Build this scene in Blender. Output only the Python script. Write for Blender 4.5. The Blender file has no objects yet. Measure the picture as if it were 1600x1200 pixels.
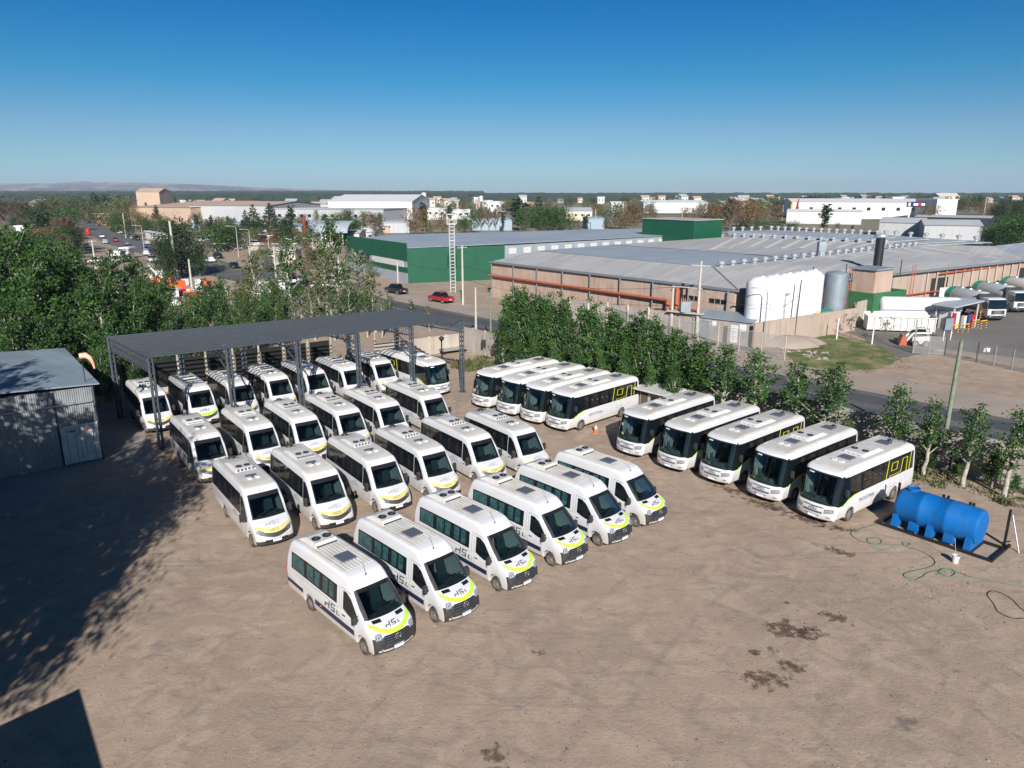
import bpy, bmesh, math, random
from mathutils import Vector, Matrix
R = math.radians
random.seed(7)
SC = bpy.context.scene
COL = SC.collection
# ------------------------------------------------------------ camera, sky, sun
CF, CT, CH = 1130.0, R(14.9), 17.8
cam = bpy.data.cameras.new('camera'); camo = bpy.data.objects.new('camera', cam); COL.objects.link(camo)
cam.sensor_width = 36.0; cam.lens = 36.0*CF/1600.0
cam.clip_start = 0.5; cam.clip_end = 40000
camo.location = (0, 0, CH); camo.rotation_euler = (R(90)-CT, 0, 0)
SC.camera = camo
W = bpy.data.worlds.new('World'); SC.world = W; W.use_nodes = True
wn = W.node_tree; wn.nodes.clear()
sky = wn.nodes.new('ShaderNodeTexSky'); sky.sky_type = 'NISHITA'; sky.sun_disc = False
sky.sun_elevation = R(28); sky.sun_rotation = R(175); sky.air_density = 1.15; sky.dust_density = 0.2; sky.ozone_density = 3.2
sky.altitude = 300
bg = wn.nodes.new('ShaderNodeBackground'); bg.inputs[1].default_value = 0.066
wo = wn.nodes.new('ShaderNodeOutputWorld')
tcw = wn.nodes.new('ShaderNodeTexCoord'); sxw = wn.nodes.new('ShaderNodeSeparateXYZ'); rmp = wn.nodes.new('ShaderNodeValToRGB')
wn.links.new(tcw.outputs['Generated'], sxw.inputs[0]); wn.links.new(sxw.outputs['Z'], rmp.inputs[0])
ce = rmp.color_ramp; st = [(.0, (.52, .90, 1.60)), (.02, (.52, .88, 1.58)), (.045, (.50, .80, 1.28)), (.078, (.46, .71, 1.06)), (.137, (.17, .68, .97)), (.22, (0, .58, .94)), (.5, (.20, .50, .68)), (1.0, (.32, .52, .60))]
ce.elements[0].position = 0; ce.elements[0].color = (*[q*.75 for q in st[0][1]], 1); ce.elements[1].position = 1; ce.elements[1].color = (*[q*.75 for q in st[-1][1]], 1)
for p_, c_ in st[1:-1]:
    e_ = ce.elements.new(p_); e_.color = (*[q*.75 for q in c_], 1)
gm = wn.nodes.new('ShaderNodeMix'); gm.data_type = 'RGBA'; gm.blend_type = 'MULTIPLY'; gm.inputs[0].default_value = 1
hs = wn.nodes.new('ShaderNodeHueSaturation'); hs.inputs['Saturation'].default_value = 1.32
wn.links.new(sky.outputs[0], hs.inputs['Color']); wn.links.new(hs.outputs[0], gm.inputs[6]); wn.links.new(rmp.outputs[0], gm.inputs[7])
wn.links.new(gm.outputs[2], bg.inputs[0]); wn.links.new(bg.outputs[0], wo.inputs[0])
sl = bpy.data.lights.new('sun', 'SUN'); sl.energy = 4.9; sl.angle = R(0.53); sl.color = (1.0, .955, .90)
so = bpy.data.objects.new('sun', sl); COL.objects.link(so)
sd = Vector((math.sin(R(175))*math.cos(R(28)), math.cos(R(175))*math.cos(R(28)), math.sin(R(28))))
so.rotation_euler = sd.to_track_quat('Z', 'Y').to_euler(); so.location = (0, 0, 60)
SC.view_settings.view_transform = 'Standard'; SC.view_settings.look = 'None'
SC.view_settings.exposure = 0.60; SC.view_settings.gamma = 1.0
SC.cycles.max_bounces = 6; SC.cycles.transparent_max_bounces = 12
SC.cycles.volume_bounces = 0
_c, _s = math.cos(CT), math.sin(CT)
def G(px, py, z=0.0):
    "point of the height-z plane seen at a pixel of the 1600x1200 photograph"
    u = (px-800)/CF; v = (py-600)/CF
    t = (CH-z)/(_s+v*_c)
    return (u*t, (_c-v*_s)*t)
def XY(px, y, z=0.0):
    "x of pixel column px at forward distance y"
    return (px-800)/CF*(y*_c+(CH-z)*_s)
def ZT(py, y):
    v = (py-600)/CF
    return CH - y*(_s+v*_c)/(_c-v*_s)
# ------------------------------------------------------------ materials
MATS = {}
def mat(name, col, rough=.6, metal=0., col2=None, ns=3., nf=.5, bump=0., bs=20., stripe=None, spec=None, rand=0., coat=0., emis=None, world=False, lohi=(.35, .65), det=5, streak=0., dust=0., sheets=None):
    if name in MATS: return MATS[name]
    m = bpy.data.materials.new(name); m.use_nodes = True; t = m.node_tree; N = t.nodes; Lk = t.links
    b = N['Principled BSDF']
    b.inputs['Roughness'].default_value = rough; b.inputs['Metallic'].default_value = metal
    if spec is not None: b.inputs['Specular IOR Level'].default_value = spec
    if coat: b.inputs['Coat Weight'].default_value = coat
    tc = N.new('ShaderNodeTexCoord'); geo = N.new('ShaderNodeNewGeometry')
    co = geo.outputs['Position'] if world else tc.outputs['Object']
    last = None
    if col2 is not None:
        n = N.new('ShaderNodeTexNoise'); n.inputs['Scale'].default_value = ns; n.inputs['Detail'].default_value = det
        Lk.new(co, n.inputs['Vector'])
        mr = N.new('ShaderNodeMapRange'); mr.inputs[1].default_value = lohi[0]; mr.inputs[2].default_value = lohi[1]
        mr.inputs[3].default_value = 0; mr.inputs[4].default_value = nf
        Lk.new(n.outputs['Fac'], mr.inputs[0])
        mx = N.new('ShaderNodeMix'); mx.data_type = 'RGBA'
        mx.inputs[6].default_value = (*col, 1); mx.inputs[7].default_value = (*col2, 1)
        Lk.new(mr.outputs[0], mx.inputs[0]); last = mx.outputs[2]
    else:
        b.inputs['Base Color'].default_value = (*col, 1)
    if (streak or dust or sheets) and last is None:
        rg = N.new('ShaderNodeRGB'); rg.outputs[0].default_value = (*col, 1); last = rg.outputs[0]
    if sheets:  # joints between roof or wall sheets
        bk = N.new('ShaderNodeTexBrick'); bk.inputs['Scale'].default_value = 1; bk.inputs['Brick Width'].default_value = sheets[0]; bk.inputs['Row Height'].default_value = sheets[1]
        bk.inputs['Mortar Size'].default_value = sheets[2]; bk.inputs['Mortar Smooth'].default_value = .6; bk.inputs['Bias'].default_value = 0
        bk.inputs['Color1'].default_value = (.86, .86, .87, 1); bk.inputs['Color2'].default_value = (1.05, 1.05, 1.04, 1); bk.inputs['Mortar'].default_value = (.72, .72, .73, 1)
        mpb = N.new('ShaderNodeMapping'); mpb.inputs['Rotation'].default_value = (0, 0, sheets[3]); Lk.new(tc.outputs['Object'], mpb.inputs[0]); Lk.new(mpb.outputs[0], bk.inputs['Vector'])
        mb_ = N.new('ShaderNodeMix'); mb_.data_type = 'RGBA'; mb_.blend_type = 'MULTIPLY'; mb_.inputs[0].default_value = 1
        Lk.new(last, mb_.inputs[6]); Lk.new(bk.outputs['Color'], mb_.inputs[7]); last = mb_.outputs[2]
    if streak:
        mps = N.new('ShaderNodeMapping'); mps.inputs['Scale'].default_value = (1.6, 1.6, .12); Lk.new(co, mps.inputs[0])
        ns_ = N.new('ShaderNodeTexNoise'); ns_.inputs['Scale'].default_value = 1.2; ns_.inputs['Detail'].default_value = 6; ns_.inputs['Roughness'].default_value = .7; Lk.new(mps.outputs[0], ns_.inputs['Vector'])
        ms_ = N.new('ShaderNodeMapRange'); ms_.inputs[1].default_value = .50; ms_.inputs[2].default_value = .68; ms_.inputs[4].default_value = streak; Lk.new(ns_.outputs['Fac'], ms_.inputs[0])
        mk = N.new('ShaderNodeMix'); mk.data_type = 'RGBA'; mk.inputs[7].default_value = (col[0]*.45, col[1]*.42, col[2]*.38, 1); Lk.new(ms_.outputs[0], mk.inputs[0]); Lk.new(last, mk.inputs[6]); last = mk.outputs[2]
    if dust:  # road dust thrown up on the sills
        sz = N.new('ShaderNodeSeparateXYZ'); Lk.new(tc.outputs['Object'], sz.inputs[0])
        nd = N.new('ShaderNodeTexNoise'); nd.inputs['Scale'].default_value = 2.2; nd.inputs['Detail'].default_value = 6; Lk.new(tc.outputs['Object'], nd.inputs['Vector'])
        ad = N.new('ShaderNodeMath'); ad.operation = 'MULTIPLY_ADD'; ad.inputs[1].default_value = -.9; Lk.new(nd.outputs['Fac'], ad.inputs[0]); Lk.new(sz.outputs['Z'], ad.inputs[2])
        md = N.new('ShaderNodeMapRange'); md.inputs[1].default_value = -.1; md.inputs[2].default_value = .7; md.inputs[3].default_value = dust; md.inputs[4].default_value = 0; Lk.new(ad.outputs[0], md.inputs[0])
        mk = N.new('ShaderNodeMix'); mk.data_type = 'RGBA'; mk.inputs[7].default_value = (.40, .33, .27, 1); Lk.new(md.outputs[0], mk.inputs[0]); Lk.new(last, mk.inputs[6]); last = mk.outputs[2]
    if rand:
        if last is None:
            rg = N.new('ShaderNodeRGB'); rg.outputs[0].default_value = (*col, 1); last = rg.outputs[0]
        oi = N.new('ShaderNodeObjectInfo'); hs = N.new('ShaderNodeHueSaturation')
        m2 = N.new('ShaderNodeMapRange'); m2.inputs[3].default_value = 1-rand; m2.inputs[4].default_value = 1+rand
        Lk.new(oi.outputs['Random'], m2.inputs[0]); Lk.new(m2.outputs[0], hs.inputs['Value'])
        Lk.new(last, hs.inputs['Color']); last = hs.outputs[0]
    if last is not None: Lk.new(last, b.inputs['Base Color'])
    if stripe:  # (axis, scale, strength)
        w = N.new('ShaderNodeTexWave'); w.bands_direction = stripe[0]; w.inputs['Scale'].default_value = stripe[1]
        Lk.new(tc.outputs['Object'], w.inputs['Vector'])
        bp = N.new('ShaderNodeBump'); bp.inputs['Strength'].default_value = stripe[2]; bp.inputs['Distance'].default_value = .04
        Lk.new(w.outputs['Fac'], bp.inputs['Height']); Lk.new(bp.outputs[0], b.inputs['Normal'])
    elif bump:
        n = N.new('ShaderNodeTexNoise'); n.inputs['Scale'].default_value = bs; n.inputs['Detail'].default_value = 6
        Lk.new(co, n.inputs['Vector'])
        bp = N.new('ShaderNodeBump'); bp.inputs['Strength'].default_value = bump; bp.inputs['Distance'].default_value = .05
        Lk.new(n.outputs['Fac'], bp.inputs['Height']); Lk.new(bp.outputs[0], b.inputs['Normal'])
    MATS[name] = m
    return m
def glass_mat(name, tint, k=.07):
    m = bpy.data.materials.new(name); m.use_nodes = True; t = m.node_tree; t.nodes.clear(); N = t.nodes
    o = N.new('ShaderNodeOutputMaterial'); mx = N.new('ShaderNodeMixShader'); tr = N.new('ShaderNodeBsdfTransparent')
    gl = N.new('ShaderNodeBsdfGlossy'); gl.inputs['Roughness'].default_value = .03
    fr = N.new('ShaderNodeLayerWeight'); fr.inputs['Blend'].default_value = .25
    mr = N.new('ShaderNodeMapRange'); mr.inputs[3].default_value = k; mr.inputs[4].default_value = .55
    tr.inputs[0].default_value = (*tint, 1)
    t.links.new(fr.outputs['Fresnel'], mr.inputs[0]); t.links.new(mr.outputs[0], mx.inputs[0])
    t.links.new(tr.outputs[0], mx.inputs[1]); t.links.new(gl.outputs[0], mx.inputs[2]); t.links.new(mx.outputs[0], o.inputs[0])
    MATS[name] = m; return m
def leaf_mat(name, c1, c2, back, rand=.18, ns=.9):
    m = bpy.data.materials.new(name); m.use_nodes = True; t = m.node_tree; N = t.nodes; L = t.links
    b = N['Principled BSDF']; b.inputs['Roughness'].default_value = .55; b.inputs['Specular IOR Level'].default_value = .35
    geo = N.new('ShaderNodeNewGeometry'); n = N.new('ShaderNodeTexNoise'); n.inputs['Scale'].default_value = ns
    n.inputs['Detail'].default_value = 4
    L.new(geo.outputs['Position'], n.inputs['Vector'])
    mr = N.new('ShaderNodeMapRange'); mr.inputs[1].default_value = .38; mr.inputs[2].default_value = .62
    L.new(n.outputs['Fac'], mr.inputs[0])
    mx = N.new('ShaderNodeMix'); mx.data_type = 'RGBA'; mx.inputs[6].default_value = (*c1, 1); mx.inputs[7].default_value = (*c2, 1)
    L.new(mr.outputs[0], mx.inputs[0])
    m2 = N.new('ShaderNodeMix'); m2.data_type = 'RGBA'; m2.inputs[7].default_value = (*back, 1)
    L.new(mx.outputs[2], m2.inputs[6])
    ml = N.new('ShaderNodeMath'); ml.operation = 'MULTIPLY'; ml.inputs[1].default_value = .7
    L.new(geo.outputs['Backfacing'], ml.inputs[0]); L.new(ml.outputs[0], m2.inputs[0])
    oi = N.new('ShaderNodeObjectInfo'); hs = N.new('ShaderNodeHueSaturation')
    m3 = N.new('ShaderNodeMapRange'); m3.inputs[3].default_value = 1-rand; m3.inputs[4].default_value = 1+rand
    L.new(oi.outputs['Random'], m3.inputs[0]); L.new(m3.outputs[0], hs.inputs['Value']); L.new(m2.outputs[2], hs.inputs['Color'])
    L.new(hs.outputs[0], b.inputs['Base Color'])
    trl = N.new('ShaderNodeBsdfTranslucent'); ms = N.new('ShaderNodeMixShader'); ms.inputs[0].default_value = .30
    out = N['Material Output']
    L.new(hs.outputs[0], trl.inputs[0]); L.new(b.outputs[0], ms.inputs[1]); L.new(trl.outputs[0], ms.inputs[2]); L.new(ms.outputs[0], out.inputs[0])
    MATS[name] = m; return m
# ------------------------------------------------------------ mesh builder
class MB:
    def __init__(s): s.v = []; s.f = []; s.m = []; s.sm = []
    def add(s, vs, fs, mi=0, sm=False):
        o = len(s.v); s.v += [tuple(p) for p in vs]
        for f in fs: s.f.append([o+i for i in f]); s.m.append(mi); s.sm.append(sm)
        return s
    def poly(s, pts, mi=0): return s.add(pts, [list(range(len(pts)))], mi)
    def box(s, x0, x1, y0, y1, z0, z1, mi=0):
        v = [(x, y, z) for z in (z0, z1) for y in (y0, y1) for x in (x0, x1)]
        return s.add(v, [(0, 2, 3, 1), (4, 5, 7, 6), (0, 1, 5, 4), (2, 6, 7, 3), (0, 4, 6, 2), (1, 3, 7, 5)], mi)
    def beam(s, p, q, w, h=None, mi=0):
        p = Vector(p); q = Vector(q); h = h or w; d = (q-p)
        if d.length < 1e-6: return s
        d.normalize(); up = Vector((0, 0, 1)) if abs(d.z) < .95 else Vector((0, 1, 0))
        a = d.cross(up).normalized()*w/2; b = a.cross(d).normalized()*h/2
        v = [p-a-b, p+a-b, p+a+b, p-a+b, q-a-b, q+a-b, q+a+b, q-a+b]
        return s.add(v, [(0, 1, 2, 3), (7, 6, 5, 4), (0, 4, 5, 1), (1, 5, 6, 2), (2, 6, 7, 3), (3, 7, 4, 0)], mi)
    def tube(s, path, rad, n=8, mi=0, cap=True, sm=True):
        path = [Vector(p) for p in path]
        if not hasattr(rad, '__len__'): rad = [rad]*len(path)
        vs = []; fs = []; pu = None
        for i, p in enumerate(path):
            d = (path[min(i+1, len(path)-1)]-path[max(i-1, 0)])
            d = d.normalized() if d.length > 1e-9 else Vector((0, 0, 1))
            if pu is None: pu = Vector((1, 0, 0)) if abs(d.x) < .8 else Vector((0, 1, 0))
            a = (pu-d*pu.dot(d)).normalized(); pu = a; b = d.cross(a)
            for k in range(n):
                t = 2*math.pi*k/n; vs.append(p+(a*math.cos(t)+b*math.sin(t))*rad[i])
        for i in range(len(path)-1):
            for k in range(n): fs.append((i*n+k, i*n+(k+1) % n, (i+1)*n+(k+1) % n, (i+1)*n+k))
        s.add(vs, fs, mi, sm)
        if cap:
            s.add(vs[:n], [tuple(range(n))[::-1]], mi); s.add(vs[-n:], [tuple(range(n))], mi)
        return s
    def lathe(s, prof, n=24, mi=0, M=None, sm=True):
        vs = []; fs = []
        for r, z in prof:
            for k in range(n):
                t = 2*math.pi*k/n; p = Vector((r*math.cos(t), r*math.sin(t), z)); vs.append(M @ p if M else p)
        for i in range(len(prof)-1):
            for k in range(n): fs.append((i*n+k, i*n+(k+1) % n, (i+1)*n+(k+1) % n, (i+1)*n+k))
        s.add(vs, fs, mi, sm)
        if prof[0][0] > 1e-4: s.add(vs[:n], [tuple(range(n))[::-1]], mi)
        if prof[-1][0] > 1e-4: s.add(vs[-n:], [tuple(range(n))], mi)
        return s
    def prism(s, pts, z0, z1, mi=0, mt=None):
        n = len(pts); z0 = z0 if hasattr(z0, '__len__') else [z0]*n; z1 = z1 if hasattr(z1, '__len__') else [z1]*n
        a = sum(pts[i][0]*pts[(i+1) % n][1]-pts[(i+1) % n][0]*pts[i][1] for i in range(n))
        v = [(p[0], p[1], z) for p, z in zip(pts, z0)]+[(p[0], p[1], z) for p, z in zip(pts, z1)]
        f = [(i, (i+1) % n, n+(i+1) % n, n+i) for i in range(n)]
        if a < 0: f = [t[::-1] for t in f]
        s.add(v, f, mi)
        top = list(range(n, 2*n)); bot = list(range(n))[::-1]
        if a < 0: top = top[::-1]; bot = bot[::-1]
        s.add(v, [top], mi if mt is None else mt); s.add(v, [bot], mi)
        return s
    def xf(s, M): s.v = [tuple(M @ Vector(p)) for p in s.v]; return s
    def mesh(s, name, mats, sharp=None):
        me = bpy.data.meshes.new(name); me.from_pydata([tuple(p) for p in s.v], [], s.f)
        ml = mats if isinstance(mats, (list, tuple)) else [mats]
        for m in ml: me.materials.append(MATS[m] if isinstance(m, str) else m)
        me.polygons.foreach_set('material_index', s.m); me.polygons.foreach_set('use_smooth', s.sm)
        me.update()
        if sharp: me.set_sharp_from_angle(angle=R(sharp))
        return me
    def pieces(s, name, mats, parent=None):
        "one object per separate piece"
        key = {}; par = list(range(len(s.v)))
        def fd(i):
            while par[i] != i: par[i] = par[par[i]]; i = par[i]
            return i
        for i, p in enumerate(s.v):
            k = (round(p[0], 3), round(p[1], 3), round(p[2], 3))
            if k in key: par[fd(i)] = fd(key[k])
            else: key[k] = i
        for f in s.f:
            for j in f[1:]: par[fd(j)] = fd(f[0])
        gr = {}
        for n_, f in enumerate(s.f): gr.setdefault(fd(f[0]), []).append(n_)
        out = []
        for ids in gr.values():
            q = MB()
            for n_ in ids: q.add([s.v[i] for i in s.f[n_]], [tuple(range(len(s.f[n_])))], s.m[n_], s.sm[n_])
            out.append(q.build(name, mats, parent))
        return out
    def build(s, name, mats, parent=None, sharp=None, label=None):
        o = bpy.data.objects.new(name, s.mesh(name, mats, sharp)); COL.objects.link(o)
        if parent: o.parent = parent
        if label: o['label'] = label
        return o
def tag(o, label, cat, group=None):
    o['label'] = label; o['category'] = cat
    if group: o['group'] = group
    return o
def thing(name, label, cat, loc=(0, 0, 0), rz=0, group=None):
    o = bpy.data.objects.new(name, None); COL.objects.link(o); o.empty_display_size = .3
    o.location = loc; o.rotation_euler = (0, 0, rz)
    return tag(o, label, cat, group)
def struct(name, mb, mats, kind='structure', **k):
    o = mb.build(name, mats, **k); o['kind'] = kind; return o
def dup(o, parent=None, skip=()):
    c = o.copy(); COL.objects.link(c)
    if parent: c.parent = parent
    for ch in o.children:
        if ch.name.split('.')[0] not in skip: dup(ch, c, skip)
    return c
def place(proto, used, loc, rz, label, group=None, skip=(), scale=None):
    o = dup(proto, None, skip)
    o.location = loc; o.rotation_euler = (0, 0, rz); o['label'] = label
    if group: o['group'] = group
    if scale: o.scale = scale if hasattr(scale, '__len__') else (scale,)*3
    return o
def wipe(o):
    for ch in list(o.children): wipe(ch)
    bpy.data.objects.remove(o)
WHITE = (.80, .81, .82)
mat('paint_white', (.60, .61, .635), .32, 0, (.56, .53, .48), 1.4, .40, coat=.3, lohi=(.42, .8), dust=.6, rand=.05)
mat('roof_dusty', (.56, .55, .53), .5, 0, (.46, .42, .36), 1.7, .8, lohi=(.35, .75), rand=.10)
mat('black_trim', (.012, .012, .014), .35, 0)
mat('black_plastic', (.022, .023, .025), .5, 0, (.06, .055, .05), 3, .6)
mat('dark_glass', (.006, .009, .011), .06, 0, spec=.6)
mat('shade_glass', (.03, .026, .022), .15, 0, (.01, .01, .01), 2.5, .9)
mat('navy', (.015, .018, .055), .4)
mat('logo_grey', (.055, .06, .085), .45)
mat('logo_faint', (.30, .32, .38), .5)
mat('lime', (.48, .72, .05), .4, 0, (.42, .6, .08), 3, .5)
mat('dusty_yellow', (.50, .42, .12), .45, 0, (.60, .54, .27), 2.5, .6, rand=.15)
mat('line_yellow', (.75, .75, .03), .4)
mat('curtain', (.028, .095, .10), .5, 0, (.012, .04, .045), 5, .9, lohi=(.42, .6), coat=.5)
mat('headlight', (.45, .48, .52), .08, .3, (.12, .13, .15), 14, .9)
mat('red_lens', (.5, .02, .02), .25); mat('amber_lens', (.9, .3, .02), .25)
mat('plate', (.75, .78, .82), .4); mat('plate_blue', (.05, .15, .5), .4)
mat('tyre', (.018, .018, .019), .85, 0, (.16, .13, .10), 4, .8)
mat('rim', (.42, .42, .42), .38, .7, (.2, .18, .16), 6, .7)
mat('unit_white', (.58, .58, .565), .45, 0, (.5, .47, .42), 2.5, .6)
mat('hatch_grey', (.10, .11, .135), .4)
mat('interior_dark', (.02, .022, .024), .8); mat('interior_grey', (.09, .11, .11), .7, 0, (.05, .06, .06), 4, .8); mat('dash_pale', (.26, .33, .33), .7, 0, (.16, .2, .2), 3, .8)
mat('seat_cloth', (.035, .06, .07), .85); mat('headrest', (.35, .40, .38), .8)
mat('underside', (.02, .02, .02), .9)
glass_mat('windscreen_glass', (.36, .46, .45), .05)

ORD = 'first second third fourth fifth sixth seventh eighth ninth tenth eleventh twelfth thirteenth fourteenth fifteenth sixteenth seventeenth eighteenth nineteenth twentieth'.split()
ORD += ['twenty-'+w for w in ORD[:9]]+['thirtieth']; ORD += ['thirty-'+w for w in ORD[:9]]+['fortieth']
# ------------------------------------------------------------ vehicle shells
class Shell:
    """rounded body: side silhouette (x,z) swept across the width, with bevelled edges, tumblehome and curved nose"""
    def __init__(s, prof, W, rf, zb, k, bulge, bx0, L, wsr=None, yw=0.7, taper=0.0):
        s.P = [Vector((p[0], p[1])) for p in prof]; s.W = W; s.rf = rf; s.zb = zb; s.k = k; s.bulge = bulge; s.bx0 = bx0; s.L = L
        s.wsr = wsr; s.yw = yw; s.taper = taper
        n = len(s.P); s.N = []
        for i in range(n):
            a = s.P[i]-s.P[i-1]; b = s.P[(i+1) % n]-s.P[i]
            na = Vector((-a.y, a.x)).normalized(); nb = Vector((-b.y, b.x)).normalized()
            m = na+nb; m = m.normalized() if m.length > .2 else na
            s.N.append(m/max(.55, m.dot(na)))
    def D(s, x, y, z):
        t = max(0., min(1., (x-s.bx0)/(s.L-s.bx0)))
        x2 = x-s.bulge*(y/s.W)**2*t
        y2 = y*(1-s.k*max(0., z-s.zb))*(1-s.taper*t*t)
        return (x2, y2, z)
    def body(s, name, mats, parent, matf=None, sharp=32):
        bm = bmesh.new(); n = len(s.P); rings = []
        ys = []
        for ph in (90, 60, 30, 0): ys.append((-1, ph))
        for y in (-s.yw, -s.yw/2, 0, s.yw/2, s.yw): ys.append((0, y))
        for ph in (0, 30, 60, 90): ys.append((1, ph))
        for sg, q in ys:
            ring = []
            for i in range(n):
                p = s.P[i]; r = s.rf(p.x, p.y)
                if sg == 0: x, z, y = p.x, p.y, q
                else:
                    a = R(q); ins = r*(1-math.cos(a)); x = p.x-s.N[i].x*ins; z = p.y-s.N[i].y*ins; y = sg*(s.W-r*(1-math.sin(a)))
                ring.append(bm.verts.new((x, y, z)))
            rings.append(ring)
        for j in range(len(rings)-1):
            mid = 4 <= j <= 7
            for i in range(n):
                if mid and s.wsr and s.wsr[0] <= i < s.wsr[1]: continue
                i2 = (i+1) % n
                bm.faces.new((rings[j][i], rings[j][i2], rings[j+1][i2], rings[j+1][i]))
        bm.faces.new(rings[0][::-1]); bm.faces.new(rings[-1])
        for co, no in [((0, 0, s.zb), (0, 0, 1))]+[((x, 0, 0), (1, 0, 0)) for x in (s.bx0+(s.L-s.bx0)*q for q in (0.02, .35, .65))]:
            bmesh.ops.bisect_plane(bm, geom=bm.verts[:]+bm.edges[:]+bm.faces[:], plane_co=co, plane_no=no, dist=1e-4)
        bmesh.ops.recalc_face_normals(bm, faces=bm.faces[:])
        for f in bm.faces:
            c = f.calc_center_median()
            f.material_index = matf(c, f.normal) if matf else (1 if f.normal.z < -.6 else 0)
            f.smooth = True
        for v in bm.verts: v.co = Vector(s.D(*v.co))
        bmesh.ops.recalc_face_normals(bm, faces=bm.faces[:])
        me = bpy.data.meshes.new(name); bm.to_mesh(me); bm.free()
        for m in mats: me.materials.append(MATS[m])
        me.set_sharp_from_angle(angle=R(sharp))
        o = bpy.data.objects.new(name, me); COL.objects.link(o); o.parent = parent
        return o
    def sp(s, x, z, side, eps=.006):
        p = s.D(x, side*(s.W), z); return (p[0], p[1]+side*eps, p[2])
    def band(s, mb, cols, side, eps=.006, mi=0):
        "cols: (x, zlo, zhi) stations"
        for (xa, la, ha), (xb, lb, hb) in zip(cols, cols[1:]):
            k = max(1, int(abs(xb-xa)/.6))
            for i in range(k):
                f0, f1 = i/k, (i+1)/k
                x0 = xa+(xb-xa)*f0; x1 = xa+(xb-xa)*f1; l0 = la+(lb-la)*f0; l1 = la+(lb-la)*f1; h0 = ha+(hb-ha)*f0; h1 = ha+(hb-ha)*f1
                zs0 = [l0, (l0+h0)/2, h0]; zs1 = [l1, (l1+h1)/2, h1]
                for q in range(2):
                    pts = [s.sp(x0, zs0[q], side, eps), s.sp(x1, zs1[q], side, eps), s.sp(x1, zs1[q+1], side, eps), s.sp(x0, zs0[q+1], side, eps)]
                    if side > 0: pts = pts[::-1]
                    mb.poly(pts, mi)
    def pp(s, i, f=0):
        a = s.P[i]; b = s.P[(i+1) % len(s.P)]; return a.lerp(b, f)
    def fpt(s, u, y, eps=.006):
        "point on the swept profile: u = index + fraction"
        i = int(math.floor(u)); f = u-i; n = len(s.P); a = s.P[i % n]; b = s.P[(i+1) % n]
        p = a.lerp(b, f); nn = s.N[i % n].lerp(s.N[(i+1) % n], f)
        if nn.length > 0: nn = nn.normalized()
        yy = y; r = s.rf(p.x, p.y)
        if abs(y) > s.W-r:
            q = min(1., (abs(y)-(s.W-r))/r); ins = r*(1-math.sqrt(max(0, 1-q*q))); p = p-nn*ins
        p = p+nn*eps
        return s.D(p.x, yy, p.y)
    def front(s, mb, u0, u1, y0, y1, eps=.006, mi=0, nu=3, ny=4):
        "patch between profile params; u may be (at y0, at y1)"
        ua = u0 if hasattr(u0, '__len__') else (u0, u0); ub = u1 if hasattr(u1, '__len__') else (u1, u1)
        us = [set() for _ in range(1)]
        for j in range(ny):
            for i in range(nu):
                def q(ii, jj):
                    g = jj/ny; a = ua[0]+(ua[1]-ua[0])*g; b = ub[0]+(ub[1]-ub[0])*g
                    return s.fpt(a+(b-a)*ii/nu, y0+(y1-y0)*g, eps)
                mb.poly([q(i, j), q(i, j+1), q(i+1, j+1), q(i+1, j)], mi)
    def curve(s, mb, f0, f1, y0, y1, eps=.008, ny=16, nu=3):
        "patch whose lower and upper profile limits vary smoothly with y"
        ys = [y0+(y1-y0)*j/ny for j in range(ny+1)]
        g = [[s.fpt(f0(y)+(f1(y)-f0(y))*i/nu, y, eps) for i in range(nu+1)] for y in ys]
        for j in range(ny):
            for i in range(nu): mb.poly([g[j][i], g[j+1][i], g[j+1][i+1], g[j][i+1]], 0)
def arc(cx, r, z0, n=9):
    "wheel arch notch, walked from front to rear along the sill (profile runs clockwise seen from the left side)"
    a0 = math.asin(max(-1, min(1, (z0-.36)/r)))
    return [(cx+r*math.cos(a0+(math.pi-2*a0)*i/n), .36+r*math.sin(a0+(math.pi-2*a0)*i/n)) for i in range(n+1)]
HSI = [  # strokes of the slanted logo in a 3.4 x 1 box
    [(0, 0), (.22, 0), (.30, .45), (.08, .45)], [(.08, .38), (1.0, .38), (1.03, .56), (.11, .56)], [(.80, 0), (1.02, 0), (1.2, 1.0), (.98, 1.0)],
    [(1.25, 0), (2.15, 0), (2.18, .17), (1.28, .17)], [(1.33, .40), (2.22, .40), (2.25, .57), (1.36, .57)], [(1.42, .83), (2.35, .83), (2.38, 1.0), (1.45, 1.0)],
    [(1.95, .1), (2.16, .1), (2.23, .5), (2.02, .5)], [(1.34, .5), (1.55, .5), (1.63, .9), (1.42, .9)],
    [(2.5, 0), (2.72, 0), (2.82, .6), (2.6, .6)], [(2.86, .0), (3.02, .0), (3.05, .2), (2.89, .2)]]
HSIDOT = [[(2.66, .8), (2.88, .8), (2.92, 1.02), (2.70, 1.02)]]
def text_polys(txt, size):
    cu = bpy.data.curves.new('lettering', 'FONT'); cu.body = txt; cu.size = size; cu.resolution_u = 2
    o = bpy.data.objects.new('lettering', cu); COL.objects.link(o)
    dg = bpy.context.evaluated_depsgraph_get(); me = o.evaluated_get(dg).to_mesh()
    vs = [(v.co.x, v.co.y) for v in me.vertices]; fs = [tuple(p.vertices) for p in me.polygons]
    o.evaluated_get(dg).to_mesh_clear(); bpy.data.objects.remove(o); bpy.data.curves.remove(cu)
    return vs, fs
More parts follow.
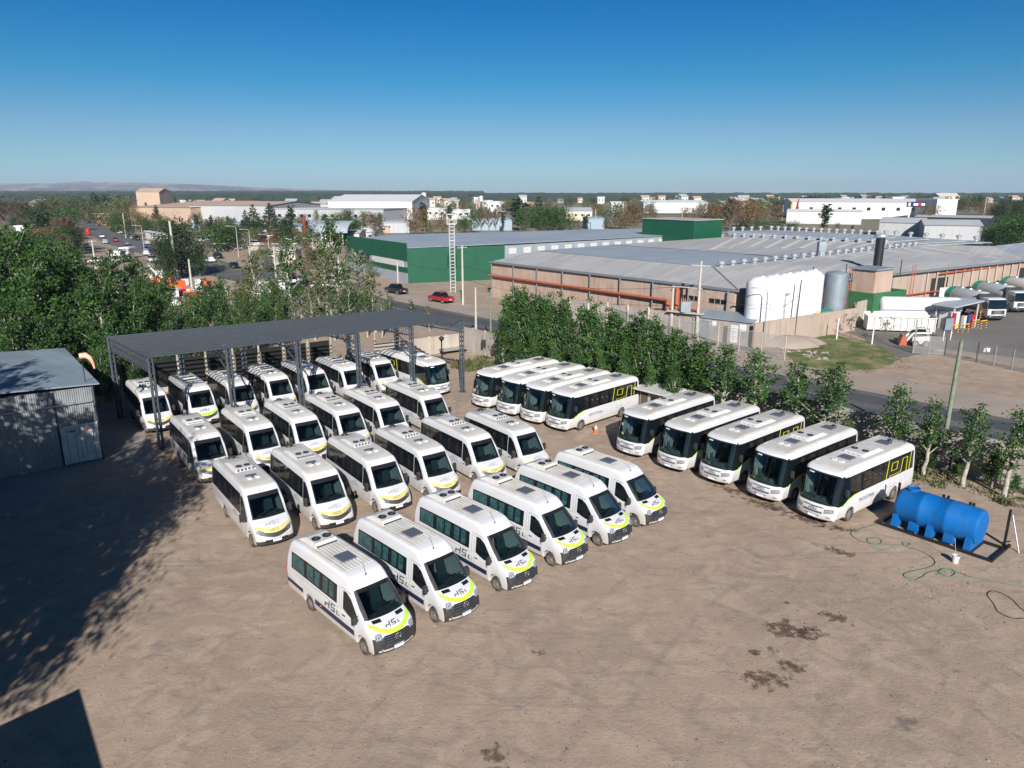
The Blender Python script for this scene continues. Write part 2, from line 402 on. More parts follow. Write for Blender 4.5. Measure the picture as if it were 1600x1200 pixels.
def wheel(parent, x, y, side, r=.36, w=.24, dual=False):
    mb = MB(); M = Matrix.Translation((x, y, r)) @ Matrix.Rotation(R(-90)*side, 4, 'X')
    mb.lathe([(r*.58, -w/2), (r*.93, -w/2), (r, -w*.32), (r, w*.32), (r*.93, w/2), (r*.62, w/2), (r*.60, w/2-.03)], 26, 0, M)
    t = mb.build('wheel', 'tyre', parent, sharp=35)
    m2 = MB(); m2.lathe([(r*.61, w/2-.02), (r*.56, w/2-.035), (r*.50, w/2-.07), (r*.30, w/2-.03), (r*.16, w/2+.01), (0.001, w/2+.012)], 22, 0, M)
    for i in range(8):
        a = i*math.pi/4; c = M @ Vector((r*.41*math.cos(a), r*.41*math.sin(a), w/2-.048))
        m2.lathe([(.035, 0), (.035, .012)], 6, 1, Matrix.Translation(c) @ Matrix.Rotation(R(-90)*side, 4, 'X'))
    m2.build('rim', ['rim', 'black_trim'], t, sharp=30)
def cabin(parent, xd, zd, W, L, rows, zfl=.7, wheel_y=.45, dash='interior_grey'):
    "dashboard, seats and steering wheel seen through the windscreen"
    mb = MB()
    mb.box(xd-.45, xd+.25, -W, W, zd-.5, zd-.06, 0)
    mb.box(xd-.5, xd-.1, wheel_y-.38, wheel_y+.38, zd-.1, zd+.05, 0)
    mb.box(xd-2.4, xd, -W, W, zfl-.05, zfl, 1); mb.box(xd-2.45, xd-2.4, -W, W, zfl, zfl+1.7, 1)
    mb.build('dashboard', [dash, 'interior_dark'], parent)
    for yy in (wheel_y, -wheel_y):
        q = MB(); q.box(xd-1.25, xd-.75, yy-.25, yy+.25, zfl+.35, zfl+.5, 0)
        q.add([(xd-1.32, yy-.24, zfl+.45), (xd-1.32, yy+.24, zfl+.45), (xd-1.20, yy+.24, zfl+.45), (xd-1.20, yy-.24, zfl+.45),
               (xd-1.5, yy-.2, zfl+1.15), (xd-1.5, yy+.2, zfl+1.15), (xd-1.40, yy+.2, zfl+1.15), (xd-1.40, yy-.2, zfl+1.15)],
              [(0, 4, 5, 1), (1, 5, 6, 2), (2, 6, 7, 3), (3, 7, 4, 0), (4, 7, 6, 5)], 0)
        q.box(xd-1.52, xd-1.42, yy-.13, yy+.13, zfl+1.18, zfl+1.4, 1)
        q.build('seat', ['seat_cloth', 'headrest'], parent)
    q = MB(); c = Vector((xd-.55, wheel_y, zd+.08)); ax = Vector((-.55, 0, .83)); a = Vector((0, 1, 0)); b = ax.cross(a)
    q.tube([c+(a*math.cos(t*R(30))+b*math.sin(t*R(30)))*.22 for t in range(13)], .018, 5, 0, False)
    q.beam(c-a*.21, c+a*.21, .03, .03); q.beam(c, c+Vector((.3, 0, -.3)), .05, .05)
    q.build('steering_wheel', ['interior_dark'], parent)
def mirror(parent, x, y, z, side, w=.2, h=.42, arm=.25):
    mb = MB(); mb.tube([(x, y, z-.12), (x+.06, y+side*arm*.6, z), (x+.04, y+side*arm, z)], .025, 6)
    mb.tube([(x, y, z+.1), (x+.04, y+side*arm, z+.08)], .02, 6)
    yy = y+side*(arm+w/2)
    mb.add([(x-.02, yy-w/2, z-h/2), (x-.02, yy+w/2, z-h/2), (x-.02, yy+w/2, z+h/2), (x-.02, yy-w/2, z+h/2),
            (x+.12, yy-w*.36, z-h*.4), (x+.12, yy+w*.36, z-h*.4), (x+.12, yy+w*.36, z+h*.4), (x+.12, yy-w*.36, z+h*.4)],
           [(0, 1, 2, 3), (4, 7, 6, 5), (0, 4, 5, 1), (1, 5, 6, 2), (2, 6, 7, 3), (3, 7, 4, 0)], 0)
    o = mb.build('mirror', 'black_plastic', parent)
    q = MB(); q.poly([(x-.026, yy-w*.42, z-h*.42), (x-.026, yy-w*.42, z+h*.42), (x-.026, yy+w*.42, z+h*.42), (x-.026, yy+w*.42, z-h*.42)], 0)
    q.build('mirror_glass', 'dark_glass', o)
def pad(mb, x0, x1, y0, y1, z, h, ins, mi=0, tail=0):
    "low moulded roof housing with sloped sides"
    v = [(x0, y0, z), (x1, y0, z), (x1, y1, z), (x0, y1, z), (x0+ins+tail, y0+ins, z+h), (x1-ins, y0+ins, z+h), (x1-ins, y1-ins, z+h), (x0+ins+tail, y1-ins, z+h)]
    mb.add(v, [(0, 3, 2, 1), (4, 5, 6, 7), (0, 1, 5, 4), (1, 2, 6, 5), (2, 3, 7, 6), (3, 0, 4, 7)], mi)
def fan(parent, x, y, z, r=.17):
    mb = MB(); T = Matrix.Translation((x, y, z))
    mb.lathe([(r+.03, 0), (r+.03, .03), (r, .035), (r, .012), (.001, .012)], 18, 0, T)
    f = mb.build('fan', 'black_trim', parent, sharp=30)
    q = MB()
    for i in range(6):
        a = i*math.pi/3
        q.poly([(x+.04*math.cos(a), y+.04*math.sin(a), z+.018), (x+r*.95*math.cos(a), y+r*.95*math.sin(a), z+.018), (x+r*.95*math.cos(a+.5), y+r*.95*math.sin(a+.5), z+.026)], 0)
    q.lathe([(.05, .02), (.05, .03)], 8, 0, T)
    q.build('fan_blade', 'hatch_grey', f)
def side_shapes(S, side, x0, z0, sc, shapes, eps=.009):
    mb = MB()
    for q in shapes:
        pts = [S.sp(x0+(u*sc if side < 0 else -u*sc), z0+v*sc, side, eps) for u, v in q]
        mb.poly(pts, 0)
    return mb
def front_shapes(S, u0, y0, sc, shapes, du, eps=.008):
    "du: profile units per metre (negative so that up = up)"
    mb = MB()
    for q in shapes:
        mb.poly([S.fpt(u0+v*sc*du, y0+u*sc, eps) for u, v in q], 0)
    return mb
def glass_strip(S, parent, name, i0, i1, y, frame=None, eps=-.012, label=None):
    mb = MB(); S.front(mb, i0, i1, -y, y, eps, 0, nu=(i1-i0)*1, ny=8)
    o = mb.build(name, 'windscreen_glass', parent)
    return o
# ---------------- van (long high-roof minibus van)
def make_van():
    L = 7.3; ra = .43
    P = [(.06, .38), (.0, .55), (-.02, 1.1), (.04, 1.9), (.14, 2.45), (.30, 2.72), (.55, 2.82), (1.6, 2.86), (3.4, 2.87), (4.55, 2.87), (5.0, 2.80), (5.32, 2.62),
         (5.52, 2.42), (6.08, 1.93), (6.50, 1.52), (6.62, 1.46), (6.95, 1.33), (7.13, 1.20), (7.22, 1.02), (7.29, .80), (7.32, .58), (7.27, .36), (7.16, .30)]
    P += [(6.75, .30)]+arc(6.30, ra, .32)[0:]+[(5.7, .33), (2.6, .33)]+arc(1.98, ra, .34)+[(1.4, .36)]
    n_ws0, n_ws1 = 12, 14
    S = Shell(P, 1.0, lambda x, z: .16 if z > 2.3 else (.10 if x > 6.4 and z > .5 else .045), 1.35, .10, .22, 5.0, L, (n_ws0, n_ws1), .78, .05)
    t = thing('van', 'white van', 'van', group='white high-roof vans in the front rank')
    def mf(c, n):
        if n.z < -.6: return 2
        if c.x > 7.0 and c.z < 1.02: return 1
        if c.x > 6.72 and c.z < .72 and abs(c.y) < 1.2 and c.x > 6.75: return 1
        if c.z > 2.84 and c.x < 4.6: return 3
        if 1.50 < c.z < 2.42 and c.x > 5.5 and abs(c.y) < .95 and n.x > .3: return 1
        return 0
    S.body('body', ['paint_white', 'black_plastic', 'underside', 'roof_dusty'], t, mf)
    o = t
    glass_strip(S, t, 'windscreen', 12, 14, .785)
    q = MB(); S.front(q, 11.97, 12.22, -.80, .80, .004, 0, 1, 8); S.front(q, 13.93, 14.15, -.84, .84, .004, 0, 1, 8)
    q.build('windscreen_frame', 'black_trim', t)
    w = MB()
    for a, b in (((13.9, -.55), (13.35, .05)), ((13.9, .1), (13.35, .62))):
        w.beam(S.fpt(a[0], a[1], .03), S.fpt(b[0], b[1], .02), .03, .02)
    w.pieces('wiper', 'black_trim', t)
    cabin(t, 6.35, 1.42, .86, L, 0, .75)
    for sd in (-1, 1):
        wb = MB(); S.band(wb, [(.45, 1.52, 2.28), (1.75, 1.50, 2.30), (3.1, 1.48, 2.30), (4.38, 1.46, 2.28)], sd, .006)
        fr = wb.build('window', 'dark_glass', t)
        cb = MB()
        for a, b in ((.54, 1.60), (1.85, 2.42), (2.52, 2.95), (3.22, 3.62), (3.75, 4.12)):
            S.band(cb, [(a, 1.57, 2.22), (b, 1.57, 2.22)], sd, .010)
        cb.pieces('curtain', 'curtain', fr)
        pl = MB()
        for a in (1.68, 3.05):
            S.band(pl, [(a, 1.50, 2.28), (a+.09, 1.50, 2.28)], sd, .012)
        pl.pieces('window_pillar', 'black_trim', fr)
        d = MB(); S.band(d, [(4.86, 1.45, 2.24), (5.15, 1.36, 2.24), (5.50, 1.28, 2.08), (5.85, 1.30, 1.72), (6.12, 1.34, 1.42)], sd, .006)
        dw = d.build('door_window', 'dark_glass', t)
        sm = MB()
        for a in (4.72, 4.56):
            S.band(sm, [(a, .48, 2.36), (a+.016, .48, 2.36)], sd, .005)
        S.band(sm, [(4.72, 2.34, 2.36), (5.45, 2.28, 2.30)], sd, .005); S.band(sm, [(.9, 1.36, 1.375), (4.5, 1.34, 1.355)], sd, .005)
        sm.pieces('door_seam', 'hatch_grey', t)
        h = MB(); a = S.sp(4.83, 1.16, sd, .02); b = S.sp(5.02, 1.16, sd, .02); h.beam(a, b, .03, .04); h.build('door_handle', 'black_trim', t)
        st = MB(); S.band(st, [(.02, .72, .90), (1.45, .66, .86)], sd, .008); S.band(st, [(2.5, .60, .84), (5.72, .56, .80)], sd, .008)
        st.pieces('side_stripe', 'navy', t)
        lg = side_shapes(S, sd, 3.35 if sd < 0 else 4.5, .92, .38, HSI); g = lg.build('side_logo', 'logo_grey', t)
        side_shapes(S, sd, 3.35 if sd < 0 else 4.5, .92, .38, HSIDOT).build('logo_dot', 'lime', g)
        fr2 = MB(); S.band(fr2, [(5.62, .95, 1.18), (5.80, .95, 1.18)], sd, .006); fr2.build('notice', 'logo_faint', t)
        ml = MB(); c = S.sp(3.0, .55, sd, .015); ml.box(c[0]-.05, c[0]+.05, min(c[1], c[1]-sd*.02), max(c[1], c[1]-sd*.02), .7, .74); ml.pieces('side_marker', 'amber_lens', t)
        mirror(t, 5.95, sd*.93, 1.48, sd, .20, .40, .14)
        hl = MB(); S.front(hl, 17.05, 18.35, sd*.66, sd*.93, .012, 0, 3, 3); hl.build('headlight', 'headlight', t)
        tl = MB(); tl.box(-.03, .03, sd*.95-.05, sd*.95+.04, .8, 1.5); tl.build('tail_light', 'red_lens', t)
        fl = MB(); fl.lathe([(.06, 0), (.06, .02)], 10, 0, Matrix.Translation(S.fpt(20.3, sd*.72, .0)) @ Matrix.Rotation(R(90), 4, 'Y')); fl.build('fog_light', 'headlight', t)
        for x in (6.30, 1.98): wheel(t, x, sd*.86, sd, .36, .25)
    q = MB(); S.curve(q, lambda y: 16.85-1.85*(abs(y)/.94)**2.2-.15*abs(y), lambda y: 17.75-1.8*(abs(y)/.94)**2.2, -.94, .94)
    q.build('bonnet_band', 'lime', t)
    q = MB(); S.front(q, 14.55, 15.35, -.74, -.36, .010, 0, 2, 2); S.front(q, 14.55, 15.35, .36, .74, .010, 0, 2, 2); q.pieces('bonnet_vent', 'black_trim', t)
    q = front_shapes(S, 16.35, -.36, .23, HSI, -4.2/1.2); q.build('bonnet_logo', 'logo_grey', t)
    g = MB(); S.front(g, 17.75, 19.2, -.58, .58, .02, 0, 2, 4); gr = g.build('grille', 'black_trim', t)
    g = MB()
    for u in (18.1, 18.5, 18.9): g.tube([S.fpt(u, y_, .03) for y_ in (-.56, -.28, 0, .28, .56)], .012, 4)
    g.pieces('grille_bar', 'hatch_grey', gr)
    c = Vector(S.fpt(18.45, 0, .05)); g = MB(); pts = [c+Vector((0, math.sin(a*R(30))*.13, math.cos(a*R(30))*.13)) for a in range(13)]
    g.tube(pts, .014, 5, 0, False)
    for a in (0, 120, 240): g.beam(c, c+Vector((0, math.sin(R(a))*.12, math.cos(R(a))*.12)), .02, .02)
    g.build('badge', 'rim', gr)
    g = MB(); c = S.fpt(20.2, 0, .03); g.box(c[0]-.02, c[0]+.01, -.22, .22, c[2]-.06, c[2]+.08); pl = g.build('number_plate', 'plate', t)
    g = MB(); g.box(c[0]+.01, c[0]+.014, -.20, .20, c[2]+.05, c[2]+.075); g.build('plate_band', 'plate_blue', pl)
    g = MB(); S.front(g, 20.25, 20.6, -.86, -.26, .012, 0, 1, 4); S.front(g, 20.25, 20.6, .26, .86, .012, 0, 1, 4); g.pieces('bumper_strip', 'paint_white', t)
    g = MB()
    for y in [-.66+.165*i for i in range(9)]: g.beam((.75, y, 2.865), (4.6, y, 2.885), .03, .035)
    g.pieces('roof_rib', 'roof_dusty', t)
    g = MB(); pad(g, .62, 2.05, -.62, .62, 2.84, .22, .12, 0, .35); g.box(2.0, 2.08, -.5, .5, 2.9, 2.93, 1); ac = g.build('roof_air_conditioner', ['unit_white', 'black_trim'], t)
    fan(ac, 1.55, -.26, 3.06); fan(ac, 1.55, .26, 3.06)
    g = MB(); pad(g, 3.15, 3.95, -.36, .36, 2.87, .05, .03, 0); g.build('roof_hatch', 'hatch_grey', t)
    g = MB(); g.lathe([(.035, 0), (.02, .09), (.001, .1)], 8, 0, Matrix.Translation((5.15, -.02, 2.71))); g.tube([(5.15, -.02, 2.78), (4.85, -.02, 3.2)], .006, 5); g.build('antenna', 'black_trim', t)
    return t, S
# ---------------- minibus on van chassis
def make_mini():
    L = 7.75; ra = .45
    P = [(.06, .42), (0, .7), (-.02, 1.4), (.03, 2.2), (.10, 2.55), (.24, 2.76), (.5, 2.85), (1.6, 2.89), (3.6, 2.90), (5.0, 2.88), (5.6, 2.80), (5.86, 2.68),
         (5.98, 2.54), (6.36, 2.05), (6.80, 1.47), (6.90, 1.41), (7.25, 1.26), (7.47, 1.10), (7.60, .92), (7.68, .75), (7.74, .55), (7.72, .36), (7.62, .28)]
    P += [(7.2, .28)]+arc(6.72, ra, .32)+[(6.1, .33), (2.9, .36)]+arc(2.25, ra, .38)+[(1.6, .40)]
    S = Shell(P, 1.06, lambda x, z: .17 if z > 2.3 else (.12 if x > 6.6 and z > .4 else .05), 1.30, .085, .26, 5.6, L, (12, 14), .86, .09)
    t = thing('minibus', 'white minibus', 'minibus', group='white minibuses parked in rows')
    def mf(c, n):
        if n.z < -.6: return 2
        if c.x > 7.3 and c.z < .56: return 1
        if c.z > 2.82 and c.x < 5.5: return 3
        return 0
    S.body('body', ['paint_white', 'black_plastic', 'underside', 'roof_dusty'], t, mf)
    glass_strip(S, t, 'windscreen', 12, 14, .865)
    q = MB(); S.front(q, 11.95, 12.38, -.86, .86, .004, 0, 1, 8); S.front(q, 13.93, 14.3, -.90, .90, .004, 0, 1, 8)
    S.front(q, 12, 14, -.90, -.84, .004, 0, 3, 1); S.front(q, 12, 14, .84, .90, .004, 0, 3, 1)
    q.build('windscreen_frame', 'black_trim', t)
    w = MB()
    for a, b in (((13.92, -.65), (13.5, -.02)), ((13.92, .0), (13.5, .62))): w.beam(S.fpt(a[0], a[1], .03), S.fpt(b[0], b[1], .02), .03, .02)
    w.pieces('wiper', 'black_trim', t)
    cabin(t, 6.62, 1.40, .92, L, 0, .75)
    for sd in (-1, 1):
        wb = MB(); S.band(wb, [(.10, 1.42, 2.46), (2.0, 1.40, 2.48), (5.30, 1.36, 2.48)], sd, .006)
        fr = wb.build('window', 'dark_glass', t)
        cb = MB()
        for a in (.35, 1.45, 2.55, 3.65, 4.6):
            S.band(cb, [(a, 1.55, 2.30), (a+.28, 1.55, 2.30)], sd, .009)
        cb.pieces('curtain', 'shade_glass', fr)
        pl = MB()
        for a in (1.2, 2.3, 3.4, 4.5): S.band(pl, [(a, 1.42, 2.46), (a+.07, 1.42, 2.46)], sd, .011)
        pl.pieces('window_pillar', 'black_trim', fr)
        d = MB(); S.band(d, [(5.36, 1.30, 2.40), (5.62, 1.22, 2.40), (5.95, 1.20, 2.18), (6.3, 1.22, 1.75), (6.52, 1.26, 1.42)], sd, .006)
        d.build('door_window', 'dark_glass', t)
        sm = MB(); S.band(sm, [(5.32, .5, 2.42), (5.335, .5, 2.42)], sd, .005); S.band(sm, [(6.2, .8, 1.2), (6.215, .8, 1.2)], sd, .005); S.band(sm, [(.3, .98, .995), (5.3, .96, .975)], sd, .005)
        S.band(sm, [(.5, .5, .86), (.515, .5, .86)], sd, .005); S.band(sm, [(3.3, .5, .95), (3.315, .5, .95)], sd, .005)
        sm.pieces('door_seam', 'hatch_grey', t)
        h = MB(); a = S.sp(5.45, 1.08, sd, .02); b = S.sp(5.65, 1.08, sd, .02); h.beam(a, b, .03, .04); h.build('door_handle', 'black_trim', t)
        side_shapes(S, sd, 3.9 if sd < 0 else 5.0, .98, .30, HSI+HSIDOT).build('side_logo', 'logo_faint', t)
        mirror(t, 6.25, sd*.98, 1.52, sd, .22, .46, .18)
        hl = MB(); S.front(hl, (17.5, 16.7) if sd > 0 else (16.7, 17.5), (18.6, 17.9) if sd > 0 else (17.9, 18.6), .60 if sd > 0 else -1.0, 1.0 if sd > 0 else -.60, .012, 0, 3, 3)
        hl.build('headlight', 'headlight', t)
        tl = MB(); tl.box(-.03, .03, sd*.98-.05, sd*.98+.04, .8, 1.4); tl.build('tail_light', 'red_lens', t)
        for x in (6.72, 2.25): wheel(t, x, sd*.92, sd, .37, .25)
    q = MB(); S.curve(q, lambda y: 16.95-.85*(abs(y)/.99)**1.8, lambda y: 18.1-.85*(abs(y)/.99)**1.6, -.99, .99)
    band = q.build('bonnet_band', 'dusty_yellow', t)
    vs, fs = text_polys('IVECO', .2)
    q = MB(); q.add([S.fpt(17.72-b*1/.20*.9, a-.34, .012) for a, b in vs], fs); q.build('badge_lettering', 'hatch_grey', t)
    front_shapes(S, 16.3, -.42, .26, HSI+HSIDOT, -3.2/1.1).build('bonnet_logo', 'logo_faint', t)
    q = MB(); S.curve(q, lambda y: 18.12-.75*(abs(y)/.86)**1.6, lambda y: 19.35-1.0*(abs(y)/.86)**1.5, -.86, .86, .012); q.pieces('grille', 'black_plastic', t)
    q = MB(); S.front(q, 19.75, 20.4, -.62, .62, .008, 0, 2, 4); q.build('lower_grille', 'black_trim', t)
    g = MB(); c = S.fpt(20.2, 0, .03); g.box(c[0]-.02, c[0]+.01, -.22, .22, c[2]-.02, c[2]+.12); pl = g.build('number_plate', 'plate', t)
    g = MB(); g.box(c[0]+.01, c[0]+.014, -.20, .20, c[2]+.09, c[2]+.115); g.build('plate_band', 'plate_blue', pl)
    g = MB()
    for y in (-.72, .72): g.beam((.5, y, 2.868), (5.2, y, 2.885), .05, .03)
    g.pieces('roof_rail', 'roof_dusty', t)
    g = MB(); g.lathe([(.21, 0), (.21, .06), (.15, .12), (.001, .14)], 16, 0, Matrix.Translation((.75, 0, 2.87))); g.tube([(.6, -.32, 2.89), (.95, .32, 2.9)], .03, 5); g.build('roof_vent', 'black_plastic', t)
    g = MB(); pad(g, 4.05, 4.55, -.30, .30, 2.89, .06, .03, 0); h = g.build('roof_hatch', 'hatch_grey', t)
    g = MB(); pad(g, 4.45, 4.78, -.34, -.08, 2.9, .09, .04, 0); pad(g, 4.45, 4.78, .08, .34, 2.9, .09, .04, 0); g.pieces('hatch_cowl', 'unit_white', h)
    acs = []
    for kind in range(3):
        g = MB(); pad(g, 1.3 if kind < 2 else 2.0, 3.35, -.60, .60, 2.86, .2, .12, 0, .5 if kind < 2 else .15)
        if kind == 0:
            for i in range(5): g.box(3.2, 3.33, -.45+i*.2, -.33+i*.2, 2.93, 3.04, 1)
        elif kind == 1:
            for i in range(13): g.box(3.2, 3.34, -.50+i*.08, -.465+i*.08, 2.92, 3.05, 1)
        else:
            g.box(2.6, 3.05, -.42, -.08, 3.06, 3.075, 1); g.box(2.6, 3.05, .08, .42, 3.06, 3.075, 1); g.box(3.22, 3.33, -.45, .45, 2.95, 2.99, 1)
        ac = g.build('roof_air_conditioner', ['unit_white', 'hatch_grey'], t); acs.append(ac); ac['ac'] = kind
        if kind < 2: fan(ac, 2.85, -.22, 3.06, .14); fan(ac, 2.85, .22, 3.06, .14)
    return t, S, acs, band
# ---------------- coach
def make_coach():
    L = 9.0; ra = .50
    P = [(.10, .45), (.02, .8), (0, 1.8), (.04, 2.6), (.12, 2.92), (.28, 3.08), (.6, 3.15), (2.5, 3.19), (5.0, 3.20), (7.2, 3.18), (8.0, 3.12), (8.32, 3.02),
         (8.42, 2.88), (8.62, 2.30), (8.80, 1.70), (8.90, 1.26), (8.93, 1.20), (8.98, 1.0), (9.02, .78), (9.03, .6), (9.0, .42), (8.9, .32)]
    P += [(7.9, .32)]+arc(7.15, ra, .36)+[(6.5, .37), (2.9, .38)]+arc(2.25, ra, .40)+[(1.6, .42)]
    S = Shell(P, 1.20, lambda x, z: .20 if z > 2.95 else (.26 if x > 7.9 else .07), 1.2, .045, .30, 7.6, L, (12, 15), .92)
    t = thing('coach', 'white coach', 'bus', group='white midi coaches facing the yard')
    def mf(c, n):
        if n.z < -.6: return 1
        if 1.24 < c.z < 2.89 and n.z < .75 and (c.x > 8.12 or (c.x > 7.7 and .05 < n.x)): return 2
        if c.z > 3.1: return 3
        return 0
    S.body('body', ['paint_white', 'underside', 'dark_glass', 'roof_dusty'], t, mf)
    glass_strip(S, t, 'windscreen', 12, 15, .925)
    q = MB(); S.front(q, 12, 12.16, -.93, .93, .004, 0, 1, 8); S.front(q, 14.85, 15.5, -.99, .99, .005, 0, 2, 8)
    q.beam(S.fpt(12.05, 0, .004), S.fpt(13.5, 0, .012), .03, .015); q.beam(S.fpt(13.5, 0, .012), S.fpt(14.9, 0, .004), .03, .015)
    q.build('windscreen_frame', 'black_trim', t)
    w = MB()
    for a, b in (((14.9, -.5), (13.2, -.12)), ((14.9, .25), (13.2, .35))): w.beam(S.fpt(a[0], a[1], .04), S.fpt(b[0], b[1], .03), .03, .02)
    w.pieces('wiper', 'black_trim', t)
    cabin(t, 8.42, 1.32, 1.0, L, 0, .75, .5, 'dash_pale')
    g = MB(); g.poly([(8.25, -.75, 1.32), (8.5, -.2, 1.32), (8.28, -.5, 1.95)], 0); g.poly([(8.1, -.8, 1.35), (8.15, -.3, 1.35), (8.2, -.75, 1.9)], 0); g.pieces('sun_shade', 'headrest', t)
    for sd in (-1, 1):
        wb = MB(); S.band(wb, [(.25, 1.62, 2.72), (3.0, 1.60, 2.74), (6.9, 1.58, 2.74), (7.45, 1.45, 2.74), (8.10, 1.24, 2.78), (8.24, 1.24, 2.72)], sd, .006)
        fr = wb.build('window', 'dark_glass', t)
        cb = MB()
        for a, b in ((.45, 1.3), (1.65, 2.5), (2.85, 3.7), (4.05, 4.9), (5.2, 6.05), (6.35, 6.8)):
            S.band(cb, [(a, 1.72, 2.62), (b, 1.72, 2.62)], sd, .009)
        cb.pieces('curtain', 'shade_glass', fr)
        hn = MB()
        for a in (3.95, 5.1):
            cx, cz = a+.5, 2.2; pts = [S.sp(cx+.28*math.cos(R(20*i)), cz+.12*math.sin(R(20*i)), sd, .014) for i in range(19)]
            hn.tube(pts, .022, 4, 0, False)
        hn.pieces('window_latch', 'black_trim', fr)
        yl = MB()
        def ln(x0, z0, x1, z1, w=.035):
            yl.beam(S.sp(x0, z0, sd, .014), S.sp(x1, z1, sd, .014), w, .012)
        ln(3.45, 1.62, 3.2, 2.72); ln(.75, 1.65, .55, 2.70)
        for a, b in (((3.0, 1.72), (1.75, 1.72)), ((1.75, 1.72), (1.55, 2.5)), ((1.55, 2.5), (1.0, 2.5)), ((1.0, 2.5), (1.1, 1.62)), ((2.9, 2.0), (2.25, 2.0)), ((2.25, 2.0), (2.15, 2.45)), ((2.15, 2.45), (2.8, 2.45)), ((2.8, 2.45), (2.9, 2.0)), ((3.0, 1.72), (3.02, 1.62))):
            ln(*a, *b)
        yl.build('window_graphic', 'line_yellow', t)
        gl = MB()
        for a, b in (((3.02, 1.55), (2.98, 1.0)), ((2.98, 1.0), (2.5, 1.0)), ((2.5, 1.0), (2.44, 1.5)), ((1.75, 1.55), (1.72, 1.15)), ((1.72, 1.15), (1.2, 1.15)), ((1.2, 1.15), (1.12, 1.5))):
            gl.beam(S.sp(*a, sd, .008), S.sp(*b, sd, .008), .018, .008)
        gl.build('panel_graphic', 'logo_faint', t)
        ys = MB(); S.band(ys, [(6.55, 1.53, 1.58), (6.9, 1.50, 1.58), (7.5, 1.36, 1.45), (8.1, 1.14, 1.22), (8.35, 1.08, 1.18)], sd, .009)
        ys.build('belt_stripe', 'lime', t)
        vs, fs = text_polys('INDUSTRIAL', .30)
        m = MB(); x0 = 6.35 if sd > 0 else 4.4
        m.add([S.sp(x0+(-a if sd > 0 else a), 1.0+b, sd, .008) for a, b in vs], fs); m.build('side_lettering', 'logo_grey', t)
        sm = MB()
        for a in (.9, 3.6, 4.9): S.band(sm, [(a, .5, 1.02), (a+.014, .5, 1.02)], sd, .005)
        S.band(sm, [(.9, 1.02, 1.032), (6.3, 1.02, 1.032)], sd, .005)
        sm.pieces('panel_seam', 'logo_faint', t)
        ml = MB()
        for a in (1.2, 3.4, 5.6):
            c = S.sp(a, .62, sd, .012); ml.box(c[0]-.04, c[0]+.04, c[1]-.01, c[1]+.01, .60, .64)
        ml.pieces('side_marker', 'amber_lens', t)
        mirror(t, 8.02, sd*1.12, 1.95, sd, .20, .46, .16)
        hl = MB(); S.front(hl, (16.9, 16.5) if sd > 0 else (16.5, 16.9), (18.0, 17.7) if sd > 0 else (17.7, 18.0), .64 if sd > 0 else -1.1, 1.1 if sd > 0 else -.64, .012, 0, 2, 5)
        hl.build('headlight', 'headlight', t)
        fl = MB(); S.front(fl, 18.9, 19.2, sd*.78 if sd > 0 else -.98, .98 if sd > 0 else -.78, .01, 0, 1, 2); fl.build('fog_light', 'hatch_grey', t)
        tl = MB(); tl.box(-.03, .03, sd*1.08-.06, sd*1.08+.05, .9, 1.4); tl.build('tail_light', 'red_lens', t)
        for x in (7.15, 2.25): wheel(t, x, sd*1.03, sd, .42, .27)
    q = MB(); S.front(q, 16.55, 16.85, -.58, .58, .010, 0, 1, 6); S.front(q, 17.75, 18.3, -.55, .55, .010, 0, 1, 6); S.front(q, 18.9, 19.15, -.4, .4, .008, 0, 1, 4); q.pieces('grille', 'hatch_grey', t)
    q = MB(); S.front(q, (15.95, 15.5), (16.2, 15.75), -1.17, -.7, .008, 0, 1, 5); S.front(q, (15.5, 15.95), (15.75, 16.2), .7, 1.17, .008, 0, 1, 5); q.build('nose_stripe', 'lime', t)
    front_shapes(S, 17.65, -.26, .17, HSI+HSIDOT, -1/.205).build('front_logo', 'logo_grey', t)
    q = MB(); S.front(q, 12.15, 12.27, -.80, -.45, -.004, 0, 1, 2); q.build('sticker', 'plate', t)
    g = MB(); c = S.fpt(19.4, 0, .02); g.box(c[0]-.02, c[0]+.01, -.22, .22, c[2]-.06, c[2]+.07); g.build('number_plate', 'plate', t)
    g = MB()
    for y in (-.88, .88): g.beam((.6, y, 3.165), (7.6, y, 3.175), .05, .03)
    g.pieces('roof_rail', 'roof_dusty', t)
    g = MB(); pad(g, 3.0, 5.35, -.70, .70, 3.17, .19, .16, 0, .3); g.box(5.15, 5.31, -.5, .5, 3.22, 3.28, 1)
    for yy in (-.45, -.15, .15, .45): g.box(5.18, 5.33, yy-.09, yy+.09, 3.2, 3.3, 2)
    ac = g.build('roof_air_conditioner', ['unit_white', 'logo_faint', 'unit_white'], t)
    fan(ac, 4.55, -.32, 3.36, .16); fan(ac, 4.55, .32, 3.36, .16)
    for x in (5.95, 1.75):
        g = MB(); pad(g, x-.36, x+.36, -.38, .38, 3.19, .06, .04, 0); g.build('roof_hatch', 'hatch_grey', t)
    g = MB(); g.lathe([(.14, 0), (.14, .08), (.08, .13), (.001, .14)], 14, 0, Matrix.Translation((1.3, .1, 3.19))); g.build('roof_vent', 'black_trim', t)
    g = MB(); pad(g, 6.75, 7.0, -.35, -.05, 3.18, .1, .05, 0); pad(g, 6.75, 7.0, .05, .35, 3.18, .1, .05, 0); g.pieces('roof_cowl', 'unit_white', t)
    g = MB()
    for q in HSI: g.poly([(.75-(v*.55)+.0, -.75+u*.45, 3.20) for u, v in q][::-1], 0)
    # lies on the rear of the roof, read from behind
    rl = MB()
    for q in HSI: rl.poly([(.45+v*.5, .8-u*.47, 3.186) for u, v in q], 0)
    rl.build('roof_logo', 'logo_faint', t)
    return t, S
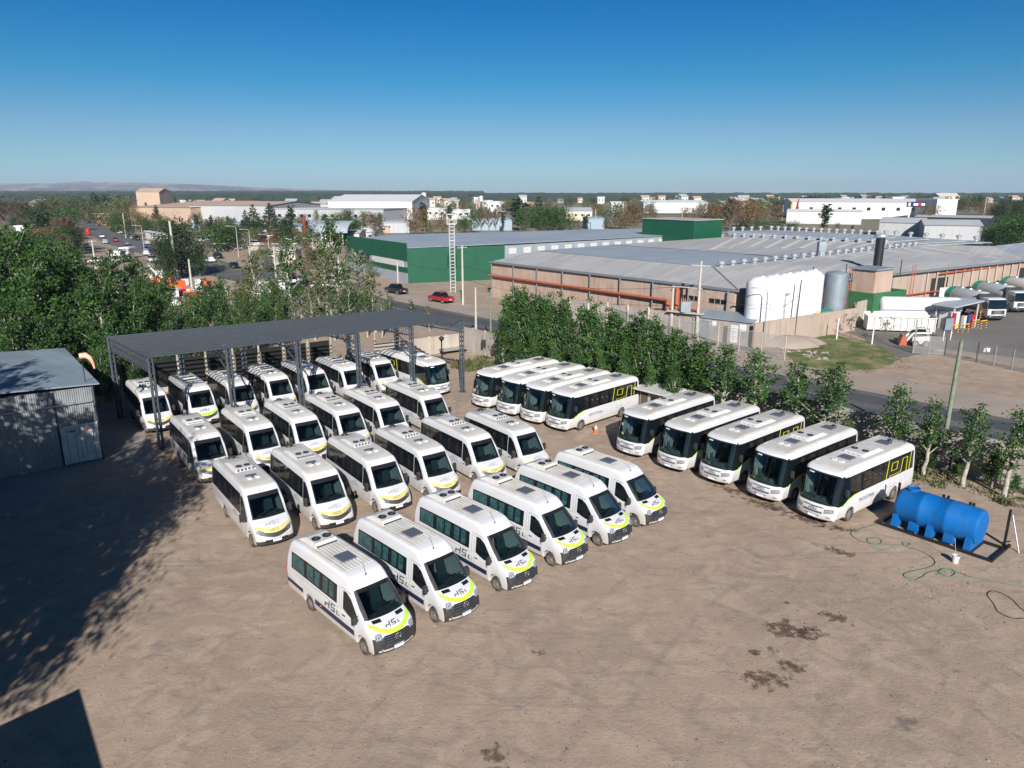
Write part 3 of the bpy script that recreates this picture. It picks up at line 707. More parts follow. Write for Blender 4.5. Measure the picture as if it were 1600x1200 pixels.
van, SV = make_van(); mini, SM, ACS, BAND = make_mini(); coach, SCH = make_coach()
def put(proto, S, corner, zc, side, xw, yaw, label, group, skip=(), L=None, center=None):
    "stand a vehicle so that its windscreen-top corner is at the given plan point"
    a = R(yaw); d = Vector((math.sin(a), -math.cos(a))); n = Vector((-d.y, d.x))
    if center: o = Vector(center)-d*(L/2)
    else:
        loc = S.D(xw, side*S.W*.93, zc); o = Vector(corner)-d*loc[0]-n*loc[1]
    return place(proto, None, (o.x, o.y, 0), math.atan2(d.y, d.x), label, group, skip)
VG = 'white high-roof vans in the front rank'; MG = 'white minibuses parked in rows'; CG = 'white midi coaches facing the yard'
vl = ['white van nearest the camera, at the near end of the front rank', 'white van second from the near end of the front rank of vans',
      'white van third from the near end of the front rank of vans', 'white van third from the far end of the front rank of vans',
      'white van second from the far end of the front rank of vans', 'white van at the far end of the front rank, close to the coaches']
for (x, y), l in zip([(-7.01, 27.63), (-4.48, 29.86), (-1.86, 32.37), (.74, 34.66), (3.27, 36.76), (5.57, 38.96)], vl):
    put(van, SV, None, 0, 0, 0, 43.4, l, VG, L=7.2, center=(x, y))
def mini_at(p, yaw, label, ac, lime=False):
    o = put(mini, SM, G(*p, 2.55), 2.55, -1, 5.98, yaw, label, MG)
    for c in list(o.children):
        if 'ac' in c:
            if c['ac'] != ac: wipe(c)
            else: del c['ac']
    if lime:
        for c in o.children:
            if c.name.startswith('bonnet_band'):
                c.data = c.data.copy(); c.data.materials[0] = MATS['lime']; c['label'] = 'bright lime band across the bonnet'
            if c.name.startswith('bonnet_logo'):
                c.data = c.data.copy(); c.data.materials[0] = MATS['logo_grey']
ordn = ['leftmost', 'second from the left', 'third from the left', 'third from the right', 'second from the right', 'rightmost']
F1 = [(383.3, 774.8), (482.3, 751.8), (576.7, 729.8), (657.3, 713.3), (733.3, 692), (805, 682)]
F2 = [(300.6, 690), (386.4, 674.8), (458.6, 662.3), (527.1, 650), (591, 639), (660.8, 626.2)]
F3 = [(220.1, 622.6), (292.4, 613.6), (357.4, 605.5), (418.6, 596.1), (477.6, 587.4), (535, 580.4), (584, 570.8)]
for i, p in enumerate(F1): mini_at(p, 37, 'white minibus, %s of the six in the row directly behind the vans' % ordn[i], [0, 1, 0, 0, 0, 0][i])
for i, p in enumerate(F2): mini_at(p, 37, 'white minibus, %s of the six in the middle row outside the canopy' % ordn[i], [2, 2, 1, 1, 1, 1][i])
cl = ['at the left end under the canopy, next to the concrete slab', 'with a bright lime band on its bonnet, striped with canopy shadow', 'third from the left under the canopy, lattice post in front of it',
      'fourth from the left under the canopy, middle of the seven', 'fifth from the left under the canopy, truss shadow on its roof', 'sixth from the left under the canopy', 'at the right end of the minibuses under the canopy, beside a coach']
for i, p in enumerate(F3): mini_at(p, 37.5, 'white minibus '+cl[i], [0, 2, 0, 0, 0, 0, 0][i], i == 1)
CL = [((769, 589), -46.5, 'white coach, farthest left of the four in the far group by the hedge', 1), ((810, 599), -46.5, 'white coach, second from the left in the far group of four', 1),
      ((850, 610), -46.5, 'white coach, third in the far group of four, one before the cone', 1), ((892, 620), -47, 'white coach with yellow window graphics beside the traffic cone', 0),
      ((1010, 655), -48, 'white coach at the left end of the near group of five, plain windows', 1), ((1078, 675), -49.5, 'white coach second from the left in the near group of five', 1),
      ((1149, 693), -50, 'white coach in the middle of the near group, yellow lines on rear windows', 0), ((1229, 717), -51.5, 'white coach second from the right in the near group of five, plain windows', 1),
      ((1315, 745), -53.3, 'white coach nearest the blue tank, full side with yellow window graphics in view', 0)]
for p, yw, l, plain in CL:
    sk = ('window_graphic', 'panel_graphic', 'roof_logo') if plain else ()
    if p[0] == 892: sk = ('roof_logo',)
    put(coach, SCH, G(*p, 2.9), 2.9, 1, 8.40, yw, l, CG, sk)
put(coach, SCH, G(667.2, 572, 2.9), 2.9, -1, 8.40, 40, 'white coach at the right end under the steel canopy', CG, ('roof_logo',))
for t in (van, mini, coach): wipe(t)
# ------------------------------------------------------------ ground, roads
TD = Vector((.676, -.738)); ND = Vector((.738, .676)); WP = Vector((31.4, 41.9))
def SF(a, b):
    "street frame: a along the street to the far left, b across it away from the yard"
    p = WP-TD*a+ND*b; return (p.x, p.y)
def ground_material():
    m = bpy.data.materials.new('dirt_ground'); m.use_nodes = True; t = m.node_tree; N = t.nodes; L = t.links
    b = N['Principled BSDF']; b.inputs['Roughness'].default_value = .92; b.inputs['Specular IOR Level'].default_value = .25
    geo = N.new('ShaderNodeNewGeometry'); P = geo.outputs['Position']
    def noise(sc, det=6, dist=0., rough=.55, vec=None):
        n = N.new('ShaderNodeTexNoise'); n.inputs['Scale'].default_value = sc; n.inputs['Detail'].default_value = det
        n.inputs['Distortion'].default_value = dist; n.inputs['Roughness'].default_value = rough
        L.new(vec or P, n.inputs['Vector']); return n.outputs['Fac']
    def rng(f, a, c, lo=0., hi=1.):
        r = N.new('ShaderNodeMapRange'); r.inputs[1].default_value = a; r.inputs[2].default_value = c
        r.inputs[3].default_value = lo; r.inputs[4].default_value = hi; L.new(f, r.inputs[0]); return r.outputs[0]
    def mix(f, c1, c2):
        x = N.new('ShaderNodeMix'); x.data_type = 'RGBA'; L.new(f, x.inputs[0])
        for i, c in ((6, c1), (7, c2)):
            if isinstance(c, tuple): x.inputs[i].default_value = (*c, 1)
            else: L.new(c, x.inputs[i])
        return x.outputs[2]
    base = mix(rng(noise(.11, 5, .6), .35, .65), (.375, .284, .212), (.312, .238, .182))
    base = mix(rng(noise(.5, 8, 1.4, .62), .44, .66, 0, .75), base, (.45, .350, .265))
    mp = N.new('ShaderNodeMapping'); mp.inputs['Rotation'].default_value = (0, 0, R(33)); mp.inputs['Scale'].default_value = (.5, 1.3, 1)
    L.new(P, mp.inputs[0])
    base = mix(rng(noise(.9, 8, 1.4, .68, mp.outputs[0]), .52, .70, 0, .55), base, (.20, .168, .145))
    mp2 = N.new('ShaderNodeMapping'); mp2.inputs['Rotation'].default_value = (0, 0, R(-48)); mp2.inputs['Scale'].default_value = (.12, 2.6, 1)
    L.new(P, mp2.inputs[0])
    tm = N.new('ShaderNodeMath'); tm.operation = 'MULTIPLY'; L.new(rng(noise(1.3, 6, .3, .6, mp2.outputs[0]), .54, .68, 0, .6), tm.inputs[0]); L.new(rng(noise(.07, 3), .45, .6), tm.inputs[1])
    base = mix(tm.outputs[0], base, (.19, .162, .145))
    base = mix(rng(noise(2.6, 10, .8, .78), .55, .68, 0, .60), base, (.19, .16, .14))
    base = mix(rng(noise(9, 6, 0, .75), .57, .68, 0, .55), base, (.15, .13, .115))
    base = mix(rng(noise(9.5, 6, .5, .75), .60, .70, 0, .5), base, (.52, .44, .37))
    base = mix(rng(noise(.33, 9, 1.5, .75), .58, .66, 0, .55), base, (.165, .152, .15))
    vor = N.new('ShaderNodeTexVoronoi'); vor.inputs['Scale'].default_value = 2.6; L.new(P, vor.inputs['Vector'])
    peb = rng(vor.outputs['Distance'], .055, .085, 1, 0)
    pm = N.new('ShaderNodeMath'); pm.operation = 'MULTIPLY'; L.new(peb, pm.inputs[0]); L.new(rng(noise(.25, 3), .45, .6), pm.inputs[1])
    base = mix(pm.outputs[0], base, (.09, .08, .08))
    # curved tyre tracks worn by turning vehicles
    for cx_, cy_, sc_, lo_ in ((-6, 12, .55, .90), (30, 8, .48, .91), (8, 60, .50, .92)):
        mw = N.new('ShaderNodeMapping'); mw.inputs['Location'].default_value = (-cx_, -cy_, 0); L.new(P, mw.inputs[0])
        wv = N.new('ShaderNodeTexWave'); wv.wave_type = 'RINGS'; wv.rings_direction = 'Z'; wv.inputs['Scale'].default_value = sc_*.32; wv.inputs['Distortion'].default_value = 5; wv.inputs['Detail'].default_value = 2; wv.inputs['Detail Scale'].default_value = .12
        L.new(mw.outputs[0], wv.inputs['Vector'])
        mm = N.new('ShaderNodeMath'); mm.operation = 'MULTIPLY'; L.new(rng(wv.outputs['Fac'], lo_, .99, 0, .34), mm.inputs[0]); L.new(rng(noise(.5, 5, .5, .7), .46, .62), mm.inputs[1])
        base = mix(mm.outputs[0], base, (.20, .165, .14))
    # far land: scrub and fields
    sx = N.new('ShaderNodeSeparateXYZ'); L.new(P, sx.inputs[0])
    far = rng(sx.outputs['Y'], 170, 420)
    scrub = mix(rng(noise(.012, 8, 1., .7), .42, .6), (.115, .115, .06), (.26, .22, .165))
    base = mix(far, base, scrub)
    L.new(base, b.inputs['Base Color'])
    h = N.new('ShaderNodeMath'); h.operation = 'ADD'; L.new(noise(7, 8, 0, .7), h.inputs[0]); L.new(peb, h.inputs[1])
    bp = N.new('ShaderNodeBump'); bp.inputs['Strength'].default_value = .55; bp.inputs['Distance'].default_value = .05
    L.new(h.outputs[0], bp.inputs['Height']); L.new(bp.outputs[0], b.inputs['Normal'])
    MATS['dirt_ground'] = m
ground_material()
mat('asphalt', (.085, .088, .095), .85, 0, (.14, .135, .13), .25, .7, bump=.2, world=True)
mat('asphalt_lane', (.060, .063, .070), .8, 0, (.085, .085, .088), .35, .7, bump=.2, world=True)
mat('asphalt_dusty', (.17, .155, .14), .9, 0, (.11, .105, .10), .12, .8, bump=.2, world=True)
mat('verge_dust', (.35, .29, .24), .95, 0, (.27, .22, .18), .2, .9, bump=.3, bs=3, world=True)
mat('concrete_slab', (.30, .275, .25), .85, 0, (.22, .20, .18), .5, .8, bump=.15, world=True)
mat('grass', (.075, .115, .025), .95, 0, (.24, .20, .10), .45, 1., bump=1, bs=6, world=True, lohi=(.42, .6), det=9)
mat('wet_dirt', (.095, .058, .036), .6, 0, (.14, .095, .065), 2.2, .8, world=True)
mat('oily_dirt', (.13, .115, .11), .9, 0, (.17, .15, .14), 2.2, .8, world=True)
for nm_, lo_, sc_ in (('wet_dirt', .335, 2.6), ('oily_dirt', .42, 1.3)):
    wm_ = MATS[nm_]; N_ = wm_.node_tree.nodes; L__ = wm_.node_tree.links; tr_ = N_.new('ShaderNodeBsdfTransparent'); mx_ = N_.new('ShaderNodeMixShader')
    nz_ = N_.new('ShaderNodeTexNoise'); nz_.inputs['Scale'].default_value = sc_; nz_.inputs['Detail'].default_value = 10; nz_.inputs['Roughness'].default_value = .68
    gp_ = N_.new('ShaderNodeNewGeometry'); tc_ = N_.new('ShaderNodeTexCoord'); ln_ = N_.new('ShaderNodeVectorMath'); ln_.operation = 'LENGTH'; L__.new(tc_.outputs['Object'], ln_.inputs[0])
    ma_ = N_.new('ShaderNodeMath'); ma_.operation = 'MULTIPLY_ADD'; ma_.inputs[1].default_value = -.26; L__.new(ln_.outputs['Value'], ma_.inputs[0]); L__.new(gp_.outputs['Position'], nz_.inputs['Vector']); L__.new(nz_.outputs['Fac'], ma_.inputs[2])
    mr_ = N_.new('ShaderNodeMapRange'); mr_.inputs[1].default_value = lo_; mr_.inputs[2].default_value = lo_+.13; mr_.inputs[4].default_value = .62 if nm_ == 'wet_dirt' else .4
    L__.new(ma_.outputs[0], mr_.inputs[0]); L__.new(mr_.outputs[0], mx_.inputs[0]); L__.new(tr_.outputs[0], mx_.inputs[1]); L__.new(N_['Principled BSDF'].outputs[0], mx_.inputs[2]); L__.new(mx_.outputs[0], N_['Material Output'].inputs[0])
g = MB(); n = 96
g.add([(9000*math.cos(2*math.pi*i/n), 9000*math.sin(2*math.pi*i/n)+2000, 0) for i in range(n)], [tuple(range(n))], 0)
struct('ground', g, 'dirt_ground')
def sheet(name, pts, z, m, kind='structure', jag=0, seed=1):
    rr = random.Random(seed)
    if jag:
        out = []
        for i, p in enumerate(pts):
            q = pts[(i+1) % len(pts)]; k = max(2, int(math.dist(p, q)/(jag*2)))
            for j in range(k): out.append((p[0]+(q[0]-p[0])*j/k+rr.uniform(-jag, jag)*.6, p[1]+(q[1]-p[1])*j/k+rr.uniform(-jag, jag)*.6))
        pts = out
    a = sum(pts[i][0]*pts[(i+1) % len(pts)][1]-pts[(i+1) % len(pts)][0]*pts[i][1] for i in range(len(pts)))
    if a < 0: pts = pts[::-1]
    mb = MB(); mb.add([(p[0], p[1], z) for p in pts], [tuple(range(len(pts)))], 0)
    return struct(name, mb, m, kind)
sheet('road_shoulder', [SF(-80, 4.6), SF(140, 4.6), SF(140, 22), SF(-80, 24)], .006, 'verge_dust', jag=.9)
sheet('road', [SF(-80, 7.2), SF(200, 7.2), SF(200, 16), SF(-80, 16)], .014, 'asphalt', jag=.12)
sheet('lane', [SF(-80, 8.0), SF(200, 8.0), SF(200, 10.6), SF(-80, 10.6)], .020, 'asphalt_lane', jag=.1)
sheet('lane', [SF(-80, 12.2), SF(200, 12.2), SF(200, 14.8), SF(-80, 14.8)], .020, 'asphalt_lane', jag=.1, seed=3)
AV = [(-34, 124), (-46, 150), (-70, 172), (-92, 205), (-137, 262), (-230, 400), (-420, 700)]
def strip(pts, w):
    l = []; r = []
    for i, p in enumerate(pts):
        a = Vector(pts[max(0, i-1)]); b = Vector(pts[min(len(pts)-1, i+1)]); d = (b-a).normalized(); nn = Vector((-d.y, d.x))*w/2
        l.append((p[0]+nn.x, p[1]+nn.y)); r.append((p[0]-nn.x, p[1]-nn.y))
    return l+r[::-1]
sheet('avenue', strip(AV, 13), .03, 'asphalt')
sheet('avenue_median', strip([(-62, 168), (-84, 200), (-130, 266), (-222, 402)], 2.0), .06, 'grass')
sheet('pavement', [G(160, 718), G(276, 742), G(186, 640), G(150, 630), (-42, 57), (-52, 44), G(-120, 870), G(-40, 842)], .012, 'concrete_slab')
sheet('yard_paving', [G(1408, 560), G(1475, 545), G(1700, 572), (150, 150), (125, 176), G(1457, 462), G(1380, 478), G(1330, 500), G(1300, 512), G(1340, 525)], .012, 'asphalt_dusty', jag=.5)
sheet('grass_patch', [G(1222, 552), G(1240, 532), G(1300, 522), G(1360, 535), G(1395, 552), G(1405, 562), G(1380, 575), G(1320, 580), G(1250, 572)], .02, 'grass', jag=.5)
for i, (px, py, rx, ry, s0) in enumerate([(1150, 768, 2.6, .75, 38), (1200, 790, 2.8, .8, 38), (1262, 812, 2.6, .75, 38), (1112, 750, 1.8, .4, 38), (1310, 826, 1.6, .5, 20), (1310, 862, 1.6, .55, 38), (1232, 985, 1.5, 1.1, 10), (1262, 990, 1.0, .9, 0), (1308, 965, 1.0, .7, 20), (1195, 1062, 1.5, .9, 0), (1235, 1040, .9, .7, 30), (1180, 1022, .45, .4, 0), (1207, 1016, .4, .35, 0),
                                      (1228, 942, .25, .25, 0), (842, 1020, .38, .32, 0), (775, 1185, .75, .7, 60), (1420, 1130, 2.2, .9, -40), (1480, 1060, 2.0, .8, -40)]):
    rr = random.Random(s0*7+i); c = G(px, py); k = 40; f1 = rr.uniform(0, 6); mb = MB()
    mb.add([((1+.18*math.sin(3*2*math.pi*j/k+f1)+rr.uniform(-.06, .06))*math.cos(2*math.pi*j/k), (1+.18*math.sin(3*2*math.pi*j/k+f1))*math.sin(2*math.pi*j/k), 0) for j in range(k)], [tuple(range(k))], 0)
    o = struct('wet_patch', mb, 'oily_dirt' if i > 15 else 'wet_dirt'); o.location = (c[0], c[1], .006+.0004*i); o.scale = (rx, ry, 1); o.rotation_euler = (0, 0, R(-s0))
# hills and the far wood
mat('hill', (.105, .10, .11), 1, 0, (.30, .25, .20), .004, .9, world=True, lohi=(.45, .62))
mat('far_wood', (.016, .032, .022), 1, 0, (.03, .05, .022), .02, 1., world=True)
def ridge(name, prof, y0, depth, m, seed):
    rr = random.Random(seed); mb = MB(); rows = []; xs = []
    for i in range(len(prof)-1):
        (a, pa), (b, pb) = prof[i], prof[i+1]; k = max(1, int((b-a)/14))
        xs += [(a+(b-a)*j/k, pa+(pb-pa)*j/k) for j in range(k)]
    xs.append(prof[-1])
    for r_, (f, hf) in enumerate(((-1, 0), (-.5, .35), (-.12, .8), (0, 1), (.6, 1.0), (1.4, .9), (3.2, 0))):
        row = []
        for px, py in xs:
            y = y0+depth*f; h = max(2, ZT(py, y0)); w = rr.uniform(-.09, .09)*h if 0 < hf < 1 else rr.uniform(-.015, .015)*h
            row.append((XY(px, y0)*(y/y0), y, (h*hf+w) if hf > 0 else -3))
        rows.append(row)
    n = len(xs); vs = [p for r in rows for p in r]
    fs = [(j*n+i, j*n+i+1, (j+1)*n+i+1, (j+1)*n+i) for j in range(len(rows)-1) for i in range(n-1)]
    mb.add(vs, fs, 0); return struct(name, mb, m)
ridge('hills', [(-500, 288), (0, 287), (90, 286.5), (118, 284.5), (135, 282.5), (150, 285.5), (180, 284.5), (215, 285), (250, 285.5), (285, 287), (330, 289), (400, 293), (520, 297), (640, 299.5), (760, 302), (1000, 304.5)], 6800, 700, 'hill', 5)
ridge('low_hills', [(-500, 294), (0, 293), (200, 294), (420, 297), (640, 301), (820, 304)], 4800, 350, 'hill', 8)
ridge('right_hills', [(1330, 306), (1420, 305), (1500, 303.5), (1570, 302), (1640, 301.5), (1900, 300)], 2600, 250, 'hill', 9)
def wood(name, px0, px1, ya, yb, cell, hmax, seed):
    rr = random.Random(seed); vs = []; fs = []; ny = int((yb-ya)/cell)
    nx = int((px1-px0)/CF*yb/cell)
    for j in range(ny+1):
        y = ya+(yb-ya)*j/ny
        for i in range(nx+1):
            px = px0+(px1-px0)*i/nx; edge = j in (0, ny) or i in (0, nx)
            vs.append((XY(px, y)+rr.uniform(-.3, .3)*cell, y+rr.uniform(-.3, .3)*cell, -1 if edge else hmax*rr.uniform(.3, 1)*(.55+.6*j/ny)))
    for j in range(ny):
        for i in range(nx): fs.append((j*(nx+1)+i, j*(nx+1)+i+1, (j+1)*(nx+1)+i+1, (j+1)*(nx+1)+i))
    mb = MB(); mb.add(vs, fs, 0); return struct(name, mb, 'far_wood', 'stuff')
wood('far_woodland', -60, 760, 1350, 3900, 26, 21, 3)
wood('far_woodland', 700, 1650, 1300, 2600, 24, 14, 4)
# ------------------------------------------------------------ trees
leaf_mat('leaf_green', (.014, .048, .009), (.060, .130, .020), (.065, .135, .04))
leaf_mat('leaf_hedge', (.016, .058, .010), (.064, .148, .022), (.08, .16, .05))
leaf_mat('leaf_dark', (.012, .034, .010), (.028, .062, .018), (.035, .07, .025))
leaf_mat('leaf_olive', (.10, .115, .04), (.16, .16, .06), (.15, .17, .09))
leaf_mat('leaf_autumn', (.16, .085, .03), (.20, .13, .05), (.17, .12, .06))
leaf_mat('leaf_silver', (.10, .14, .07), (.16, .19, .11), (.22, .25, .19))
leaf_mat('twig_brown', (.17, .125, .09), (.12, .09, .06), (.15, .11, .08))
mat('bark_white', (.42, .40, .34), .85, 0, (.22, .19, .15), 4, .9)
mat('bark_brown', (.11, .085, .06), .9, 0, (.18, .15, .11), 5, .7)
def leaves(mb, pts, size, rr, mi=0):
    for p, sc in pts:
        a = Vector((rr.gauss(0, 1), rr.gauss(0, 1), rr.gauss(0, 1))).normalized(); u = a.orthogonal().normalized()
        ang = rr.uniform(0, 6.28); v = a.cross(u); s = size*sc*rr.uniform(.6, 1.25)
        e1 = (u*math.cos(ang)+v*math.sin(ang))*s*.5; e2 = (v*math.cos(ang)-u*math.sin(ang))*s*.42
        mb.add([p-e1, p+e2*.9, p+e1, p-e2*.9], [(0, 1, 2, 3)], mi)
def tree_proto(name, kind, h, rc, nl, ls, seed, leaf='leaf_green', bark='bark_white', nb=18, base=.2, trunks=1, asc=1.0):
    rr = random.Random(seed); t = thing(name, name.replace('_', ' '), 'tree')
    tb = MB(); cb = MB(); br = []
    for k in range(trunks):
        lx, ly = (rr.uniform(-.05, .05)*h, rr.uniform(-.05, .05)*h) if trunks == 1 else (math.cos(k*2.1)*.12*h, math.sin(k*2.1)*.12*h)
        path = []
        for i in range(9):
            f = i/8; path.append(Vector((lx*f+rr.uniform(-.012, .012)*h*(i > 0), ly*f+rr.uniform(-.012, .012)*h*(i > 0), h*.96*f-.05)))
        r0 = (.018*h+.03)/(trunks**.5)
        tb.tube(path, [r0*(1.15-.98*i/8) for i in range(9)], 7)
        nn = nb//trunks
        for i in range(nn):
            f = base+(.97-base)*(i+rr.uniform(0, 1))/nn; az = i*2.399+k+rr.uniform(-.4, .4)
            p0 = path[min(7, int(f*8))].lerp(path[min(8, int(f*8)+1)], f*8-int(f*8))
            g_ = (f-base)/(1-base)
            if kind == 'conifer': ln = rc*(1.05-g_); up = -.1
            elif kind == 'column': ln = rc*(.75+.5*math.sin(g_*3.1)); up = 2.4
            elif kind == 'broad': ln = rc*(.55+.6*math.sin(.5+g_*2.4)); up = .35+.8*g_
            else: ln = rc*rr.uniform(.65, 1.15)*(1.05-.62*g_); up = (.75+.7*g_)*asc
            d = Vector((math.cos(az), math.sin(az), up)); d = d/max(1, d.length*.8)
            p1 = p0+d*ln*.55+Vector((0, 0, rr.uniform(0, .1)*ln)); p2 = p1+d*ln*.55+Vector((rr.uniform(-.12, .12), rr.uniform(-.12, .12), rr.uniform(.0, .25)))*ln
            if h > 3: tb.tube([p0, p1, p2], [r0*.34*(1.1-g_*.7), r0*.2*(1.1-g_*.7), .012], 4)
            br.append((p0, p1, p2, ln))
    if kind == 'bare':
        for p0, p1, p2, ln in br:
            for j in range(nl//len(br)):
                f = rr.uniform(.2, 1); a = p0.lerp(p2, f); d = Vector((rr.gauss(0, .35), rr.gauss(0, .35), rr.uniform(.5, 1)))*ls
                s_ = Vector((rr.uniform(-1, 1), rr.uniform(-1, 1), 0))*.03*ls/.6; cb.add([a-s_, a+s_, a+d], [(0, 1, 2)], 0)
    else:
        tot = sum(b[3] for b in br)
        for p0, p1, p2, ln in br:
            m = int(nl*ln/tot); ncl = max(2, int(ln/.55)+1)
            cl = []
            for j in range(ncl):
                f = .28+.80*(j+rr.random())/ncl; c = (p0.lerp(p1, f*2) if f < .5 else p1.lerp(p2, min(1.1, f*2-1)))
                cl.append((c+Vector((rr.gauss(0, .1), rr.gauss(0, .1), rr.gauss(0, .08)))*ln, rr.uniform(.22, .42)*max(.55, ln*.45)*(1.15 if kind == 'broad' else 1)))
            pts = []
            for j in range(m):
                c, s = cl[j % ncl]
                pts.append((c+Vector((rr.gauss(0, s), rr.gauss(0, s), rr.gauss(0, s*.85))), 1))
            leaves(cb, pts, ls, rr)
    zs = sorted(p[2] for p in cb.v); t['h'] = zs[int(len(zs)*.985)]
    tb.build('trunk', bark, t); cb.build('crown', leaf, t)
    return t
BIG = [tree_proto('poplar_tree', 'open', 10, 3.1, 7600, .24, 11+i, 'leaf_green', 'bark_white', 30, .12, 2 if i % 2 else 1) for i in range(4)]
THIN = [tree_proto('poplar_tree', 'open', 10, 2.1, 1700, .26, 31+i, ['leaf_olive', 'leaf_green', 'leaf_silver'][i], 'bark_white', 24, .3) for i in range(3)]
HEDGE = [tree_proto('poplar_tree', 'open', 7, 1.45, 4200, .17, 51+i, 'leaf_hedge', 'bark_white', 30, .1, 1, 2.3) for i in range(4)]
YNG = [tree_proto('poplar_tree', 'open', 6, 1.2, 1900, .16, 71+i, 'leaf_hedge', 'bark_white', 20, .30, 1, 1.5) for i in range(4)]
def leaf_tree(proto, x, y, h, h0, label, group, rz=None, wid=1.0):
    k = h/proto['h']; o = place(proto, None, (x, y, 0), random.uniform(0, 6.28) if rz is None else rz, label, group, (), (k*wid, k*wid, k)); del o['h']; return o
HG = 'poplars in the dense row along the street wall'
k = 0
for i in range(24):
    top = [470, 468, 470, 474, 478, 484, 482, 486, 492, 490, 498, 506, 512, 512, 526, 536, 546][int(i*.69)]+random.uniform(-6, 16)
    a = 44.6-i*1.01; b = -2.0+random.uniform(-.5, .4)
    p = SF(a, b); h = max(4.5, min(8.5, ZT(top, p[1])))
    leaf_tree(HEDGE[i % 4], p[0], p[1], h*1.06, 7, 'leafy poplar, %s from the left in the dense row behind the coaches' % ORD[i], HG, wid=1.12)
for i in range(9):
    p = SF(43.5-i*2.6, -4.2+random.uniform(-.4, .4)); h = 5.2-.12*i+random.uniform(-.4, .4)
    leaf_tree(HEDGE[(i+2) % 4], p[0], p[1], h, 7, 'low leafy poplar in front of the dense row, %s from its left end' % ORD[i], 'lower poplars in front of the dense row', wid=1.2)
YG = 'young pale-trunked poplars spaced along the street wall'
for i, (px, top) in enumerate([(1092, 528), (1132, 540), (1176, 548), (1244, 570), (1290, 568), (1318, 640), (1395, 603), (1449, 628), (1512, 632), (1577, 640)]):
    a0, a1 = -10, 60
    for _ in range(40):
        m_ = (a0+a1)/2; q = SF(m_, -2.3); 
        if 800+CF*q[0]/(q[1]*_c+(CH-2)*_s) < px: a1 = m_
        else: a0 = m_
    p = SF(m_, -2.3); h = max(2.2, ZT(top, p[1]))
    if i == 5: h = 2.6
    leaf_tree(YNG[i % 4], p[0], p[1], h, 6, 'young white-trunked poplar by the street wall, %s' % ['first from the left', 'second from the left', 'third from the left', 'fourth from the left', 'fifth from the left', 'sixth from the left and the smallest', 'seventh from the left, above the nearest coach', 'eighth from the left, beside the green pole', 'ninth from the left, behind the blue tank', 'rightmost'][i], YG, wid=1.15 if i > 5 else 1.45)
for i in range(16):
    p = SF(15.5-i*1.75+random.uniform(-.5, .5), -1.2+random.uniform(-.3, .2))
    leaf_tree(HEDGE[i % 4], p[0], p[1], random.uniform(1.1, 2.3), 7, 'low shrub at the foot of the street wall, %s from the left' % ORD[i], 'shrubs along the foot of the street wall', wid=2.2)
LG = 'large poplars massed behind the shed and canopy'
rows = []
def treat(px, y, top, pr, wid=1.0, lab=None):
    x = XY(px, y, 4); h = max(5, min(15, ZT(top, y)))
    rows.append((x, y, h, pr, wid))
for px, y, top, pr, w_ in [(-50, 62, 420, 0, 1), (20, 66, 372, 1, 1), (75, 64, 400, 2, 1), (120, 68, 392, 3, 1), (165, 63, 440, 0, 1), (205, 66, 452, 1, .9), (250, 70, 455, 2, .9), (300, 73, 462, 3, .9),
                           (345, 77, 458, 0, .9), (390, 80, 462, 1, .85), (-20, 82, 352, 2, 1), (60, 84, 362, 3, 1), (110, 88, 385, 0, 1), (170, 84, 402, 1, 1), (215, 88, 400, 2, .9), (262, 90, 425, 3, .9),
                           (430, 84, 452, 2, .8), (325, 92, 440, 1, .8), (200, 62, 560, 3, .8), (150, 58, 545, 1, .9), (95, 60, 500, 2, 1.), (250, 66, 520, 0, .8), (40, 58, 470, 3, 1), (300, 70, 500, 2, .8), (370, 76, 500, 3, .75), (-60, 74, 380, 1, 1), (140, 76, 420, 2, 1), (235, 78, 440, 3, .9)]:
    treat(px, y, top, pr, w_)
pos_words = ['far left', 'left', 'left of centre', 'middle', 'right of centre', 'right']
for px, y, top, pr, w_ in [(345, 94, 446, 2, .7), (375, 88, 455, 3, .7), (410, 86, 460, 1, .65), (448, 90, 458, 0, .6)]: treat(px, y, top, pr, w_)
for i, (x, y, h, pr, w_) in enumerate(sorted(rows, key=lambda r: r[0]/r[1])):
    leaf_tree(BIG[pr], x, y, h, 10, 'large leafy poplar, %s from the left in the mass behind shed and canopy' % ORD[i], LG, wid=w_)
SG = 'sparse pale-trunked poplars beyond the canopy'
sp = [(405, 97, 400, 0), (455, 92, 372, 1), (480, 100, 425, 2), (530, 105, 342, 1), (512, 92, 400, 0), (560, 98, 392, 2), (585, 93, 425, 0), (425, 104, 430, 1), (595, 90, 470, 2), (640, 96, 470, 1), (670, 94, 478, 0), (545, 90, 440, 1), (490, 88, 450, 0), (460, 86, 465, 2), (350, 96, 432, 1), (372, 90, 445, 0), (392, 100, 425, 1), (412, 90, 452, 1), (438, 94, 438, 0), (470, 94, 440, 1), (500, 96, 432, 1), (520, 88, 455, 1), (548, 94, 445, 0), (572, 90, 458, 1), (608, 94, 462, 1), (330, 88, 455, 1), (310, 95, 440, 1)]
for i, (px, y, top, pr) in enumerate(sorted(sp)):
    x = XY(px, y, 4); h = max(2.5, ZT(top, y))
    leaf_tree(THIN[pr], x, y, h, 10, 'sparse pale-trunked poplar, %s from the left beyond the canopy' % ORD[i], SG, wid=1.1)
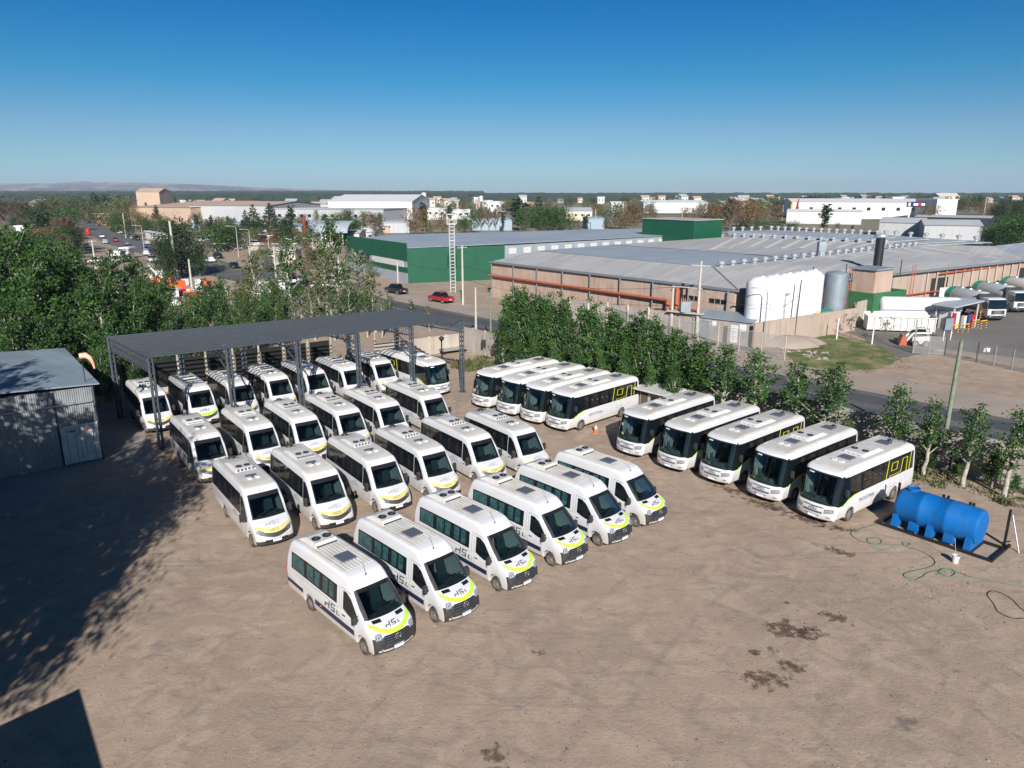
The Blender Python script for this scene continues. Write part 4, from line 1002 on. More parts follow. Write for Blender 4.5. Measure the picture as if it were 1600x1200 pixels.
# tall trees just outside the frame on the left: they throw the long shadow over the yard and shed
TALL = [tree_proto('poplar_tree', 'open', 13, 3.3, 3900, .25, 171+i, 'leaf_green', 'bark_white', 24, .60, 1, .7) for i in range(2)]
shade = [(x+1.74, y-19.8, 13.6, 4+i % 2) for i, (x, y) in enumerate([(-20.3, 34.5), (-19.8, 29.5), (-19.6, 26.4), (-22.5, 26.6), (-22.6, 31), (-22.4, 37.5), (-23.2, 41.5), (-20.8, 40.5), (-25.4, 45.8), (-25.2, 34), (-25.8, 39.5), (-28.8, 44.5), (-29.5, 39)])]
shade += [(-26.5, 24, 13.5, 0), (-28.5, 27.5, 14.5, 1), (-32, 28.5, 15, 2), (-36, 29, 15, 3), (-40, 31, 15, 0), (-45, 33, 14, 1), (-24.5, 22.5, 12.5, 2), (-30, 21, 15.5, 3), (-34.5, 26, 18.5, 0), (-38, 27, 18, 2), (-28, 16, 14, 1), (-33, 19, 14, 3)]
for i, (x, y, h, pr) in enumerate(shade):
    leaf_tree((BIG+TALL)[pr], x, y, h, 10, 'tall poplar, %s of the clump outside the left edge that shades the yard' % ORD[i], 'tall poplars at the left edge of the yard', wid=.80)
rr = random.Random(31); st = MB()
for _ in range(2600):
    y = 19+30*rr.random()**1.3; x = rr.uniform(-.75, .78)*(y+4); s_ = rr.uniform(.012, .04)*(1 if rr.random() < .93 else 1.8); a = rr.uniform(0, 6.28)
    if rr.random() < .35: q_ = G(1470+rr.gauss(0, 70), 905+rr.gauss(0, 40)); x, y = q_
    v = [(x+s_*math.cos(a+k*1.257)*rr.uniform(.7, 1.2), y+s_*math.sin(a+k*1.257)*rr.uniform(.7, 1.2), 0) for k in range(5)]+[(x+rr.uniform(-.3, .3)*s_, y, s_*rr.uniform(.5, .9))]
    st.add(v, [(k, (k+1) % 5, 5) for k in range(5)], 0 if rr.random() < .72 else 1)
mat('stone_dark', (.12, .11, .105), .9); mat('stone_pale', (.27, .24, .215), .9)
struct('gravel', st, ['stone_dark', 'stone_pale'], 'stuff')
# ------------------------------------------------------------ steel canopy
mat('steel_blue', (.040, .052, .068), .65, .0, (.06, .07, .08), 2, .5)
mat('steel_light', (.30, .33, .36), .5, .3)
mat('steel_black', (.012, .013, .015), .5)
mat('corrugated_grey', (.30, .33, .345), .5, .25, (.20, .21, .215), .6, .7, streak=.5, stripe=('X', 3.2, .8))
mat('roof_bluegrey', (.27, .33, .38), .5, .1, (.20, .25, .29), .35, .7, sheets=(30, 1.0, .03, R(39)))
mat('container_white', (.62, .63, .62), .5, 0, (.42, .36, .30), 2.5, .6)
mat('sock_orange', (.85, .30, .18), .7, 0, (.8, .55, .45), 3, .8)
mat('wall_concrete', (.36, .325, .29), .9, 0, (.26, .235, .21), .7, .8, bump=.2, bs=8, streak=.5)
mat('wall_beige', (.42, .365, .305), .9, 0, (.34, .295, .25), .6, .7, streak=.4)
mat('shade_cloth', (.008, .009, .009), .9)
mat('wood_green', (.20, .25, .17), .85, 0, (.13, .15, .10), 3, .8)
mat('pole_concrete', (.47, .44, .39), .85, 0, (.36, .33, .29), 2, .6)
mat('wood_dark', (.09, .065, .05), .9); mat('wire', (.02, .02, .02), .6)
mat('white_metal', (.72, .73, .74), .45); mat('galvanised', (.42, .44, .45), .4, .6)
mat('tank_blue', (.001, .115, .38), .5, 0, (.03, .14, .33), 1.2, .5, lohi=(.45, .72), spec=.3, streak=.35)
mat('orange', (.75, .12, .03), .5); mat('hose_green', (.035, .17, .09), .5, 0, (.12, .14, .10), 2, .7); mat('rust_red', (.42, .10, .045), .6, 0, (.30, .09, .05), 2, .7)
CA, CD_, CBk, CC_ = Vector((-25.1, 48.9, 0)), Vector((-4.55, 64.1, 0)), Vector((-31.8, 56.1, 0)), Vector((-11.3, 69.5, 0))
can = thing('steel_canopy', 'long dark steel canopy of open purlins over the back row of minibuses', 'canopy', CA)
can.location = (0, 0, 0); ZC = 6.62
def cpt(u, v, z): return CA.lerp(CD_, u).lerp(CBk.lerp(CC_, u), v)+Vector((0, 0, z))
us = [0, .205, .41, .605, .80, 1.0]
for i, u in enumerate(us):
    for v in (0, 1):
        b = cpt(u, v, 0); m = MB(); du = (CD_-CA).normalized()*.125; dv = (CBk-CA).normalized()*.125; cs = [b-du-dv, b+du-dv, b+du+dv, b-du+dv]
        for c in cs: m.beam(c, c+Vector((0, 0, ZC)), .09, .09)
        nz = 16
        for k in range(nz):
            z0, z1 = Vector((0, 0, ZC*k/nz)), Vector((0, 0, ZC*(k+1)/nz))
            for j in range(4):
                a, c = cs[j], cs[(j+1) % 4]
                m.beam(a+z0, c+z1, .05, .04) if k % 2 else m.beam(c+z0, a+z1, .05, .04)
        m.box(b.x-.3, b.x+.3, b.y-.3, b.y+.3, 0, .06); m.build('post', 'steel_blue', can)
    m = MB(); dp = 1.0 if i in (0, 5) else .75
    for off in (-.1, .1):
        o = (CD_-CA).normalized()*off
        m.beam(cpt(u, 0, ZC)+o, cpt(u, 1, ZC)+o, .07, .07); m.beam(cpt(u, 0, ZC-dp)+o, cpt(u, 1, ZC-dp)+o, .06, .06)
        for k in range(18):
            p, q = cpt(u, k/18, ZC), cpt(u, (k+1)/18, ZC-dp)
            m.beam(cpt(u, k/18, ZC)+o, cpt(u, (k+.5)/18, ZC-dp)+o, .03, .03); m.beam(cpt(u, (k+.5)/18, ZC-dp)+o, cpt(u, (k+1)/18, ZC)+o, .03, .03)
    if i not in (0, 5):
        m.beam(cpt(u, 0, ZC-2.0), cpt(u, .22, ZC-dp), .08, .08); m.beam(cpt(u, 1, ZC-2.0), cpt(u, .78, ZC-dp), .08, .08)
    m.build('truss', 'steel_blue', can)
npur = 15
for k in range(npur):
    v = k/(npur-1); m = MB(); z = ZC+.10
    a, b = cpt(-.006, v, z), cpt(1.006, v, z); m.beam(a, b, .045, .10); m.beam(a+Vector((0, 0, .056)), b+Vector((0, 0, .056)), .075, .012, 0)
    m.build('purlin', 'steel_blue', can)
# ------------------------------------------------------------ shed, container, wind sock
sh = thing('metal_shed', 'grey corrugated metal shed with pale blue roof at the left edge, in tree shadow', 'shed')
s0 = Vector((-28.2, 47.0)); sx = Vector((-.775, -.632)); sy = Vector((-.632, .775))
def sq(a, b): p = s0+sx*a+sy*b; return (p.x, p.y)
m = MB(); m.prism([sq(0, 0), sq(17, 0), sq(17, 13), sq(0, 13)], 0, [5.15, 5.35, 5.5, 5.35], 0)
m.build('wall', 'corrugated_grey', sh)
m = MB(); m.prism([sq(-.35, -.3), sq(8.5, -.3), sq(8.5, 13.3), sq(-.35, 13.3)], [5.28, 5.75, 5.95, 5.45], [5.36, 5.83, 6.03, 5.53]); m.prism([sq(8.5, -.3), sq(17.3, -.3), sq(17.3, 13.3), sq(8.5, 13.3)], [5.75, 5.3, 5.5, 5.95], [5.83, 5.38, 5.58, 6.03])
m.build('roof', 'roof_bluegrey', sh)
m = MB(); m.prism([sq(2.45, -.14), sq(9.2, -.14), sq(9.2, -.04), sq(2.45, -.04)], .05, 4.1); d = m.build('sliding_door', 'corrugated_grey', sh)
m = MB(); m.beam((*sq(.2, -.16), 4.2), (*sq(17, -.16), 4.25), .06, .1); m.build('door_track', 'galvanised', sh)
m = MB()
for a in (.05, 2.4, 9.25): m.beam((*sq(a, -.06), 0), (*sq(a, -.06), 5.1), .1, .1)
m.build('corner_post', 'steel_blue', sh)
ct = thing('container', 'white container whose closed doors show at the near corner of the shed', 'container')
m = MB(); m.prism([sq(.12, -.22), sq(2.32, -.22), sq(2.32, -.05), sq(.12, -.05)], .12, 2.72); m.build('frame', 'container_white', ct)
for a0, a1 in ((.2, 1.2), (1.24, 2.24)):
    m = MB(); m.prism([sq(a0, -.27), sq(a1, -.27), sq(a1, -.223), sq(a0, -.223)], .22, 2.62); d = m.build('door', 'container_white', ct)
    m = MB()
    for a in (a0+.25, a1-.25): m.beam((*sq(a, -.30), .2), (*sq(a, -.30), 2.64), .03, .03)
    m.build('locking_rod', 'galvanised', d)
    m = MB(); m.prism([sq(a0+.2, -.285), sq(a0+.6, -.285), sq(a0+.6, -.273), sq(a0+.2, -.273)], 2.3, 2.42); m.build('marking', 'rust_red', d)
wsx, wsy = s0+sx*.35+sy*.4
ws = thing('wind_sock', 'faded orange wind sock on a mast at the corner of the shed roof', 'wind sock', (wsx, wsy, 5.3))
m = MB(); m.tube([(0, 0, 0), (0, 0, 2.0)], .03, 6); m.build('mast', 'steel_black', ws)
m = MB(); m.tube([(-.1, 0, 1.9), (.22, .1, 1.93), (.45, .15, 1.75), (.58, .2, 1.4), (.64, .2, 1.0)], [.20, .20, .15, .09, .06], 10, cap=False); m.build('sock', 'sock_orange', ws)
# building behind the camera whose corner shadow falls into the yard
k = Vector((.088, -.996)); c0 = Vector((-16.04, 22.85))+k*(4.2/math.tan(R(28)))
bo = thing('workshop', 'plain concrete workshop just outside the left foot of the photo, casting a square shadow', 'building')
t_, n_ = Vector((.61, -.79)), Vector((-.65, -.76))
m = MB(); m.prism([tuple(c0), tuple(c0+t_*9), tuple(c0+t_*9+n_*9), tuple(c0+n_*9)], 0, 4.1); m.build('wall', 'wall_concrete', bo)
m = MB(); q0 = c0-t_*.1-n_*.1; m.prism([tuple(q0), tuple(q0+t_*9.2), tuple(q0+t_*9.2+n_*9.2), tuple(q0+n_*9.2)], 4.1, 4.2); m.build('roof', 'wall_concrete', bo)
# ------------------------------------------------------------ walls
sw = thing('street_wall', 'long precast concrete wall between the yard and the street, behind the poplars', 'wall')
a = -16.0
while a < 53.6:
    m = MB(); m.prism([SF(a+.09, -.05), SF(a+2.0, -.05), SF(a+2.0, .05), SF(a+.09, .05)], 0, 2.75)
    m.build('panel', 'wall_concrete', sw)
    m = MB(); m.prism([SF(a-.09, -.1), SF(a+.09, -.1), SF(a+.09, .1), SF(a-.09, .1)], 0, 2.85); m.build('post', 'wall_beige', sw); a += 2.09
e0 = Vector(SF(a-.2, 0)); wd = Vector((-.82, -.572))
bw = thing('back_wall', 'low beige wall closing the yard behind the canopy', 'wall')
for i in range(5):
    p, q = e0+wd*(i*2.2+.05), e0+wd*(i*2.2+2.15); nn = Vector((-wd.y, wd.x))*.07
    m = MB(); m.prism([tuple(p-nn), tuple(q-nn), tuple(q+nn), tuple(p+nn)], 0, 2.0); m.build('panel', 'wall_beige', bw)
    q2 = e0+wd*(i*2.2+2.2); m = MB(); m.box(q2.x-.1, q2.x+.1, q2.y-.1, q2.y+.1, 0, 2.1); m.build('post', 'wall_beige', bw)
fe = thing('shaded_fence', 'fence of whitish posts with black shade cloth above a low beige wall, behind the canopy', 'fence')
for i in range(14):
    s_ = 11.0+i*2.45; p, q = e0+wd*s_, e0+wd*(s_+2.45); nn = Vector((-wd.y, wd.x))
    m = MB(); m.prism([tuple(p-nn*.08), tuple(q-nn*.08), tuple(q+nn*.08), tuple(p+nn*.08)], 0, .45); m.build('base', 'wall_beige', fe)
    if i not in (0, 1): m = MB(); p2, q2 = p+wd*.2, q-wd*.2; m.prism([tuple(p2-nn*.02), tuple(q2-nn*.02), tuple(q2+nn*.02), tuple(p2+nn*.02)], .48, 3.0); m.build('shade_panel', 'shade_cloth', fe)
    m = MB(); m.tube([(p.x, p.y, 0), (p.x, p.y, 3.3)], .11, 8); m.build('post', 'bark_white', fe)
# chain link material
def chain(name, dens):
    m = bpy.data.materials.new(name); m.use_nodes = True; t = m.node_tree; N = t.nodes
    b = N['Principled BSDF']; b.inputs['Base Color'].default_value = (.45, .46, .46, 1); b.inputs['Metallic'].default_value = .4; b.inputs['Roughness'].default_value = .5
    tr = N.new('ShaderNodeBsdfTransparent'); mx = N.new('ShaderNodeMixShader'); mx.inputs[0].default_value = dens
    t.links.new(tr.outputs[0], mx.inputs[1]); t.links.new(b.outputs[0], mx.inputs[2]); t.links.new(mx.outputs[0], N['Material Output'].inputs[0]); MATS[name] = m
chain('chain_link', .20)
def fence(label, pts, h, step, post='galvanised', name='wire_fence', pw=.05, rail=True):
    f = thing(name, label, 'fence')
    for p, q in zip(pts, pts[1:]):
        p, q = Vector(p), Vector(q); n_ = max(1, round((q-p).length/step)); d = (q-p)/n_
        for i in range(n_+1):
            c = p+d*i; m = MB(); m.tube([(c.x, c.y, 0), (c.x, c.y, h+.1)], pw, 6); m.build('post', post, f)
        m = MB(); nn = Vector((-d.y, d.x)).normalized()*.008
        m.prism([tuple(p-nn), tuple(q-nn), tuple(q+nn), tuple(p+nn)], .05, h); m.build('mesh_panel', 'chain_link', f)
        if rail:
            m = MB(); m.beam((p.x, p.y, h), (q.x, q.y, h), .045, .045); m.beam((p.x, p.y, .1), (q.x, q.y, .1), .04, .04); m.build('rail', post, f)
    return f
fence('tall wire fence with white posts along the far verge in front of the green hall', [SF(27, 22.5), SF(47, 23.5), SF(66, 25.5), SF(76, 32)], 2.6, 2.9, 'pole_concrete')
fence('wire fence with metal posts and gates in front of the truck yard', [G(1426, 552), G(1475, 556), G(1525, 566), G(1610, 584), G(1700, 598)], 2.1, 2.0)
gt = thing('gate_notice', 'small white notice on the truck yard fence', 'sign'); p = G(1538, 567); m = MB(); m.box(p[0]-.35, p[0]+.35, p[1]-.06, p[1]-.03, 1.2, 1.65); m.build('board', 'white_metal', gt)
wf = thing('post_and_rail', 'dark metal fence posts with rails in front of the street wall, behind the blue tank', 'fence')
for i, (x, y) in enumerate([SF(a, -1.4) for a in (-7, -4.4, -1.8, .8, 3.4, 6, 8.6)]):
    m = MB(); m.beam((x, y, 0), (x, y, 1.75), .09, .09); m.build('post', 'steel_black', wf)
for z in (.4, 1.1):
    m = MB(); m.beam((*SF(-7, -1.4), z), (*SF(8.6, -1.4), z), .03, .03); m.build('rail', 'steel_black', wf)
# ------------------------------------------------------------ blue tank and its frame
bt = thing('water_tank', 'big blue plastic water tank lying on a black steel frame', 'tank', (22.72, 35.35, 0), math.atan2(-.775, .632))
m = MB(); M = Matrix.Translation((0, 0, 1.22)) @ Matrix.Rotation(R(90), 4, 'Y'); r = .93; pr = [(.001, -2.12), (r*.55, -2.10), (r*.86, -2.02), (r*.97, -1.9), (r, -1.78)]
for c in (-.75, .55):
    pr += [(r, c-.10), (r*1.022, c-.06), (r*1.022, c+.06), (r, c+.10)]
pr += [(r, 1.85), (r*.96, 1.98), (r*.88, 2.03), (r*.86, 2.05), (.001, 2.09)]
m.lathe(pr, 48, 0, M); m.build('shell', 'tank_blue', bt, sharp=40)
for x in (-1.85, -.95, -.1, .8, 1.75):
    m = MB(); big = x in (-1.85, -.1, 1.75); w_ = .17 if big else .26; yy = .80 if big else .62
    for s_ in (-1, 1):
        m.add([(x-w_, s_*yy*.9, .12), (x+w_, s_*yy*.9, .12), (x+w_, s_*(yy+.10), .12), (x-w_, s_*(yy+.10), .12), (x-w_*.8, s_*.5, .62), (x+w_*.8, s_*.5, .62), (x+w_*.8, s_*(.86 if big else .74), .85), (x-w_*.8, s_*(.86 if big else .74), .85)],
              [(0, 1, 2, 3), (4, 7, 6, 5), (0, 4, 5, 1), (1, 5, 6, 2), (2, 6, 7, 3), (3, 7, 4, 0)])
    m.box(x-w_, x+w_, -.7, .7, .14, .5); m.build('foot', 'tank_blue', bt)
m = MB(); m.lathe([(.30, 0), (.30, .12), (.34, .13), (.34, .2), (.26, .22), (.24, .15), (.001, .14)], 20, 0, Matrix.Translation((-1.45, 0, 2.08))); m.build('lid', 'tank_blue', bt, sharp=30)
fr = thing('tank_stand', 'black steel skid frame with upright posts carrying the blue tank', 'frame', (22.72, 35.35, 0), math.atan2(-.775, .632))
for a_, b_ in (((-2.7, -.98, .08), (3.0, -.98, .08)), ((-2.7, .98, .08), (3.0, .98, .08)), ((2.92, -.98, .08), (2.92, 1.6, .08)), ((-2.62, -.9, .082), (-2.62, .9, .082)), ((0, -.9, .06), (0, .9, .06)), ((1.9, -.9, .06), (1.9, .9, .06))):
    m = MB(); m.beam(a_, b_, .15, .12); m.build('beam', 'steel_black', fr)
for x, y, h in ((-.35, 1.25, 1.9), (-.12, 1.25, 1.9), (.95, 1.25, 1.9), (1.12, 1.25, 1.9), (2.7, 1.55, 2.0), (-2.6, 1.1, 1.9)):
    m = MB(); m.box(x-.055, x+.055, y-.055, y+.055, 0, h); m.build('post', 'steel_black', fr)
m = MB(); m.beam((-.35, 1.25, 1.72), (1.12, 1.25, 1.72), .05, .06); m.build('crossbar', 'steel_black', fr)
p = G(1492, 879); bk = thing('bucket', 'white plastic bucket with a stick in it beside the blue tank', 'bucket', (p[0], p[1], 0))
m = MB(); m.lathe([(.14, 0), (.17, .38), (.185, .38), (.185, .41), (.165, .41), (.13, .04), (.001, .04)], 20); m.build('pail', 'container_white', bk, sharp=30)
m = MB(); pts = [(.19*math.cos(R(12*i)), .04+.19*math.sin(R(12*i))*.2, .38-.16*math.sin(R(12*i))) for i in range(16)]; m.tube(pts, .006, 4); m.build('bail', 'galvanised', bk)
sk = thing('mop_stick', 'thin wooden stick standing in the white bucket', 'stick', (p[0], p[1], .05)); m = MB(); m.tube([(.05, 0, 0), (-.16, .06, 1.25)], .014, 6); m.build('handle', 'wall_beige', sk)
p = G(1592, 864); q_ = thing('leaning_pole', 'pale metal pole leaning beside the black frame at the right edge', 'pole', (p[0], p[1], 0)); m = MB(); m.tube([(0, 0, 0), (-.12, .75, 1.75)], .035, 8); m.tube([(-.02, .2, .5), (.5, .45, .45)], .03, 6); m.build('tube', 'galvanised', q_)
def hose(label, pts, m_, rad=.018):
    P_ = [Vector((*G(x, y), rad)) for x, y in pts]; out = []
    for i in range(len(P_)-1):
        a_, b_, c_, d_ = P_[max(0, i-1)], P_[i], P_[i+1], P_[min(len(P_)-1, i+2)]
        for k in range(6):
            t = k/6; out.append(.5*((2*b_)+(c_-a_)*t+(2*a_-5*b_+4*c_-d_)*t*t+(3*b_-a_-3*c_+d_)*t**3))
    out.append(P_[-1]); mb = MB(); mb.tube(out, rad, 6); tag(mb.build('hose', m_), label, 'hose')
hz = [(910, 660), (860, 700), (780, 725), (735, 745), (760, 775), (830, 800), (880, 800), (885, 780), (850, 768), (815, 780), (840, 800), (930, 808), (1010, 810), (1030, 800), (1000, 793), (995, 805), (1030, 820), (1090, 840), (1140, 870), (1155, 900), (1120, 920), (1050, 935), (1003, 950), (1005, 968), (1050, 980), (1085, 970), (1120, 945), (1170, 935), (1190, 925), (1230, 925), (1255, 945), (1230, 965), (1190, 955), (1172, 940), (1205, 930), (1290, 950), (1315, 962), (1400, 980), (1500, 1000), (1650, 1028)]
hose('long green garden hose snaking from the blue tank across the dirt', [(1100+x/3.2, 600+y/3.2) for x, y in hz], 'hose_green', .020)
hose('black cable lying in a loop at the right edge of the dirt yard', [(1100+x/3.2, 600+y/3.2) for x, y in [(1600, 1172), (1540, 1172), (1470, 1140), (1448, 1100), (1418, 1060), (1425, 1040), (1460, 1038), (1530, 1070), (1580, 1120), (1605, 1140), (1680, 1200)]], 'steel_black', .016)
p = G(931, 676); co = thing('traffic_cone', 'orange traffic cone with a white band standing by the far group of coaches', 'cone', (p[0], p[1], 0))
m = MB(); m.box(-.21, .21, -.21, .21, 0, .05); m.lathe([(.16, .05), (.115, .30), (.07, .55), (.04, .76), (.001, .77)], 18); m.build('body', 'orange', co, sharp=40)
m = MB(); m.lathe([(.118, .32), (.078, .54)], 18); m.build('reflective_band', 'white_metal', co)
# guard hut
gh = thing('guard_hut', 'small beige guard hut with a flat white overhanging roof between the two coach groups', 'hut', (11.9, 57.3, 0), math.atan2(-.738, .676))
m = MB(); m.box(-1.0, 1.0, -.9, .9, 0, 2.15); m.build('wall', 'wall_beige', gh)
m = MB(); m.box(-1.5, 1.9, -1.5, 1.4, 2.15, 2.27); m.build('roof', 'unit_white', gh)
m = MB(); m.box(-.9, -.2, -.93, -.9, .1, 1.95); m.build('door', 'wood_dark', gh); m = MB(); m.box(.1, .8, -.92, -.9, .9, 1.8); m.build('window', 'dark_glass', gh)
m = MB(); m.box(1.3, 1.38, -1.3, -1.22, 0, 2.15); m.box(1.3, 1.38, .8, .88, 0, 2.15); m.build('roof_post', 'rust_red', gh)
p = G(707, 551); lt = thing('low_platform', 'low dark slab platform on the ground near the canopy corner', 'platform', (p[0], p[1], 0), R(33)); m = MB(); m.box(-1.5, 1.5, -.8, .8, .42, .52); m.build('top', 'galvanised', lt)
for x in (-1.3, 1.3): m = MB(); m.box(x-.06, x+.06, -.6, .6, 0, .42); m.build('leg', 'steel_black', lt)
p = (-7.6, 76.5); gl_ = thing('post_lamp', 'black post with a funnel-shaped top behind the coach under the canopy', 'post', (p[0], p[1], 0)); m = MB(); m.tube([(0, 0, 0), (0, 0, 2.5)], .07, 8); m.build('post', 'steel_black', gl_); m = MB(); m.lathe([(.08, 2.2), (.26, 2.45), (.3, 2.6), (.1, 2.75), (.001, 2.8)], 14); m.build('head', 'steel_black', gl_)
p = SF(50.6, -.5); bx = thing('meter_box', 'black box mounted on a pole against the street wall', 'box', (p[0], p[1], 0)); m = MB(); m.tube([(0, 0, 0), (0, 0, 2.4)], .05, 6); m.build('pole', 'galvanised', bx); m = MB(); m.box(-.25, .25, -.2, -.05, 1.1, 1.9); m.build('case', 'steel_black', bx)
# ------------------------------------------------------------ weeds and shrubs
def tufts(name, label, cat, spots, m_, n_, size, seed, kind=None):
    rr = random.Random(seed); mb = MB()
    for (x, y, r_, h) in spots:
        for _ in range(n_):
            a = rr.uniform(0, 6.28); d = r_*math.sqrt(rr.random()); p = Vector((x+d*math.cos(a), y+d*math.sin(a), 0)); hh = h*rr.uniform(.3, 1)*(1.1-d/r_*.7)
            w_ = Vector((rr.uniform(-1, 1), rr.uniform(-1, 1), 0)).normalized()*size; tip = p+Vector((rr.gauss(0, .25), rr.gauss(0, .25), 1))*hh
            mid = p.lerp(tip, .6)
            mb.add([p-w_*.5, p+w_*.5, mid+w_, tip, mid-w_], [(0, 1, 2, 3, 4)])
    o = mb.build(name, m_)
    if kind: o['kind'] = kind
    else: tag(o, label, cat)
    return o
rr = random.Random(4)
tufts('weeds', '', '', [(*SF(rr.uniform(-14, 14), rr.uniform(-3.6, -.4)), rr.uniform(.3, 1.0), rr.uniform(.15, .6)) for _ in range(70)], 'leaf_olive', 60, .05, 5, 'stuff')
tufts('weeds', '', '', [(*SF(rr.uniform(14, 50), rr.uniform(-3.2, -.4)), rr.uniform(.3, 1.0), rr.uniform(.15, .5)) for _ in range(70)], 'leaf_green', 40, .06, 6, 'stuff')
tufts('grass_blades', '', '', [(G(1310, 552)[0]+rr.gauss(0, 2.6), G(1310, 552)[1]+rr.gauss(0, 3.4), 1.2, .12) for _ in range(90)], 'leaf_olive', 70, .05, 7, 'stuff')
p = G(742, 576); tufts('shrub', 'yellowish wild shrub growing between the canopy corner and the first coach', 'shrub', [(p[0]+a_, p[1]+b_, .9, 1.5) for a_, b_ in ((0, 0), (-1, .3), (1.1, -.2), (.4, .7), (-.5, -.6), (1.7, -.6), (-1.6, .5))], 'leaf_olive', 150, .09, 9)
tufts('stones', '', '', [(*SF(rr.uniform(24, 30), rr.uniform(26, 29)), .6, .35) for _ in range(8)], 'wall_concrete', 12, .3, 10, 'stuff')
# dirt bank beside the transformer hut
m = MB(); cx, cy = G(1232, 538); vs = []; fs = []; nr, ns_ = 7, 28; rq = random.Random(3)
for j in range(nr+1):
    for i in range(ns_):
        t = 2*math.pi*i/ns_; f = j/nr; rad = (1-f)*(1+.12*math.sin(3*t)+.08*math.sin(7*t+1)); vs.append((cx+4.5*rad*math.cos(t), cy+2.6*rad*math.sin(t), 1.1*(1-(1-f)**2)**.8*(1+rq.uniform(-.06, .06)) if j else -.05))
for j in range(nr):
    for i in range(ns_): fs.append((j*ns_+i, j*ns_+(i+1) % ns_, (j+1)*ns_+(i+1) % ns_, (j+1)*ns_+i))
m.add(vs, fs, 0, True); struct('dirt_bank', m, 'verge_dust')
# ------------------------------------------------------------ factory
mat('brick', (.39, .275, .215), .9, 0, (.45, .35, .28), .5, .8, world=True, streak=.45)
mat('brick_pale', (.40, .32, .26), .9, 0, (.34, .25, .20), .3, .8, world=True, streak=.45)
mat('roof_grey', (.43, .42, .41), .65, .05, (.37, .37, .365), .12, .7, sheets=(14, 1.1, .05, R(-50)))
mat('roof_grey_blue', (.33, .37, .41), .6, .05, (.29, .33, .37), .1, .7, sheets=(14, 1.1, .05, R(-50)))  # on the factory slope turned from the sun, paints in its sky-lit tone
mat('roof_seam', (.16, .18, .20), .6); mat('skylight', (.62, .59, .52), .5, 0, (.52, .49, .42), .6, .7)
mat('green_cladding', (.004, .085, .042), .6, .0, (.003, .07, .034), .4, .6, streak=.35, stripe=('X', 2.4, .5))
mat('grey_cladding', (.36, .41, .45), .5, .2, (.30, .35, .39), .3, .6, streak=.35, stripe=('X', 2.0, .6))
mat('vent_metal', (.55, .57, .58), .35, .6); mat('hdpe_white', (.66, .67, .70), .5, 0, (.60, .60, .60), .6, .5)
mat('tank_teal', (.02, .16, .14), .5); mat('tank_grey', (.28, .33, .36), .5, .3, (.2, .24, .27), .8, .7)
mat('container_green', (.03, .16, .06), .55, 0, (.02, .10, .04), 1, .6, stripe=('X', 3, .8))
fa = thing('factory', 'huge low brick factory with grey metal roofs, vents and a red wall pipe', 'factory')
EL = Vector((-3.6, 127.3, 6)); ER = Vector((27.5, 89.3, 6)); SE = Vector((91.6, 130.7, 6)); FAR = Vector((150, 172, 6))
RL = Vector((4.4, 131.8, 7.5)); RH = Vector((28.4, 102.7, 7.5)); R2 = Vector((81.5, 146.2, 7.5)); V0 = Vector((22.2, 164.2, 6.3)); VM = Vector((45.6, 118.0, 7.35))
V1 = Vector((43.0, 134.5, 6.7)); K0 = Vector((51.3, 173.6, 7.5)); K1 = Vector((60.1, 168.8, 7.5)); K2 = Vector((77.7, 149.9, 7.5))
H0 = Vector((52.3, 180, 8.5)); H1 = Vector((65.3, 186.1, 8.5)); H2 = Vector((84, 161.4, 8.5)); H3 = Vector((93, 142.5, 8.3)); H4 = Vector((107, 153.7, 7.5))
up = Vector((0, 0, 1))
def wallseg(p, q, h, name, m_, parent, th=.3):
    p, q = Vector(p), Vector(q); d = (q-p).normalized(); n_ = Vector((-d.y, d.x, 0))*th
    if n_.y < 0: n_ = -n_
    m = MB(); m.prism([(p.x, p.y), (q.x, q.y), (q.x+n_.x, q.y+n_.y), (p.x+n_.x, p.y+n_.y)], 0, h); return m.build(name, m_, parent)
wallseg(EL, ER, 5.9, 'wall', 'brick', fa); wallseg(ER+Vector((.05, 0, 0)), SE, 5.9, 'wall', 'brick_pale', fa); wallseg(SE, FAR, 5.9, 'wall', 'brick_pale', fa)
def plane(pts, m_, name='roof', th=.12):
    m = MB(); n_ = len(pts); v = [tuple(p) for p in pts]+[tuple(p-up*th) for p in pts]
    m.add(v, [tuple(range(n_)), tuple(range(n_, 2*n_))[::-1]]+[(i, n_+i, n_+(i+1) % n_, (i+1) % n_) for i in range(n_)]); return m.build(name, m_, fa)
ov = Vector((-.55, -.75, 0))*.5
plane([EL+ov, ER+ov+Vector((.7, -.1, 0)), RH, RL], 'roof_grey')
plane([ER+ov+Vector((.7, -.1, 0)), SE+Vector((.4, -.5, 0)), H3-up*.7, R2, RH], 'roof_grey')
plane([RL, RH, VM, V1, V0], 'roof_grey_blue'); plane([V0, V1, VM, R2, K2, K1, K0], 'roof_grey'); plane([VM, RH, R2], 'roof_grey', th=.05)  # first slope takes the bluer copy: shaded, sky-lit look put into the colour
plane([K0, K1, K2, R2, H3, H2, H1, H0], 'roof_grey_blue')
plane([H3-up*.75, SE+Vector((.4, -.5, .02)), FAR+Vector((.4, -.5, 0)), H4+Vector((60, 45, 0)), H4], 'roof_grey_blue')
m = MB(); m.beam(EL+ov, ER+ov+Vector((.6, -.1, 0)), .3, .3); m.beam(ER+ov+Vector((.7, 0, 0)), SE+Vector((.4, -.6, 0)), .25, .3); m.beam(SE+Vector((.4, -.6, 0)), FAR+Vector((.4, -.6, 0)), .25, .3); m.build('gutter', 'roof_seam', fa)
